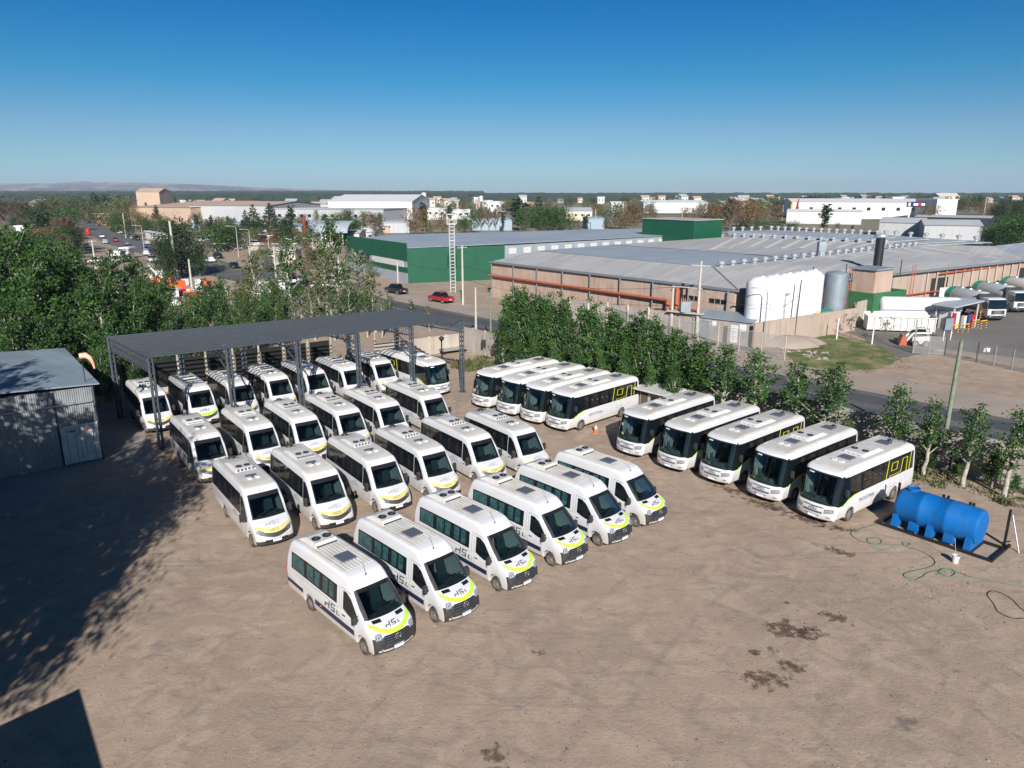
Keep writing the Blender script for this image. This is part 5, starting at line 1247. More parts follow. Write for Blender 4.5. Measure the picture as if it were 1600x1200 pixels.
m = MB(); m.beam(V0+up*.05, V1+up*.05, .45, .06); m.beam(V1+up*.05, VM+up*.05, .45, .06); m.beam(RL+up*.03, RH+up*.03, .2, .06); m.beam(RH+up*.03, ER+ov+Vector((.7, -.1, .03)), .2, .06); m.build('roof_seam', 'roof_seam', fa)
# skylight strips
def strips(a0, a1, b0, b1, n_, w_, f0=0., f1=1., skew=0.):
    for i in range(n_):
        f = (i+.5)/n_; p = a0.lerp(a1, f); q = b0.lerp(b1, min(1, max(0, f+skew))); s_ = p.lerp(q, f0)+up*.05; e_ = p.lerp(q, f1)+up*.05
        m = MB(); m.beam(s_, e_, w_, .05); m.build('skylight', 'skylight', fa)
strips(ER.lerp(SE, .12), SE, RH.lerp(R2, .08), R2, 9, .55, .42, .92); strips(ER.lerp(SE, .22), SE, RH.lerp(R2, .2), R2, 8, .5, .06, .30)
strips(V1.lerp(V0, .3), VM.lerp(R2, .8), K0, R2, 11, .8, .12, .95, 0); strips(K0, R2, H1, H3, 7, .9, .1, .9)
def fpipe(p, q, z, off, r_, name='pipe', m_='rust_red'):
    m = MB(); p, q = Vector((p.x, p.y, z)), Vector((q.x, q.y, z)); d = (q-p).normalized(); n_ = Vector((d.y, -d.x, 0)); n_ = n_ if n_.y < 0 else -n_
    m.tube([p+n_*off, q+n_*off], r_, 10); m.build(name, m_, fa)
fpipe(EL, EL.lerp(ER, .80), 3.7, .5, .20); fpipe(EL.lerp(ER, .83), ER, 2.9, .5, .20)
m = MB(); c = EL.lerp(ER, .80)+Vector((-.4, -.35, 0)); m.tube([(c.x, c.y, 1.4), (c.x, c.y, 3.8)], .3, 10); c2 = EL.lerp(ER, .83)+Vector((-.4, -.35, 0)); m.tube([(c2.x, c2.y, 1.2), (c2.x, c2.y, 5.6)], .28, 10); m.tube([(c2.x+.8, c2.y-.8, 1.2), (c2.x+.8, c2.y-.8, 3.1)], .28, 10); m.build('riser_pipe', 'rust_red', fa)
fpipe(ER.lerp(SE, .33), ER.lerp(SE, .62), 2.6, .5, .12); fpipe(ER.lerp(SE, .62), FAR, 5.3, .55, .14)
for i in range(9):
    p = EL.lerp(ER, i/8.2+.01)+Vector((-.28, -.25, 0)); m = MB(); m.tube([(p.x, p.y, 0), (p.x, p.y, 5.9)], .10, 6); m.build('downpipe', 'roof_seam', fa)
for f in (.872, .955):
    p, q = EL.lerp(ER, f-.028), EL.lerp(ER, f+.025); o_ = Vector((-.03, -.04, 0)); w = MB(); d = (q-p); w.prism([(p.x-.05, p.y-.05), (q.x-.05, q.y-.05), (q.x, q.y), (p.x, p.y)], 4.05, 4.75); fw = w.build('window', 'wall_beige', fa)
    w = MB()
    for k in range(3):
        a_, b_ = p+d*(k/3+.03), p+d*((k+1)/3-.03); w.prism([(a_.x-.08, a_.y-.08), (b_.x-.08, b_.y-.08), (b_.x-.052, b_.y-.052), (a_.x-.052, a_.y-.052)], 4.12, 4.68)
    w.build('pane', 'dark_glass', fw)
for i in range(12):
    p = ER.lerp(SE, .58+i*.036)+Vector((.1, -.12, 0)); m = MB(); m.box(p.x-.12, p.x+.12, p.y-.12, p.y+.02, 0, 5.6); m.build('pilaster', 'brick_pale', fa)
for i, (f, w_) in enumerate(((.60, 5.0), (.985, 7.))):
    p = ER.lerp(SE, f); d = (SE-ER).normalized(); q = p+d*w_; m = MB(); m.prism([(p.x+.03, p.y-.06), (q.x+.03, q.y-.06), (q.x, q.y+.04), (p.x, p.y+.04)], .05, 4.6); m.build('loading_door', 'interior_dark', fa)
vp = MB(); vp.lathe([(.34, 0), (.34, .55), (.62, .6), (.66, .95), (.5, 1.15), (.3, 1.2), (.001, 1.2)], 12); VENT = vp.mesh('roof_vent', 'vent_metal', 30)
def vent(p, k=1.0):
    o = bpy.data.objects.new('roof_vent', VENT); COL.objects.link(o); o.parent = fa; o.location = p; o.scale = (k*.8, k*.8, k*.8)
for i in range(24):
    vent(RH.lerp(R2, .03+i*.0405)+Vector((-.1, .2, -.15)), 1.0)
for i in range(14): vent(K0.lerp(K1, .1+i*.22) if i < 4 else K1.lerp(K2, (i-4)*.105)+up*-.1, 1.0)
for i in range(26): vent((H0.lerp(H1, .15+i*.2) if i < 4 else H1.lerp(H2, (i-4)*.062) if i < 20 else H2.lerp(H3, (i-20)*.17)), 1.05)
m = MB(); m.tube([(54.2, 108.2, 6), (54.2, 108.2, 11.2)], .62, 16); m.build('chimney', 'steel_black', fa); m = MB(); m.lathe([(.7, 11.2), (.95, 11.3), (.95, 11.7), (.001, 11.9)], 16, 0, Matrix.Translation((54.2, 108.2, 0))); m.build('chimney_cap', 'vent_metal', fa)
m = MB(); m.beam((52.5, 124.5, 6.6), (52.5, 124.5, 9.6), 1.2, .9); m.build('exhaust_box', 'tank_grey', fa)
for x, y in ((40, 96.6), (46, 100.2), (57, 106.8)): m = MB(); m.tube([(x, y, 6), (x, y, 8.2)], .07, 6); m.build('stack_pipe', 'steel_black', fa)
for x, y in ((45.8, 99.6), (46.3, 99.9), (56.6, 103.8), (57.2, 104.2)): m = MB(); m.tube([(x, y-1, 2), (x, y-1, 7.8)], .06, 6); m.build('stack_pipe', 'rust_red', fa)
# brick stair head and green plant room
pr_ = thing('plant_room', 'green corrugated plant room topped by a brick block beside the factory wall', 'building')
c = Vector((47.8, 101.0)); dx = Vector((.839, .544)); dy = Vector((-.544, .839))
def rq4(a0, a1, b0, b1): return [tuple(c+dx*a0+dy*b0), tuple(c+dx*a1+dy*b0), tuple(c+dx*a1+dy*b1), tuple(c+dx*a0+dy*b1)]
m = MB(); m.prism(rq4(0, 8.0, -3.0, 1.2), 0, 4.3); m.build('wall', 'container_green', pr_)
m = MB(); m.prism(rq4(.4, 4.6, -2.6, 1.0), 4.3, 7.4); m.build('brick_block', 'brick', pr_); m = MB(); m.prism(rq4(.1, 4.9, -2.9, 1.3), 7.4, 7.6); m.build('roof', 'roof_bluegrey', pr_)
# tanks
mt = None
for i in range(5):
    f = i/4; x, y = 29.6+(38.9-29.6)*f, 86.6+(94.2-86.6)*f
    t = thing('storage_tank', 'tall white plastic storage tank, %s of five from the left' % ORD[i], 'tank', (x, y, 0), 0, 'five tall white tanks beside the factory')
    m = MB(); m.box(-1.5, 1.5, -1.5, 1.5, 0, 2.3); m.build('plinth', 'wall_concrete', t)
    m = MB(); pr = [(1.5, 2.3), (1.5, 2.4)]
    for k in range(4): pr += [(1.5, 2.6+k*1.2), (1.51, 2.75+k*1.2), (1.51, 2.85+k*1.2), (1.5, 3.0+k*1.2)]
    pr += [(1.5, 7.2), (1.40, 7.42), (1.0, 7.80), (.6, 7.98), (.001, 8.02)]
    m.lathe(pr, 36); m.build('shell', 'hdpe_white', t, sharp=50); m = MB(); m.lathe([(.28, 7.95), (.28, 8.15), (.001, 8.2)], 14, 0, Matrix.Translation((.2, -.3, -.05))); m.build('lid', 'hdpe_white', t)
    m = MB(); m.tube([(.9, -1.2, 2.4), (.9, -1.2, 7.4)], .05, 6); m.build('pipe', 'hdpe_white', t)
t = thing('storage_tank', 'tall grey metal tank with a ladder, right of the white tanks', 'tank', (43.4, 97.0, 0)); m = MB(); m.lathe([(1.5, 0), (1.5, 7.2), (1.3, 7.4), (.001, 7.65)], 32); m.build('shell', 'tank_grey', t, sharp=40)
m = MB()
for s_ in (-.22, .22): m.beam((1.0+s_, -1.75, 0), (1.0+s_, -1.75, 7.4), .05, .05)
for k in range(18): m.beam((.78, -1.75, .4+k*.4), (1.22, -1.75, .4+k*.4), .03, .03)
m.build('ladder', 'steel_black', t)
t = thing('small_tank', 'short teal water tank at the foot of the grey tank', 'tank', (41.5, 95.2, 0)); m = MB(); m.lathe([(1.25, 0), (1.25, .7), (1.3, .8), (1.25, .9), (1.25, 2.3), (1.0, 2.7), (.4, 2.9), (.001, 2.9)], 28); m.build('shell', 'tank_teal', t, sharp=40); m = MB(); m.lathe([(.3, 2.88), (.3, 3.0), (.001, 3.02)], 12); m.build('lid', 'tank_teal', t)
lb = thing('brick_wall', 'brick retaining wall running in front of the white tanks', 'wall'); wallseg((28.3, 83.1, 0), (45.5, 94.6, 0), 3.0, 'panel', 'brick_pale', lb, .25); wallseg((45.6, 94.8, 0), (47.4, 99.2, 0), 3.0, 'panel', 'wall_beige', lb, .25)
cw = thing('pale_wall', 'pale concrete wall left of the white tanker trailer', 'wall'); wallseg((46.8, 97.2, 0), (53.5, 103.5, 0), 3.4, 'panel', 'wall_beige', cw, .2)
# transformer hut and grey wall
tb_ = thing('transformer_hut', 'grey concrete hut with a pale blue roof and posters at the factory corner', 'hut')
hp, hq = Vector((22.6, 89.2)), Vector((28.2, 84.3)); hd = (hq-hp).normalized(); hn = Vector((-hd.y, hd.x))
def hr(a0, a1, b0, b1): return [tuple(hp+hd*a0+hn*b0), tuple(hp+hd*a1+hn*b0), tuple(hp+hd*a1+hn*b1), tuple(hp+hd*a0+hn*b1)]
m = MB(); m.prism(hr(0, 7.4, 0, 3), 0, 2.75); m.build('wall', 'wall_concrete', tb_); m = MB(); m.prism(hr(-.2, 7.7, -.2, 3.3), [2.8, 2.8, 3.3, 3.3], [2.9, 2.9, 3.4, 3.4]); m.build('roof', 'roof_bluegrey', tb_)
m = MB(); m.prism(hr(5.0, 5.9, -.05, -.01), .2, 2.3); m.build('notice_panel', 'white_metal', tb_); m = MB(); m.prism(hr(6.1, 6.9, -.05, -.01), 1.7, 2.5); m.prism(hr(2.6, 3.1, -.05, -.01), 1.9, 2.5); m.build('notice', 'white_metal', tb_)
m = MB(); m.prism(hr(.5, 2.2, -.04, -.01), .3, 2.4); m.build('shutter', 'tank_grey', tb_); m = MB(); m.prism(hr(4.1, 4.6, -.04, -.01), .05, 2.1); m.build('door', 'wood_dark', tb_)
m = MB()
for k in range(9): m.prism(hr(5.1, 5.1+.7*(1-.25*(k % 3)), -.062, -.052), 2.1-k*.2, 2.16-k*.2)
m.build('notice_lettering', 'logo_faint', tb_)
gw = thing('block_wall', 'grey block wall along the far side of the street left of the transformer hut', 'wall')
for i in range(6):
    p = Vector((22.6, 89.2))-hd*(i*3.2+.15); q = p-hd*3.0; wallseg((q.x, q.y, 0), (p.x, p.y, 0), 3.0, 'panel', 'wall_concrete', gw, .15); m = MB(); m.box(q.x-.18, q.x+.1, q.y-.18, q.y+.1, 0, 3.3); m.build('post', 'wall_beige', gw)
# green hall
gb = thing('green_hall', 'long metal hall with dark green end wall, grey roof and translucent side panels', 'industrial hall')
A, B, C_ = Vector((-20.8, 145.5)), Vector((-1.55, 152.5)), Vector((57.6, 200.1)); F_ = Vector((-38.5, 172)); E_ = Vector((38, 222)); D_ = Vector((-30, 190))
m = MB(); m.prism([tuple(A), tuple(B), tuple(C_), tuple(E_), tuple(D_), tuple(F_)], 0, [6.9, 6.95, 6.9, 6.9, 6.9, 6.9]); m.build('wall', 'grey_cladding', gb)
m = MB(); m.prism([tuple(A+Vector((.1, -.1))), tuple(B+Vector((-.05, -.1))), tuple(C_+Vector((.3, -.2))), tuple(E_), tuple(D_), tuple(F_)], [6.97, 7.25, 7.0, 7.0, 7.0, 7.0], [7.05, 7.35, 7.1, 7.1, 7.1, 7.1]); m.build('roof', 'roof_grey_blue', gb)
def sl_(p, q, z0, z1, off, name, m_, parent):
    d = (q-p).normalized(); n_ = Vector((d.y, -d.x)); n_ = n_ if n_.y < 0 else -n_
    w = MB(); w.prism([tuple(p+n_*off), tuple(q+n_*off), tuple(q+n_*.01), tuple(p+n_*.01)], z0, z1); return w.build(name, m_, parent)
sl_(A, B, 0, 6.95, .12, 'green_wall', 'green_cladding', gb)
sl_(F_, A, 4.4, 7.9, .15, 'green_fascia', 'green_cladding', gb); sl_(F_, A, 2.1, 3.1, .15, 'green_band', 'green_cladding', gb)
sl_(F_.lerp(A, .45), A.lerp(F_, .06), 3.1, 4.4, .08, 'shutter', 'unit_white', gb); sl_(F_.lerp(A, .1), F_.lerp(A, .4), 3.1, 4.4, .06, 'opening', 'interior_dark', gb)
for i in range(16):
    f = .015+i*.0525; p, q = B.lerp(C_, f), B.lerp(C_, f+.026); sl_(p, q, 5.15, 6.4, .1, 'light_panel', 'skylight' if i % 5 == 4 else 'unit_white', gb)
gb2 = thing('green_block', 'green metal rooftop block rising behind the factory roofs', 'building')
a_, b_, c_ = Vector((33.5, 190)), Vector((43.0, 175)), Vector((52.0, 183)); d_ = a_+c_-b_
m = MB(); m.prism([tuple(a_), tuple(b_), tuple(c_), tuple(d_)], 0, 11.1); m.build('wall', 'green_cladding', gb2); m = MB(); m.prism([tuple(q*1.0) for q in (a_+Vector((-.2, -.2)), b_+Vector((0, -.4)), c_+Vector((.3, 0)), d_)], 11.1, 11.25); m.build('roof', 'roof_grey', gb2)
# ------------------------------------------------------------ poles, lamps, tower
def solve(px, b, z=0):
    lo, hi = -30, 120
    for _ in range(40):
        mm = (lo+hi)/2; q = SF(mm, b)
        if 800+CF*q[0]/(q[1]*_c+(CH-z)*_s) < px: hi = mm
        else: lo = mm
    return SF(mm, b)
def pole(label, x, y, h, r0, r1, m_, name='utility_pole', arms=0, lean=(0, 0)):
    t = thing(name, label, 'pole', (x, y, 0)); m = MB(); m.tube([(0, 0, 0), (lean[0]*.5, lean[1]*.5, h/2), (lean[0], lean[1], h)], [r0, (r0+r1)/2, r1], 10); m.build('shaft', m_, t)
    for k in range(arms):
        m = MB(); z = h-.3-k*.9; a = math.atan2(TD.y, TD.x)+math.pi/2; d = Vector((math.cos(a), math.sin(a), 0))*.95; m.beam(Vector((lean[0], lean[1], z))-d, Vector((lean[0], lean[1], z))+d, .1, .1); m.build('crossarm', m_, t)
        for s_ in (-.85, -.3, .3, .85):
            m = MB(); c_ = Vector((lean[0], lean[1], z+.05))+d*s_; m.lathe([(.05, 0), (.07, .08), (.04, .16), (.001, .18)], 8, 0, Matrix.Translation(c_)); m.build('insulator', 'tank_grey', t)
    return t
def lamp(label, x, y, h, arm, m_='galvanised', az=None):
    t = thing('street_lamp', label, 'street lamp', (x, y, 0)); az = math.pi if az is None else az; d = Vector((math.cos(az), math.sin(az), 0))
    m = MB(); m.tube([(0, 0, 0), (0, 0, h*.93)], [.11, .07], 8); m.tube([(0, 0, h*.93), d*.3+up*h*.98, d*arm+up*h], .05, 6); m.build('shaft', m_, t)
    m = MB(); p = d*arm+up*h; m.beam(p-d*.1, p+d*.6, .24, .12); m.build('lamp_head', m_, t); return t
p = solve(1472, 3.4); pole('weathered green wooden pole just outside the street wall, tallest at the right', p[0], p[1], ZT(535, p[1])+.1, .17, .12, 'wood_green', lean=(.1, 0))
p = solve(744, 3.2); pole('pale concrete pole by the street wall left of the dense poplars', p[0], p[1], ZT(449, p[1]), .16, .11, 'pole_concrete')
p = solve(767, 4.2); pole('thin pale pole touching the left edge of the dense poplars', p[0], p[1], ZT(452, p[1]), .12, .08, 'wood_green')
x, y = G(277, 437); pole('tall tapered concrete power pole above the left trees', x, y, 12.0, .38, .2, 'pole_concrete', lean=(-.2, 0))
x, y = G(723.5, 476); pole('concrete pole between the red pickup and the lattice tower', x, y, ZT(384, y), .2, .13, 'pole_concrete', arms=1)
x, y = G(622.5, 455); pole('concrete pole behind the dark pickup', x, y, ZT(408, y), .2, .13, 'pole_concrete')
tx, ty = 20.9, 90.3; tr = thing('transformer_platform', 'two concrete poles carrying a transformer platform in front of the factory', 'transformer', (0, 0, 0))
for (x, y, tp) in ((20.3, 91.0, 450), (23.0, 88.7, 408)):
    m = MB(); m.tube([(x, y, 0), (x, y, ZT(tp, y))], [.2, .14], 10); m.build('pole', 'pole_concrete', tr)
m = MB(); m.beam((19.9, 91.2, 3.2), (23.5, 88.3, 3.2), .9, .15); m.build('platform', 'pole_concrete', tr); m = MB(); m.box(21.0, 22.2, 89.2, 90.3, 3.3, 4.6); m.build('transformer', 'tank_grey', tr)
for k in range(5):
    m = MB(); m.lathe([(.07, 4.6), (.04, 5.0), (.001, 5.1)], 8, 0, Matrix.Translation((21.1+k*.25, 89.7, 0))); m.build('insulator', 'rust_red', tr)
m = MB(); m.beam((20.2, 91.2, 6.3), (23.3, 88.6, 6.3), .1, .12); m.beam((22.0, 89.3, 9.1), (24.0, 88.0, 9.1), .12, .15); m.build('crossarm', 'pole_concrete', tr)
x, y = G(1192, 543); lamp('grey street lamp in front of the first white tank', x, y, ZT(450, y), 1.3)
x, y = G(1221, 531); pole('grey wooden pole with wires in front of the white tanks', x, y, ZT(457, y), .12, .09, 'galvanised', arms=1)
for i, (px, pb, tp) in enumerate([(1240, 533, 437), (1228, 524, 484), (1232, 524, 485)]):
    x, y = G(px, pb); pole(['tall dark leaning pole right of the grey pole', 'short dark post left of a pair by the dirt bank', 'short dark post right of a pair by the dirt bank'][i], x, y, ZT(tp, y), .1, .08, 'wood_dark', lean=(.2, 0))
for i, (px, pb, tp) in enumerate([(1263, 522, 494), (1307, 530, 497), (1362, 538, 505), (1426, 552, 499)]):
    x, y = G(px, pb); pole(['white post left of the grass patch', 'white post at the back of the grass patch', 'white post at the right of the grass patch', 'grey metal post at the end of the truck yard fence'][i], x, y, ZT(tp, y), .08, .07, 'white_metal' if i < 3 else 'galvanised', name='post')
lt_ = thing('lattice_tower', 'white lattice mast with a square top platform in front of the green hall', 'tower', (*G(708, 457), 0))
mat('mast_white', (.50, .51, .50), .6)
for sx_ in (-.45, .45):
    for sy_ in (-.45, .45):
        m = MB(); m.beam((sx_, sy_, 0), (sx_, sy_, 13.2), .06, .06); m.build('leg', 'mast_white', lt_)
m = MB()
for k in range(22):
    z = k*.6
    for a_, b_ in (((-.45, -.45), (.45, -.45)), ((.45, -.45), (.45, .45)), ((.45, .45), (-.45, .45)), ((-.45, .45), (-.45, -.45))):
        m.beam((*a_, z+.3), (*b_, z+.3), .045, .045)
        if k % 2: m.beam((*a_, z), (*b_, z+.6), .03, .03)
m.build('bracing', 'mast_white', lt_)
m = MB()
for z in (12.2, 13.9):
    for a_, b_ in (((-.8, -.8), (.8, -.8)), ((.8, -.8), (.8, .8)), ((.8, .8), (-.8, .8)), ((-.8, .8), (-.8, -.8))): m.beam((*a_, z), (*b_, z), .09, .09)
for a_ in ((-.8, -.8), (.8, -.8), (.8, .8), (-.8, .8)): m.beam((*a_, 12.2), (*a_, 13.9), .07, .07)
m.build('platform', 'mast_white', lt_)
# avenue lamps
ALs = [(252, 361, 343, 1), (315, 390, 351, 1), (373, 402, 353, 1), (392, 395, 358, 0), (214, 370, 341, 1), (421, 398, 366, 0), (556, 404, 379, 0), (490, 400, 372, 0), (226, 395, 352, 1), (180, 345, 322, 0)]
for i, (px, pb, tp, side) in enumerate(sorted(ALs)):
    x, y = G(px, pb); lamp('pale street lamp, %s from the left along the distant avenue' % ORD[i], x, y, max(5, ZT(tp, y)), 2.2, 'pole_concrete', math.pi)
for i, (px, pb, tp) in enumerate([(197, 372, 333), (1065, 352, 327), (930, 360, 327), (1337, 338, 312), (1385, 350, 328), (776, 350, 325), (1222, 345, 320), (432, 440, 385), (300, 452, 405), (530, 430, 385), (1535, 350, 308), (150, 420, 375), (392, 420, 396), (640, 352, 310)]):
    x, y = G(px, pb); pole('distant pale utility pole %s' % ['above the avenue at the left', 'in front of the white hall right of centre', 'left of the green block', 'at the white halls', 'by the boundary of the white halls', 'behind the green hall roof', 'left of the bright inflatables', 'by the small kiosk across the avenue', 'among the left trees', 'by the round-roofed shelter', 'on the slope at the far right', 'at the far left yard', 'beside the avenue crossing', 'left of the white water tower'][i], x, y, max(5, ZT(tp, y)), .22, .15, 'pole_concrete', arms=1 if i % 2 else 0)
def wire(label, p, q, sag=.8):
    p, q = Vector(p), Vector(q); m = MB(); m.tube([p.lerp(q, k/12)-up*sag*4*(k/12)*(1-k/12) for k in range(13)], .022, 4); tag(m.build('overhead_wire', 'wire'), label, 'wire')
wire('overhead wire from the transformer poles to the street lamp by the tanks', (23, 88.6, 6.2), (*G(1192, 543), 5.2)); wire('overhead wire from the street lamp past the white tanks', (*G(1192, 543), 5.3), (*G(1240, 533), 5.6))
wire('overhead wire along the far verge to the transformer', (*G(723.5, 476), 6.4), (20.4, 91, 6.2), 1.5); wire('overhead wire above the dark pickup', (*G(622.5, 455), 6.0), (*G(723.5, 476), 6.2), 1.1)
wire('overhead wire from the pole behind the pickups toward the street lamp', (*G(723.5, 476), 4.2), (20.4, 91, 3.9), 1.2)
def land(px):
    for lim, w in ((60, 'at the left edge'), (120, 'beyond the depot office'), (205, 'left of the tan tower'), (300, 'behind the tan tower'), (420, 'behind the sawtooth hall'), (515, 'behind the pale panelled hall'), (645, 'behind the white warehouse'), (720, 'behind the lattice mast'), (800, 'beyond the bare poplar clump'),
                   (880, 'beyond the big green clump'), (980, 'beyond the orange-brown tree'), (1110, 'behind the long white hall'), (1230, 'left of the inflatables'), (1340, 'behind the lower white hall'), (1465, 'behind the logistics hall'), (1520, 'behind the cream gabled house')):
        if px < lim: return w
    return 'at the right edge'
# ------------------------------------------------------------ cars and trucks
for n_, c in dict(car_white=(.72, .73, .74), car_silver=(.40, .42, .44), car_grey=(.12, .13, .14), car_black=(.015, .016, .02), car_red=(.35, .012, .02), car_blue=(.03, .08, .22), car_dark=(.02, .025, .035)).items(): mat(n_, c, .3, .1, coat=.5)
def make_car(kind, paint):
    if kind == 'pickup':
        L = 5.3; P = [(.03, .5), (0, .75), (.02, 1.08), (1.55, 1.10), (1.60, 1.12), (1.85, 1.66), (2.1, 1.76), (3.0, 1.78), (3.35, 1.70), (4.05, 1.14), (4.3, 1.08), (5.0, .98), (5.22, .85), (5.3, .6), (5.25, .4)]+arc(4.35, .40, .36, 7)+arc(1.15, .40, .38, 7)+[(.3, .42)]
    elif kind == 'hatch':
        L = 4.1; P = [(.05, .45), (0, .75), (.1, 1.0), (.28, 1.15), (.62, 1.45), (1.3, 1.5), (2.2, 1.48), (2.5, 1.42), (3.15, 1.0), (3.4, .95), (3.9, .82), (4.05, .65), (4.1, .45), (4.0, .3)]+arc(3.3, .35, .28, 7)+arc(.75, .35, .30, 7)+[(.3, .32)]
    else:
        L = 4.5; P = [(.05, .45), (0, .8), (.08, .98), (.75, 1.02), (1.25, 1.38), (1.7, 1.46), (2.3, 1.45), (2.65, 1.38), (3.3, .98), (3.6, .93), (4.25, .8), (4.42, .65), (4.5, .45), (4.4, .3)]+arc(3.65, .35, .28, 7)+arc(.85, .35, .30, 7)+[(.3, .32)]
    zb = 1.05 if kind == 'pickup' else .95
    S = Shell(P, .90 if kind == 'pickup' else .86, lambda x, z: .10 if z > zb else .09, zb, .30, .12, L-.9, L, None, .70, .06)
    t = thing('car', 'car', 'car')
    def mf(c, n):
        if n.z < -.6: return 1
        if c.z > zb+.06 and n.z < .8 and c.z < P[7][1]-.02: return 2
        return 0
    b = S.body('body', [paint, 'underside', 'dark_glass'], t, mf)
    fx = 4.35 if kind == 'pickup' else (3.3 if kind == 'hatch' else 3.65); rx = 1.15 if kind == 'pickup' else (.75 if kind == 'hatch' else .85)
    for sd in (-1, 1):
        for x in (fx, rx): wheel(t, x, sd*.78, sd, .36 if kind == 'pickup' else .31, .2)
        m = MB(); m.box(L-.16, L-.02, sd*.62-.14, sd*.62+.14, .66, .80); m.build('headlight', 'headlight', t)
        m = MB(); m.box(-.02, .06, sd*.70-.1, sd*.70+.1, .8, 1.0); m.build('tail_light', 'red_lens', t)
        gx0, gx1 = (1.98, 3.35) if kind == 'pickup' else (1.2, 2.75)
        m = MB(); S.band(m, [(gx0, zb+.1, zb+.46), (gx1, zb+.1, zb+.42), (gx1+.35, zb+.1, zb+.22)], sd, .006); m.build('window', 'dark_glass', t)
    if kind == 'pickup':
        m = MB(); m.box(.1, 1.5, -.72, .72, 1.085, 1.115); m.build('bed_liner', 'black_trim', t)
    m = MB(); m.box(-.03, .0, -.25, .25, .62, .72); m.build('number_plate', 'plate', t)
    return t
def car(kind, paint, px, py, ang, label, group=None, pos=None, cache={}):
    key = (kind, paint)
    if key not in cache: cache[key] = make_car(kind, paint)
    x, y = pos or G(px, py); o = place(cache[key], None, (x, y, .02), ang, label, group); o['category'] = 'pickup' if kind == 'pickup' else 'car'
    return o
aw = math.atan2(-TD.y, -TD.x)
car('pickup', 'car_black', 632, 461, aw, 'dark pickup parked on the verge before the green hall')
car('pickup', 'car_red', 704, 475, aw, 'red pickup parked on the verge by the lattice mast')
CARG = 'cars on the distant avenue and its side streets'
rr = random.Random(12)
av = math.atan2(262-205, -137+92)
spots = [(332, 411, 'car_white', 'sedan', 'white car at the near end of the avenue'), (337, 403, 'car_dark', 'hatch', 'dark car just behind the white one on the avenue'), (363, 418, 'car_black', 'sedan', 'black car on the crossing right of the white car'),
         (231, 383, 'car_silver', 'sedan', 'silver car on the avenue below the white wall'), (216, 376, 'car_black', 'pickup', 'black pickup on the avenue under a lamp'), (210, 374, 'car_white', 'hatch', 'white hatchback beside the black pickup'),
         (181, 378, 'car_red', 'hatch', 'red hatchback in the left lane of the avenue'), (199, 384, 'car_grey', 'sedan', 'grey sedan behind the red hatchback'), (229, 393, 'car_blue', 'hatch', 'blue hatchback, lower middle of the avenue'), (230, 400, 'car_white', 'sedan', 'white sedan just below the blue hatchback'),
         (188, 366, 'car_white', 'sedan', 'white sedan near the traffic island'), (193, 370, 'car_grey', 'sedan', 'grey sedan by the dark tree line of the avenue'), (160, 372, 'car_white', 'hatch', 'white hatchback left of the red one'), (162, 380, 'car_silver', 'hatch', 'silver hatchback near the left kerb'),
         (120, 355, 'car_silver', 'sedan', 'silver sedan far up the avenue'), (136, 388, 'car_blue', 'sedan', 'blue sedan beside the left verge'), (235, 408, 'car_white', 'pickup', 'white pickup at the bottom of the visible avenue'), (175, 362, 'car_black', 'sedan', 'black sedan far up the avenue'),
         (424, 414, 'car_silver', 'hatch', 'silver hatchback beside the grey kiosk'), (440, 388, 'car_red', 'sedan', 'red car behind the grey kiosk'), (461, 388, 'car_grey', 'hatch', 'grey car in the lot, left one of two'), (469, 387, 'car_white', 'sedan', 'white car in the lot beside a grey one'), (486, 384, 'car_white', 'hatch', 'white hatchback nearest the round-roofed shelter'),
         (405, 366, 'car_white', 'sedan', 'white car at the left end of the distant lot'), (446, 366, 'car_white', 'pickup', 'white pickup in the middle of the distant lot'), (476, 370, 'car_silver', 'sedan', 'silver car at the right end of the distant lot'), (361, 378, 'car_white', 'pickup', 'white pickup parked under the olive trees')]
for px, py, c, kd, l in spots:
    car(kd, c, px, py, av+rr.uniform(-.1, .1)+(math.pi if rr.random() < .4 else 0), l, CARG)
PG = 'white pickups parked in a line by the factory wall'
for i, (px, py) in enumerate([(1523, 443), (1545, 439), (1566, 435), (1588, 431)]):
    car('pickup', 'car_white', px, py, R(-84), 'white pickup parked by the factory wall, %s of the line of four' % ['first from the left', 'second from the left', 'third from the left', 'last on the right'][i], PG)
car('sedan', 'car_red', 1507, 446, R(-84), 'dark red car at the left end of the line of white pickups')
car('pickup', 'car_white', 1516, 493, R(-78), 'white pickup beside the fuel station')
mat('tank_body', (.50, .54, .56), .4, .2, (.42, .45, .47), .8, .6); mat('logo_green', (.02, .28, .20), .5)
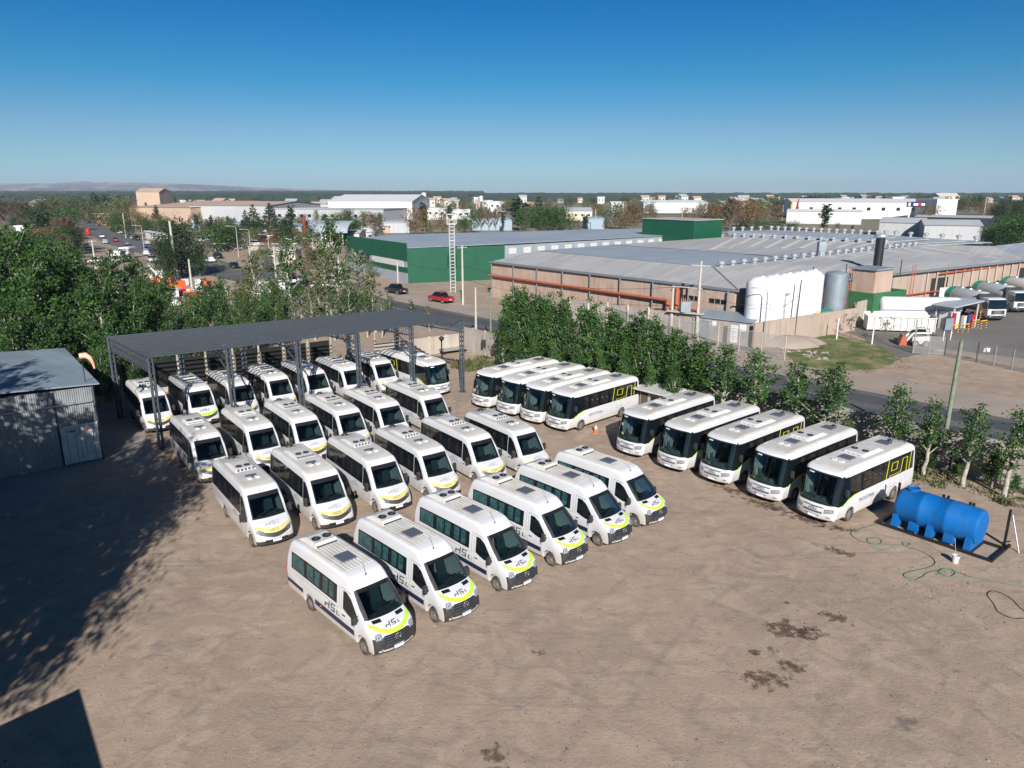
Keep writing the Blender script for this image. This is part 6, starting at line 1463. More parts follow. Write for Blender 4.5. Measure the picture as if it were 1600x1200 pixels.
def truck_cab(t, x0, W=1.22, H=2.9, paint='paint_white'):
    "flat-fronted lorry cab with its front at x0"
    P = [(x0-2.1, .9), (x0-2.12, 2.6), (x0-1.9, H-.08), (x0-1.4, H), (x0-.5, H-.05), (x0-.25, H-.2), (x0-.12, 2.1), (x0-.05, 1.55), (x0, 1.45), (x0, .75), (x0-.05, .42), (x0-.3, .38), (x0-.45, .42)]+[(x0-1.3+.52*math.cos(R(20+i*20)), .45+.52*math.sin(R(20+i*20))) for i in range(8)]+[(x0-2.0, .6)]
    S = Shell(P, W, lambda x, z: .12 if z > .5 else .06, 1.6, .05, .14, x0-1, x0, None, .9)
    def mf(c, n):
        if n.z < -.6: return 1
        if c.x > x0-.6 and 1.50 < c.z < 2.70 and n.x > .3: return 2
        if c.x > x0-.3 and c.z < 1.0: return 3
        return 0
    S.body('cab', [paint, 'underside', 'dark_glass', 'black_plastic'], t, mf)
    for sd in (-1, 1):
        m = MB(); S.band(m, [(x0-1.5, 1.55, 2.35), (x0-.55, 1.5, 2.35), (x0-.3, 1.5, 2.1)], sd, .01); m.build('window', 'dark_glass', t)
        mirror(t, x0-.2, sd*W*.96, 2.0, sd, .22, .6, .12)
        m = MB(); m.box(x0-.06, x0+.03, sd*.88-.2, sd*.88+.2, .62, .85); m.build('headlight', 'headlight', t)
    m = MB()
    for k in range(4): m.box(x0, x0+.03, -.85, .85, .95+k*.13, 1.04+k*.13)
    m.build('grille', 'black_trim', t)
def tanker(label, px, py, ang, body='tank_body', band='logo_green'):
    x, y = G(px, py); x -= 10.4*math.cos(ang); y -= 10.4*math.sin(ang); t = thing('tanker_truck', label, 'tanker truck', (x, y, .02), ang)
    truck_cab(t, 9.2); t.scale = (1.13, 1.13, 1.13)
    m = MB(); M = Matrix.Translation((0, 0, 2.25)) @ Matrix.Rotation(R(90), 4, 'Y') @ Matrix.Diagonal((1.0, 1.12, 1, 1))
    m.lathe([(.001, .0), (.9, .06), (1.08, .3), (1.12, .4), (1.12, 6.4), (1.08, 6.5), (.9, 6.7), (.001, 6.76)], 28, 0, M); m.build('tank', body, t, sharp=40)
    for sd in (-1, 1):
        m = MB()
        for k in range(6):
            a = R(90*sd-20*sd+k*8*sd); 
        m.lathe([(1.13, .5), (1.13, 1.5)], 28, 0, M)
    m.build('end_band', band, t)
    m = MB(); m.box(.2, 8.6, -.45, .45, .75, 1.15); m.box(6.75, 7.0, -1.15, 1.15, 1.1, 3.2); m.build('chassis', 'black_plastic', t)
    for x in (1.5, 2.8, 7.9):
        for sd in (-1, 1): wheel(t, x, sd*1.0, sd, .5, .3)
    m = MB()
    for x in (2, 3.6, 5.2): m.lathe([(.28, 3.3), (.28, 3.5), (.001, 3.52)], 12, 0, Matrix.Translation((x, 0, 0)))
    m.build('hatch', 'vent_metal', t); return t
tanker('tanker truck with pale grey tank, nearest of the three lorries facing the photo', 1557, 503, R(-86))
tanker('tanker truck with pale grey tank, second lorry, cab beside the nearest one', 1597, 490, R(-86))
tanker('tanker truck partly outside the right edge, last in the row of tankers', 1640, 480, R(-86), 'unit_white')
tk = thing('tipper_truck', 'dark-bodied lorry with white cab at the right edge behind the tankers', 'truck', (*G(1592, 452), .02), R(-86)); truck_cab(tk, 8.6)
m = MB(); m.prism([(0, -1.2), (6.2, -1.2), (6.2, 1.2), (0, 1.2)], 1.1, 2.9); 
for k in range(8): m.box(k*.85+.1, k*.85+.2, -1.27, 1.27, 1.1, 2.9)
m.build('load_body', 'car_dark', tk)
for x in (1.4, 2.8, 7.3):
    for sd in (-1, 1): wheel(tk, x, sd*1.0, sd, .5, .3)
tw = thing('tanker_trailer', 'long white cylindrical tanker trailer parked by the fuel station', 'trailer', (*G(1343, 505), 0), R(-5))
m = MB(); M = Matrix.Translation((2.2, 0, 2.55)) @ Matrix.Rotation(R(90), 4, 'Y'); m.lathe([(.001, 0), (.9, .05), (1.2, .3), (1.25, .5), (1.25, 10.2), (1.2, 10.5), (.9, 10.8), (.001, 10.85)], 30, 0, M); m.build('tank', 'paint_white', tw, sharp=40)
m = MB(); m.box(-.6, 10.5, -1.25, 1.25, .5, 1.9); m.build('skirt', 'paint_white', tw); m = MB(); m.box(2.3, 12.9, -1.27, -1.26, 2.1, 2.14); m.build('stripe', 'car_blue', tw)
m = MB(); m.box(9.2, 9.6, -1.3, -1.25, 2.2, 2.5); m.build('placard', 'red_lens', tw)
for x in (1.2, 2.5, 9.0):
    for sd in (-1, 1): wheel(tw, x, sd*1.12, sd, .5, .28)
du = thing('dump_truck', 'white dump truck behind the long white tanker trailer', 'truck', (*G(1478, 476), 0), R(187)); truck_cab(du, 8.2)
m = MB(); m.add([(0, -1.2, 1.3), (5.8, -1.2, 1.3), (5.8, 1.2, 1.3), (0, 1.2, 1.3), (-.3, -1.25, 3.0), (6.0, -1.25, 2.9), (6.0, 1.25, 2.9), (-.3, 1.25, 3.0)], [(0, 1, 2, 3), (0, 4, 5, 1), (1, 5, 6, 2), (2, 6, 7, 3), (3, 7, 4, 0)]); m.build('tipping_body', 'paint_white', du)
m = MB(); m.box(.1, 5.7, -1.1, 1.1, 2.2, 2.4); m.build('load', 'wood_dark', du)
for x in (1.2, 2.5, 7.0):
    for sd in (-1, 1): wheel(du, x, sd*1.0, sd, .5, .3)
dm = thing('skip_container', 'long white ribbed open skip with rusty interior beside the grass patch', 'skip', (*G(1353, 517), 0), R(-15))
m = MB(); Ls, Ws, Hs = 8.2, 2.3, 2.0
for a_ in ((0, 0, Ls, .06), (0, Ws-.06, Ls, Ws)): m.box(a_[0], a_[2], a_[1], a_[3], .2, Hs)
m.box(0, .06, 0, Ws, .2, Hs); m.box(Ls-.06, Ls, 0, Ws, .2, Hs+.25); m.box(0, Ls, 0, Ws, .2, .26)
for k in range(11): m.box(k*.8+.05, k*.8+.15, -.1, 0, .2, Hs); m.box(k*.8+.05, k*.8+.15, Ws, Ws+.1, .2, Hs)
m.build('side', 'container_white', dm); m = MB(); m.box(.08, Ls-.08, .08, Ws-.08, 1.5, 1.62); m.build('load', 'rust_red', dm)
m = MB(); m.beam((0, -.05, Hs), (Ls, -.05, Hs), .14, .12); m.beam((0, Ws+.05, Hs), (Ls, Ws+.05, Hs), .14, .12); m.build('rim', 'unit_white', dm)
sk = thing('skid_steer', 'white and orange skid steer loader parked in front of the white skip', 'loader', (*G(1436, 540), 0), R(-20))
m = MB(); m.prism([(-.9, -.75), (.9, -.75), (.9, .75), (-.9, .75)], .35, [1.1, 1.35, 1.35, 1.1]); m.build('body', 'unit_white', sk)
m = MB(); m.add([(-.55, -.6, 1.2), (.55, -.6, 1.3), (.55, .6, 1.3), (-.55, .6, 1.2), (-.45, -.55, 2.1), (.4, -.55, 2.1), (.4, .55, 2.1), (-.45, .55, 2.1)], [(0, 1, 5, 4), (1, 2, 6, 5), (2, 3, 7, 6), (3, 0, 4, 7)]); m.build('cab', 'dark_glass', sk)
m = MB(); m.box(-.5, .45, -.6, .6, 2.1, 2.18); m.build('cab_roof', 'unit_white', sk)
for s_ in (-.85, .85): m = MB(); m.beam((1.0, s_, 1.75), (-.9, s_, 1.6), .14, .22); m.beam((-.9, s_, 1.6), (-1.6, s_, .6), .14, .22); m.build('lift_arm', 'unit_white', sk)
m = MB(); m.add([(-1.5, -1.0, .1), (-2.3, -1.0, .05), (-2.3, 1.0, .05), (-1.5, 1.0, .1), (-1.5, -1, 1.0), (-2.0, -1, 1.25), (-2.0, 1, 1.25), (-1.5, 1, 1.0)], [(0, 1, 2, 3), (0, 4, 5, 1), (1, 5, 6, 2), (2, 6, 7, 3), (3, 7, 4, 0), (4, 7, 6, 5)]); m.build('bucket', 'rust_red', sk)
for x in (-.55, .6):
    for sd in (-1, 1): wheel(sk, x, sd*.85, sd, .38, .26)
fs_ = thing('fuel_station', 'small fuel station with angular roof, pumps and a white hut beside the tanker trailer', 'fuel station', (*G(1492, 512), 0), R(28))
m = MB(); m.prism([(-3.2, -1.5), (3.2, -1.5), (3.6, 1.8), (-3.0, 1.8)], [3.1, 3.5, 3.5, 3.1], [3.25, 3.65, 3.65, 3.25]); m.build('roof', 'tank_body', fs_)
for x, y in ((-2.6, -1.1), (2.6, -1.1), (2.8, 1.4), (-2.4, 1.4)): m = MB(); m.beam((x, y, 0), (x, y, 3.2), .14, .14); m.build('column', 'unit_white', fs_)
m = MB(); m.box(-2.3, -.3, -.6, 1.0, 0, 2.3); m.build('hut', 'paint_white', fs_)
for i, x in enumerate((.3, 1.3, 2.1)): m = MB(); m.box(x, x+.5, -.9, -.5, 0, 1.7); m.build('pump', ['unit_white', 'car_blue', 'red_lens'][i], fs_)
m = MB(); m.box(-3.1, -2.6, -1.5, -1.2, .2, 2.4); m.build('hose_reel', 'red_lens', fs_)
mat('bollard_yellow', (.75, .38, .02), .5)
for i, (px, py) in enumerate([(1492, 520), (1508, 519), (1523, 512), (1536, 513), (1534, 500)]):
    x, y = G(px, py); t = thing('crash_barrier', 'striped tubular barrier by the fuel station, %s from the left' % ORD[i], 'barrier', (x, y, 0), R(25), 'striped barriers around the fuel station')
    m = MB()
    for s_ in (-.55, .55): m.tube([(s_, 0, 0), (s_, 0, 1.1 if i < 4 else 2.0)], .07, 8)
    m.tube([(-.55, 0, 1.05), (.55, 0, 1.05)], .07, 8); m.build('tube', 'bollard_yellow', t)
    m = MB()
    for s_ in (-.55, .55):
        for k in range(3): m.tube([(s_, 0, .15+k*.33), (s_, 0, .30+k*.33)], .075, 8)
    m.build('stripe', 'black_trim', t)
x, y = G(1479, 532); t = thing('sign_board', 'dark blue upright sign board on two striped legs near the fuel station', 'sign', (x, y, 0), R(20))
m = MB(); m.box(-.75, .75, -.04, .04, 1.2, 2.9); m.build('board', 'navy', t); m = MB(); m.box(-.68, .68, -.06, -.045, 1.3, 2.8); m.build('panel', 'tank_grey', t)
for s_ in (-.6, .6): m = MB(); m.tube([(s_, 0, 0), (s_, 0, 1.25)], .06, 8); m.build('leg', 'white_metal', t)
x, y = G(1274, 522); t = thing('trestle', 'narrow yellow ladder-like trestle behind the grass patch', 'trestle', (x, y, 0)); m = MB()
for a_, b_ in (((-.7, 0, 0), (-.1, 0, 3.0)), ((.7, 0, 0), (.1, 0, 3.0)), ((-.5, 0, .9), (.5, 0, .9)), ((-.3, 0, 1.9), (.3, 0, 1.9))): m.beam(a_, b_, .12, .12)
m.build('frame', 'bollard_yellow', t)
SAP = [tree_proto('sapling', 'broad', 3, 1.1, 260, .22, 91, 'leaf_olive', 'bark_brown', 8, .4)]
for px, py, l in ((1329, 527, 'thin sapling at the back left of the grass patch'), (1380, 533, 'thin sapling in front of the white skip')):
    x, y = G(px, py); leaf_tree(SAP[0], x, y, 3.0, 3, l, 'saplings by the grass patch')
# ------------------------------------------------------------ distant buildings
mat('bld_white', (.58, .58, .58), .6, 0, (.55, .55, .54), .05, .6, streak=.3); mat('bld_tan', (.48, .345, .26), .85, 0, (.40, .29, .22), .05, .7, streak=.3)
mat('bld_grey', (.42, .43, .44), .7, 0, (.34, .35, .36), .05, .7, streak=.3); mat('bld_blue', (.25, .33, .40), .6); mat('bld_dark', (.03, .035, .05), .5)
mat('bld_brick', (.36, .21, .15), .9); mat('bld_cream', (.55, .49, .40), .8); mat('roof_white', (.70, .70, .70), .5)
def hall(label, px0, px1, pyb, h, dep, wm, rm, ridge=0., skew=0., nwin=0, cat='building', name='building', front=None, y=None):
    x0, y0 = G(px0, pyb) if y is None else (XY(px0, y), y); x1, y1 = G(px1, pyb+skew) if y is None else (XY(px1, y+skew), y+skew)
    p, q = Vector((x0, y0)), Vector((x1, y1)); d = (q-p).normalized(); n_ = Vector((-d.y, d.x))
    t = thing(name, label, cat, (x0, y0, 0), math.atan2(d.y, d.x)); L = (q-p).length
    m = MB(); m.box(0, L, 0, dep, 0, h)
    if ridge: m.add([(0, 0, h), (0, dep, h), (0, dep/2, h+ridge), (L, 0, h), (L, dep, h), (L, dep/2, h+ridge)], [(0, 2, 1), (3, 4, 5)])
    m.build('wall', wm, t); m = MB(); e = .4
    if ridge: m.add([(-e, -e, h), (L+e, -e, h), (L+e, dep/2, h+ridge+.05), (-e, dep/2, h+ridge+.05), (-e, dep+e, h), (L+e, dep+e, h)], [(0, 1, 2, 3), (3, 2, 5, 4)])
    else: m.box(-e, L+e, -e, dep+e, h, h+.35)
    m.build('roof', rm, t)
    for i in range(nwin):
        a = L*(i+.3)/nwin; w = MB(); w.box(a, a+min(2.2, L*.4/nwin), -.06, .02, h*.5, h*.68); w.build('window', 'dark_glass', t)
    return t
hall('huge tan brick industrial building with low roofs at the left', 205, 300, 348, 9, 120, 'bld_tan', 'bld_tan', 3, 2, 0)
hall('blue-grey and tan sawtooth-roofed hall right of the tan brick building', 298, 420, 349, 10, 70, 'bld_grey', 'bld_tan', 2, 1, 0)
hall('tall windowless tan brick tower block above the left skyline', 216, 252, 331, 17.5, 22, 'bld_tan', 'bld_tan', 3.2, 0, 0)
hall('long pale hall with panelled front in front of the white warehouse', 432, 600, 351, 8.5, 40, 'bld_grey', 'bld_grey', 0, 2, 14)
hall('big bright white warehouse in the left half of the skyline', 515, 645, 349, 12.5, 90, 'bld_white', 'roof_white', 3.5, 0, 0)
hall('low grey wing with small square windows left of the white warehouse', 482, 518, 340, 9, 30, 'bld_grey', 'bld_grey', 0, 0, 5)
hall('long white hall to the right of the green block', 1005, 1105, 333, 9, 40, 'bld_white', 'roof_white', 1.5, 0, 0)
hall('long white logistics hall with a dark sign in the right background', 1235, 1462, 341, 11, 60, 'bld_white', 'roof_white', 2, 2, 10)
hall('lower white hall in front of the logistics hall', 1228, 1345, 349, 7, 18, 'bld_white', 'roof_white', 1, 2, 0)
sgn = hall('white shop block at the right end of the logistics hall', 1460, 1492, 345, 13, 25, 'bld_white', 'roof_white')
hall('dark navy shed roof line behind the factory at the right', 1428, 1545, 352, 4.5, 20, 'bld_dark', 'bld_grey', 1, 3, 0)
hall('grey gabled shed right behind the factory roof, left one', 1372, 1440, 368, 5.4, 20, 'bld_grey', 'bld_grey', 1.8, 2, 0)
hall('grey gabled shed right behind the factory roof, right one', 1442, 1532, 374, 5.4, 22, 'bld_grey', 'bld_grey', 1.8, 2, 0)
hall('cream gabled house on the slope at the far right', 1466, 1498, 322, 12, 20, 'bld_cream', 'bld_cream', 4, 0, 3)
hall('grey flat workshop seen over the green hall roof at the left', 600, 640, 364, 4.5, 25, 'bld_grey', 'bld_grey', 0, 0, 0)
hall('blue-grey flat workshop right of the lattice mast', 738, 800, 360, 5, 22, 'bld_blue', 'bld_grey', 0, 0, 0)
hall('white low building with blue upper band right of the mast', 668, 705, 343, 7, 24, 'bld_white', 'roof_white', 0, 0, 4)
hall('white low building left of the blue-banded one', 705, 735, 343, 6, 20, 'bld_white', 'roof_white', 0, 0, 3)
hall('grey hall with pale roof between the trees in the middle', 884, 925, 345, 6, 24, 'bld_cream', 'bld_grey', 2, 0, 4)
hall('blue-grey flat building behind a pale pole in the middle', 916, 944, 358, 5, 20, 'bld_blue', 'bld_blue', 0, 0, 0)
hall('white house with dark windows on the left horizon row', 765, 790, 331, 9, 18, 'bld_white', 'bld_white', 0, 0, 3)
hall('brick workshop beyond the avenue at the far left', 150, 172, 352, 6, 18, 'bld_brick', 'bld_tan', 0, 0, 2)
hall('white bus depot office at the far left behind the trees', 28, 62, 378, 5.5, 14, 'bld_white', 'roof_white', 0, 0, 5)
hall('orange brick shed beside the white depot office', 74, 98, 378, 4, 14, 'bld_tan', 'orange', 0, 0, 0)
hall('grey gabled barn on the left near the brown poplars', 48, 66, 336, 9, 16, 'bld_brick', 'bld_grey', 3, 0, 0)
hall('white boundary wall along the avenue', 228, 258, 372, 2.6, 1.0, 'bld_white', 'bld_white', 0, 6, 0, 'wall', 'boundary_wall')
hall('beige wall of the lot across the avenue', 333, 520, 392, 1.6, .6, 'wall_beige', 'bld_white', 0, -4, 0, 'wall', 'boundary_wall')
hall('small grey kiosk with a dark opening across the avenue', 428, 462, 410, 3, 6, 'bld_cream', 'bld_grey', 0, 0, 1, 'kiosk', 'kiosk')
hall('white parked trailer box behind the left trees', 175, 189, 412, 2.8, 3, 'bld_white', 'roof_white', 0, 0, 0, 'trailer', 'trailer_box')
hall('second white trailer box right of the first behind the left trees', 191, 202, 405, 2.8, 3, 'bld_white', 'roof_white', 0, 0, 0, 'trailer', 'trailer_box')
hall('blue and white corner shop by the avenue trees', 300, 304, 360, 4, 10, 'bld_blue', 'roof_white', 0, 0, 0)
hall('pale corrugated shed half hidden by the left trees', 20, 46, 470, 4, 10, 'bld_blue', 'roof_white', 1, 0, 0)
for i, (px, py, c_, w_, h_) in enumerate([(238, 468, 'orange', 10, 2.4), (262, 462, 'rust_red', 8, 3.2), (276, 455, 'bollard_yellow', 7, 2.8), (298, 463, 'orange', 6, 2.2), (146, 478, 'rust_red', 10, 2.2), (330, 474, 'unit_white', 12, 2.0), (250, 440, 'unit_white', 12, 3.2), (96, 440, 'wall_beige', 14, 2.6), (60, 425, 'unit_white', 12, 2.5), (120, 420, 'wall_beige', 12, 2.5)]):
    x, y = G(px, py); t = thing('machine', 'piece of %s machinery or crate stored behind the left trees, number %d from the list of gaps between crowns' % (['bright orange', 'rusty red', 'yellow', 'small orange', 'rust coloured', 'white', 'tall white', 'beige', 'pale', 'sand coloured'][i], i+1), 'machinery', (x, y, 0), i*.5)
    t['label'] = '%s machinery stored behind the left trees, seen through the crowns' % ['bright orange', 'rusty red', 'yellow', 'small orange', 'rust-brown', 'flat white', 'tall white', 'beige', 'pale grey', 'sand-coloured'][i]
    k_ = .55 if i < 4 else 1; s_ = w_*.12*k_; h_ *= .8*k_; m = MB(); m.prism([(-s_, -1), (s_, -1), (s_, 1), (-s_, 1)], .4, [h_, h_*.8, h_*.8, h_]); m.build('body', c_, t); m = MB(); m.beam((s_*.5, 0, h_*.7), (s_*1.4, .2, h_*1.3), .3, .4); m.build('arm', c_, t)
    m = MB(); [m.lathe([(.4, -1.1), (.4, 1.1)], 12, 0, Matrix.Translation((q, 0, .4)) @ Matrix.Rotation(R(90), 4, 'X')) for q in (-s_*.7, s_*.7)]; m.build('wheel', 'tyre', t)
rq = random.Random(8)
for i in range(34):
    x, y = G(rq.uniform(225, 440), rq.uniform(446, 480)); cc = ['white_metal', 'unit_white', 'unit_white', 'orange', 'galvanised', 'car_red'][i % 6]
    t = thing('crate', '%s crate in the jumble stored behind the canopy trees, seen through the crowns' % ['white', 'off-white', 'off-white', 'orange', 'grey metal', 'dark red'][i % 6], 'crate', (x, y, 0), rq.uniform(0, 3), 'crates jumbled behind the canopy trees')
    a_, b_, c_ = rq.uniform(.4, 1.1), rq.uniform(.4, 1.0), rq.uniform(.7, 2.2); m = MB(); m.box(-a_, a_, -b_, b_, .12, c_); m.build('box', cc, t); m = MB(); m.box(-a_-.05, a_+.05, -b_-.05, b_+.05, 0, .12); m.build('pallet', 'wood_dark', t)
# sign on the logistics hall
x, y = G(1412, 344); t = thing('shop_sign', 'dark blue sign with pale and red marks on the logistics hall front', 'sign', (x, y-1.5, 8.3)); m = MB(); m.box(0, 12, 0, .5, 0, 3.2); m.build('board', 'navy', t)
m = MB(); m.box(4.2, 7, -.05, -.01, .9, 2.3); m.box(9.2, 11.4, -.05, -.01, .9, 2.3); m.box(.9, 2.2, -.05, -.01, .6, 2.6); m.build('pale_mark', 'plate', t); m = MB(); m.box(7.2, 9, -.05, -.01, .7, 2.6); m.build('red_mark', 'red_lens', t)
# wall lettering
# round-roofed shelter
x, y = G(483, 384); t = thing('shelter', 'round grey-roofed filling shelter on white columns left of the green hall', 'shelter', (x, y, 0), R(-8))
m = MB(); n_ = 14; vs = []
for j in range(n_+1):
    a = j/n_*math.pi/2; yy, zz = 9*math.cos(a), 4.8+3.4*math.sin(a); vs += [(-1+2.0*math.cos(a), 5-yy*.9, zz), (15, 5-yy*.9, zz)]
m.add(vs, [(2*j, 2*j+1, 2*j+3, 2*j+2) for j in range(n_)], 0, True); v2 = [(a_[0], a_[1], a_[2]-.3) for a_ in vs]; m.add(v2, [(2*j, 2*j+2, 2*j+3, 2*j+1) for j in range(n_)], 0, True); m.build('roof', 'roof_grey_blue', t)
for x_ in (1, 7, 13):
    m = MB(); m.tube([(x_, -2.5, 0), (x_, -2.5, 5.0)], .2, 8); m.build('column', 'white_metal', t)
for i, (px, py, h, r_) in enumerate([(663, 331, 17, 2.2), (752, 330, 14, 1.8)]):
    x, y = G(px, py); t = thing('water_tower', ['white water tower on the skyline left of the mast', 'smaller white water tower right of the mast'][i], 'water tower', (x, y, 0)); m = MB(); m.lathe([(r_, h-5), (r_, h-.6), (r_*.6, h), (.001, h)], 16); m.build('tank', 'bld_white', t, sharp=40)
    m = MB(); [m.beam((a_, b_, 0), (a_*.8, b_*.8, h-5), .4, .4) for a_, b_ in ((-1.8, -1.8), (1.8, -1.8), (1.8, 1.8), (-1.8, 1.8))]; m.build('stand', 'bld_grey', t)
for i, (px, py, c_, top) in enumerate([(1235, 346, 'bollard_yellow', 313), (1244, 345, 'car_red', 311), (476, 366, 'red_lens', 336), (322, 317.5, 'red_lens', 313), (138, 368, 'red_lens', 357), (406, 356, 'car_blue', 345), (1181, 330, 'orange', 314)]):
    x, y = G(px, py); h = ZT(top, y); t = thing('inflatable', ['yellow inflatable advertising figure by the white halls', 'crimson inflatable figure beside the yellow one', 'tall curved red advertising figure beside the round-roofed shelter', 'small red balloon beyond the tan tower', 'red truck-mounted tarpaulin by the avenue', 'blue banner by the distant lot', 'orange crane arm on the skyline right of the green block'][i], 'banner', (x, y, 0))
    m = MB(); w_ = [1.1, 1.1, .7, 2.5, 1.3, 1.6, 1.2][i]; m.tube([(0, 0, .2), (w_*.3, 0, h*.4), (-w_*.2, 0, h*.75), (w_*.5, 0, h)], [w_*.5, w_*.7, w_*.6, w_*.3], 8); m.build('figure', c_, t)
# scattered town houses, right and middle horizon
TG = 'small houses scattered along the horizon'
rr = random.Random(21); protos = []
for wm, rm in (('bld_white', 'bld_grey'), ('bld_cream', 'bld_tan'), ('bld_white', 'roof_white'), ('bld_tan', 'bld_grey')):
    o = hall('pale house', 0, 10, 0, 5, 9, wm, rm, 1.5 if rm != 'roof_white' else 0, 0, 2, y=500); protos.append(o)
def house(px, y, k, sc, label):
    o = place(protos[k], None, (XY(px, y), y, 0), rr.uniform(-.5, .5), label, TG, (), (sc*rr.uniform(1.2, 2.4), sc, sc*rr.uniform(.9, 1.3)))
for i in range(84):
    if i < 46: px = rr.uniform(1130, 1600); y = rr.uniform(750, 1500); w_ = 'right'
    elif i < 70: px = rr.uniform(640, 1130); y = rr.uniform(650, 1300); w_ = 'middle'
    else: px = rr.uniform(270, 600); y = rr.uniform(600, 1000); w_ = 'left'
    k_ = rr.randrange(4); house(px, y, k_, rr.uniform(1.0, 1.8), 'small %s house on the far horizon, %s' % (['white grey-roofed', 'cream tan-roofed', 'flat white', 'tan grey-roofed'][k_], land(px)))
for o in protos: wipe(o)
for o in list(bpy.data.objects):
    if o.get('group') == TG: o.scale = [min(q, 2.6) for q in o.scale]
# ------------------------------------------------------------ distant trees
FB = {'broad': [tree_proto('broad_tree', 'broad', 9, 4.6, 1500, .62, 101+i, ['leaf_green', 'leaf_dark', 'leaf_olive'][i], 'bark_brown', 22, .15) for i in range(3)],
      'autumn': [tree_proto('autumn_tree', 'broad', 9, 4.2, 1300, .60, 111+i, 'leaf_autumn', 'bark_brown', 22, .15) for i in range(2)],
      'column': [tree_proto('columnar_poplar', 'column', 10, 1.3, 900, .50, 121, 'leaf_dark', 'bark_brown', 26, .1)],
      'conifer': [tree_proto('conifer_tree', 'conifer', 10, 3.3, 1300, .5, 131, 'leaf_dark', 'bark_brown', 34, .08)],
      'bare': [tree_proto('bare_tree', 'bare', 9, 3.6, 1500, 1.5, 141, 'twig_brown', 'bark_brown', 22, .12)],
      'dense': [tree_proto('dense_tree', 'broad', 11, 4.4, 5200, .50, 161, 'leaf_dark', 'bark_brown', 46, .04)],
      'lush': [tree_proto('broad_tree', 'broad', 11, 5.0, 5200, .55, 165, 'leaf_green', 'bark_brown', 46, .04)],
      'silver': [tree_proto('silver_tree', 'open', 9, 3.6, 1100, .55, 151, 'leaf_silver', 'bark_brown', 22, .15)]}
H0_ = {'dense': 11, 'lush': 11, 'broad': 9, 'autumn': 9, 'column': 10, 'conifer': 10, 'bare': 9, 'silver': 9}
rr = random.Random(77)
def ft(px, pyb, top, kind, label, wid=1.0, group=None, y=None):
    if y is None: x, y = G(px, pyb)
    else: x = XY(px, y)
    h = max(3.5, ZT(top, y)); h = min(h, 22); pr = rr.choice(FB[kind]); leaf_tree(pr, x, y, h, H0_[kind]*1.04, label, group or 'trees of the middle distance', wid=wid)
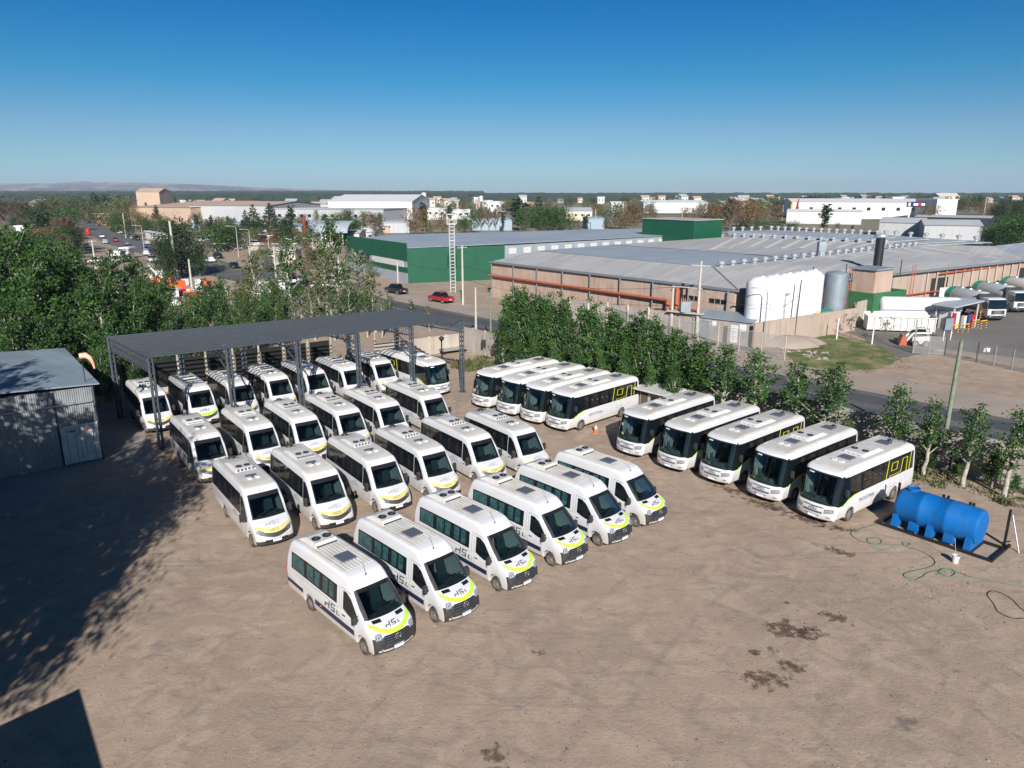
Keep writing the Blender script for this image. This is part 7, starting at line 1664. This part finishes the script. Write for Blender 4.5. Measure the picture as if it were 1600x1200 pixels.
L_ = [(285, 432, 344, 'dense', .95, 'dense dark round tree in front of the tall concrete power pole'), (262, 440, 372, 'dense', .7, 'dark leafy tree left of the dense round tree'), (313, 432, 378, 'dense', .7, 'dark leafy tree right of the dense round tree'),
      (232, 344, 318, 'conifer', 1.0, 'dark conifer before the tan brick tower, left one'), (246, 349, 322, 'conifer', 1.0, 'dark conifer before the tan brick tower, right one'), (210, 352, 322, 'autumn', .8, 'yellowing tree left of the two conifers'),
      (310, 362, 337, 'column', 1.3, 'dark columnar tree before the sawtooth hall, first'), (331, 360, 337, 'column', 1.2, 'dark columnar tree before the sawtooth hall, second'), (357, 360, 338, 'column', 1.3, 'dark columnar tree before the sawtooth hall, third'),
      (385, 362, 330, 'conifer', .9, 'dark conifer left of the blue banner'), (397, 362, 322, 'conifer', 1.0, 'tall dark conifer next to the blue banner'), (424, 362, 320, 'conifer', 1.1, 'broad dark conifer in front of the pale panelled hall'), (455, 360, 322, 'column', 1.6, 'dark columnar tree in front of the pale panelled hall'),
      (475, 360, 335, 'broad', .9, 'light green round tree left of the red advertising figure'), (495, 356, 328, 'silver', .7, 'grey-green tree right of the red advertising figure'), (507, 356, 334, 'silver', .8, 'second grey-green tree right of the red advertising figure'),
      (528, 366, 334, 'broad', .8, 'mid green tree before the round-roofed shelter'), (545, 372, 345, 'autumn', .9, 'brownish tree left of the green hall roof'), (580, 366, 331, 'autumn', 1.0, 'reddish brown tree at the left corner of the white warehouse'), (570, 366, 345, 'conifer', .9, 'dark conical tree behind the green hall'), (592, 366, 342, 'autumn', .8, 'russet tree over the green hall roof'),
      (650, 368, 325, 'autumn', 1.1, 'large brown tree left of the lattice mast'), (664, 362, 318, 'column', 1.6, 'tall dark narrow tree left of the mast'), (690, 366, 332, 'autumn', 1.2, 'golden brown tree right behind the mast'), (672, 368, 348, 'broad', .9, 'small green tree before the brown ones'), (703, 350, 322, 'column', 1.5, 'dark narrow tree in front of the blue-banded building'),
      (735, 364, 328, 'broad', 1.1, 'dense dark green tree right of the mast'), (722, 366, 338, 'broad', .9, 'dark green tree just right of the mast'), (752, 360, 322, 'bare', .9, 'brownish bare tree beyond the dark trees'), (764, 360, 324, 'bare', .8, 'pale bare poplar clump, left'), (775, 360, 326, 'bare', .8, 'pale bare poplar clump, right'),
      (786, 362, 334, 'column', 1.2, 'dark slim tree at the end of the bare clump'), (812, 360, 312, 'column', 3.0, 'dark dense tree on the horizon left of centre'), (842, 356, 310, 'conifer', 1.1, 'dark pointed tree rising above the horizon'), (822, 364, 322, 'broad', 1.0, 'olive tree left of the big green clump'), (850, 366, 325, 'lush', 1.2, 'big green tree behind the green hall, left part'), (872, 366, 323, 'lush', 1.2, 'big green tree behind the green hall, right part'),
      (892, 364, 338, 'broad', .8, 'small green tree right of the big clump'), (916, 362, 336, 'column', 1.6, 'dark slim tree left of the pale pole'), (903, 364, 343, 'silver', .9, 'pale green tree beside the dark slim tree'), (948, 362, 338, 'silver', 1.0, 'grey-green tree right of the pale pole'), (962, 358, 318, 'silver', 1.1, 'tall thin grey-green tree right of centre'),
      (984, 360, 312, 'autumn', .9, 'tall orange-brown tree left of the green block'), (972, 362, 335, 'autumn', 1.0, 'lower orange-brown tree left of the green block'), (1018, 344, 320, 'silver', .9, 'windblown pale tree before the long white hall'), (1070, 344, 324, 'autumn', 1.0, 'brown tree before the right end of the long white hall'), (1085, 346, 325, 'autumn', 1.0, 'reddish tree above the green block'),
      (1120, 362, 315, 'autumn', 1.2, 'large brown tree right of the green block'), (1140, 362, 308, 'bare', 1.2, 'large brownish open tree right of the green block'), (1160, 360, 312, 'autumn', 1.1, 'russet open tree left of the dark hedge'), (1185, 356, 316, 'autumn', 1.0, 'brown tree left of the inflatables'), (1210, 352, 320, 'autumn', .9, 'brown tree just left of the inflatables'), (1105, 362, 322, 'autumn', 1., 'brown-green tree touching the green block'),
      (1160, 366, 345, 'broad', 1.6, 'low dark bush at the factory roof edge, left'), (1185, 366, 344, 'broad', 1.6, 'low dark bush at the factory roof edge, middle'), (1210, 366, 344, 'broad', 1.6, 'low dark bush at the factory roof edge, right'), (1235, 366, 345, 'broad', 1.5, 'low dark bush beside the white hall'), (1287, 362, 320, 'column', 2.0, 'dark windblown poplar in front of the white halls'), (1308, 360, 348, 'broad', .9, 'small dark bush before the white halls'),
      (1560, 392, 345, 'lush', 1.1, 'big bright green tree at the right edge behind the factory, left part'), (1590, 398, 335, 'lush', 1.2, 'big bright green tree at the right edge behind the factory, right part'), (1578, 388, 340, 'lush', 1.2, 'big bright green tree at the right edge behind the factory, rear part'), (1540, 384, 355, 'lush', 1.0, 'lower green tree at the factory roof corner'),
      (1330, 372, 352, 'column', .9, 'small dark tree by the orange rooftop tank'), (1505, 335, 306, 'broad', 1.2, 'dark crown beside the cream gabled house'), (8, 352, 312, 'bare', 1.4, 'brown leafless tree at the left edge'), (30, 352, 313, 'bare', 1.3, 'brown leafless poplar group left of the grey barn'), (45, 352, 313, 'bare', 1.1, 'second brown leafless poplar near the grey barn'),
      (75, 345, 305, 'broad', 1.3, 'broad dark tree right of the grey barn'), (95, 345, 308, 'broad', 1.3, 'second broad dark tree right of the grey barn'), (130, 345, 306, 'broad', 1.2, 'dark tree above the left avenue'), (152, 342, 303, 'conifer', 1.2, 'tall dark tree above the left avenue'), (175, 345, 304, 'broad', 1.2, 'dark tree left of the tan tower'), (192, 348, 306, 'broad', 1.1, 'dark tree beside the tan tower'),
      (195, 370, 332, 'broad', 1.1, 'dark tree right of the avenue, upper'), (182, 366, 340, 'broad', .9, 'dark tree right of the avenue, lower'), (205, 372, 345, 'broad', .9, 'dark tree beside the white boundary wall'), (110, 395, 336, 'bare', 1.2, 'big leafless brown tree left of the avenue'), (95, 392, 340, 'bare', 1.0, 'leafless brown tree beside the orange shed'), (70, 385, 335, 'column', 2.2, 'green columnar tree by the depot office'), (45, 368, 350, 'broad', .9, 'light green round bush by the depot office'),
      (355, 392, 352, 'broad', 1.3, 'olive tree by the lot across the avenue, left'), (335, 395, 352, 'broad', 1.2, 'olive tree by the lot across the avenue, far left'), (372, 392, 350, 'broad', 1.2, 'light green tree by the lot across the avenue, right'), (430, 378, 358, 'autumn', 1.2, 'yellow-green tree in front of the distant lot, left'), (445, 374, 355, 'broad', 1.0, 'green tree in front of the distant lot'), (462, 374, 358, 'autumn', .9, 'yellowish tree beside the red advertising figure'),
      (478, 392, 382, 'autumn', .9, 'small yellow bush in front of the shelter'), (425, 390, 380, 'autumn', 2.0, 'brown hedge behind the grey kiosk'), (238, 360, 345, 'broad', .8, 'dark bush below the conifers'), (270, 358, 343, 'broad', .8, 'round dark bush before the tan brick hall'), (270, 372, 352, 'broad', .9, 'green tree near the white boundary wall')]
# parked vehicles, sheds and bushes that crowd the ground between the yard and the halls
rc = random.Random(5)
for i in range(46):
    row = i % 3; px = [rc.uniform(398, 488), rc.uniform(2, 66), rc.uniform(330, 420)][row]; py = [rc.choice([363, 367, 371, 376]), rc.choice([372, 378, 386]), rc.choice([371, 377, 384])][row]
    kd = rc.choice(['sedan', 'hatch', 'pickup']); cc = rc.choice(['car_white', 'car_white', 'car_white', 'car_silver', 'car_red', 'car_grey', 'car_blue'])
    car(kd, cc, px, py, av+rc.choice([0, 1.57])+rc.uniform(-.1, .1), '%s %s parked in the %s lot' % (cc[4:], {'sedan': 'saloon', 'hatch': 'hatchback', 'pickup': 'pickup'}[kd], ['distant', 'far left depot', 'middle distance'][row]), 'vehicles packed in the distant lots')
for i in range(26):
    px, py = rc.uniform(150, 560), rc.uniform(398, 470)
    if 200 < px < 400 and py < 425: continue
    car(rc.choice(['sedan', 'pickup', 'hatch']), rc.choice(['car_white', 'car_white', 'car_silver', 'car_grey']), px, py, rc.uniform(0, 6.28), 'pale vehicle in the storage ground %s, seen between the poplars' % ('at the far left' if px < 260 else ('left of the round-roofed shelter' if px < 460 else 'by the green hall')), 'vehicles in the storage ground behind the left trees')
for i, (px, py, h, kd) in enumerate([(rc.uniform(330, 600), rc.uniform(352, 392), rc.uniform(4, 9), rc.choice(['broad', 'dense', 'autumn', 'silver', 'column', 'broad'])) for _ in range(44)]+[(rc.uniform(0, 125), rc.uniform(352, 420), rc.uniform(4, 9), rc.choice(['broad', 'dense', 'bare', 'autumn'])) for _ in range(30)]+[(rc.uniform(215, 330), rc.uniform(352, 372), rc.uniform(4, 8), rc.choice(['broad', 'dense', 'conifer', 'autumn'])) for _ in range(18)]+[(rc.uniform(400, 600), rc.uniform(395, 440), rc.uniform(2.5, 5), rc.choice(['broad', 'silver', 'autumn'])) for _ in range(22)]+[(rc.uniform(130, 215), rc.uniform(330, 350), rc.uniform(6, 10), 'dense') for _ in range(10)]):
    if 225 < px < 330 and py > 365: continue
    x, y = G(px, py); leaf_tree(rc.choice(FB[kd]), x, y, h, H0_[kd], '%s %s in the crowded ground %s' % ('tall' if h > 7 else ('mid-height' if h > 5 else 'low'), {'broad': 'green tree', 'autumn': 'brown tree', 'bare': 'leafless tree', 'silver': 'grey-green tree', 'column': 'narrow dark tree', 'conifer': 'dark conifer', 'dense': 'dense dark tree'}[kd], land(px).replace('behind', 'before').replace('beyond', 'before')), 'trees of the middle distance', wid=rc.uniform(.9, 1.3))
for i in range(16):
    px, py = rc.uniform(335, 600), rc.uniform(356, 386)
    hall('low %s shed in the crowd of roofs, %s from the left by the far lots' % (['white', 'grey', 'tan', 'pale'][i % 4], ORD[i]), px, px+rc.uniform(10, 26), py, rc.uniform(2.6, 4.2), rc.uniform(6, 14), ['bld_white', 'bld_grey', 'bld_tan', 'bld_cream'][i % 4], ['bld_grey', 'roof_white', 'bld_blue'][i % 3], rc.choice([0, .9]), 0, 1)
for px, pb, tp, kd, wd_, l in L_: ft(px, pb, tp, kd, l, wd_)
for (n_, a0, a1, y0, y1, hmin, hmax, kinds, w_) in [(70, 0, 800, 480, 1000, 7, 12, ['broad', 'broad', 'autumn', 'bare', 'silver', 'column'], 'left'), (60, 780, 1240, 380, 1100, 7, 12, ['broad', 'autumn', 'autumn', 'broad', 'silver'], 'middle'), (120, 1200, 1660, 560, 1300, 9, 14, ['broad', 'broad', 'broad', 'column', 'conifer'], 'right'), (24, 0, 210, 330, 520, 9, 13, ['broad', 'broad', 'bare'], 'far left'), (26, 1445, 1680, 400, 640, 8, 12, ['dense', 'broad', 'autumn', 'dense'], 'slope')]:
    for i in range(n_):
        px, y = rr.uniform(a0, a1), rr.uniform(y0, y1)
        if w_ == 'slope' and 1455 < px < 1505: px += 90
        h = rr.uniform(hmin, hmax); k_ = rr.choice(kinds)
        leaf_tree(rr.choice(FB[k_]), XY(px, y), y, h, H0_[k_], '%s %s tree in the horizon belt, %s %s' % ('tall' if h > (hmin+hmax)/2 else 'lower', {'broad': 'green', 'autumn': 'brown', 'bare': 'leafless', 'silver': 'grey-green', 'column': 'narrow dark', 'conifer': 'conical dark', 'dense': 'dense dark'}[k_], 'far back' if y > 850 else ('midway back' if y > 620 else 'among the nearest'), land(px)), 'trees of the belt along the horizon', wid=rr.uniform(.9, 1.5))
for t in BIG+TALL+THIN+HEDGE+YNG+SAP+[q for v in FB.values() for q in v]: wipe(t)
for o in [o for o in bpy.data.objects if o.type == 'EMPTY' and o.get('label') == 'car']: wipe(o)
bpy.data.meshes.remove(VENT) if VENT.users == 0 else None
# ------------------------------------------------------------ haze
m = bpy.data.materials.new('haze_air'); m.use_nodes = True; t = m.node_tree; t.nodes.clear(); o_ = t.nodes.new('ShaderNodeOutputMaterial'); v = t.nodes.new('ShaderNodeVolumePrincipled')
v.inputs['Color'].default_value = (.62, .78, 1, 1); v.inputs['Density'].default_value = .00008; v.inputs['Anisotropy'].default_value = .0; t.links.new(v.outputs[0], o_.inputs['Volume']); MATS['haze_air'] = m
hb = MB(); hb.box(-11500, 11500, -2500, 11800, -4, 180)
HZ = True
if HZ: struct('haze', hb, 'haze_air', 'stuff')
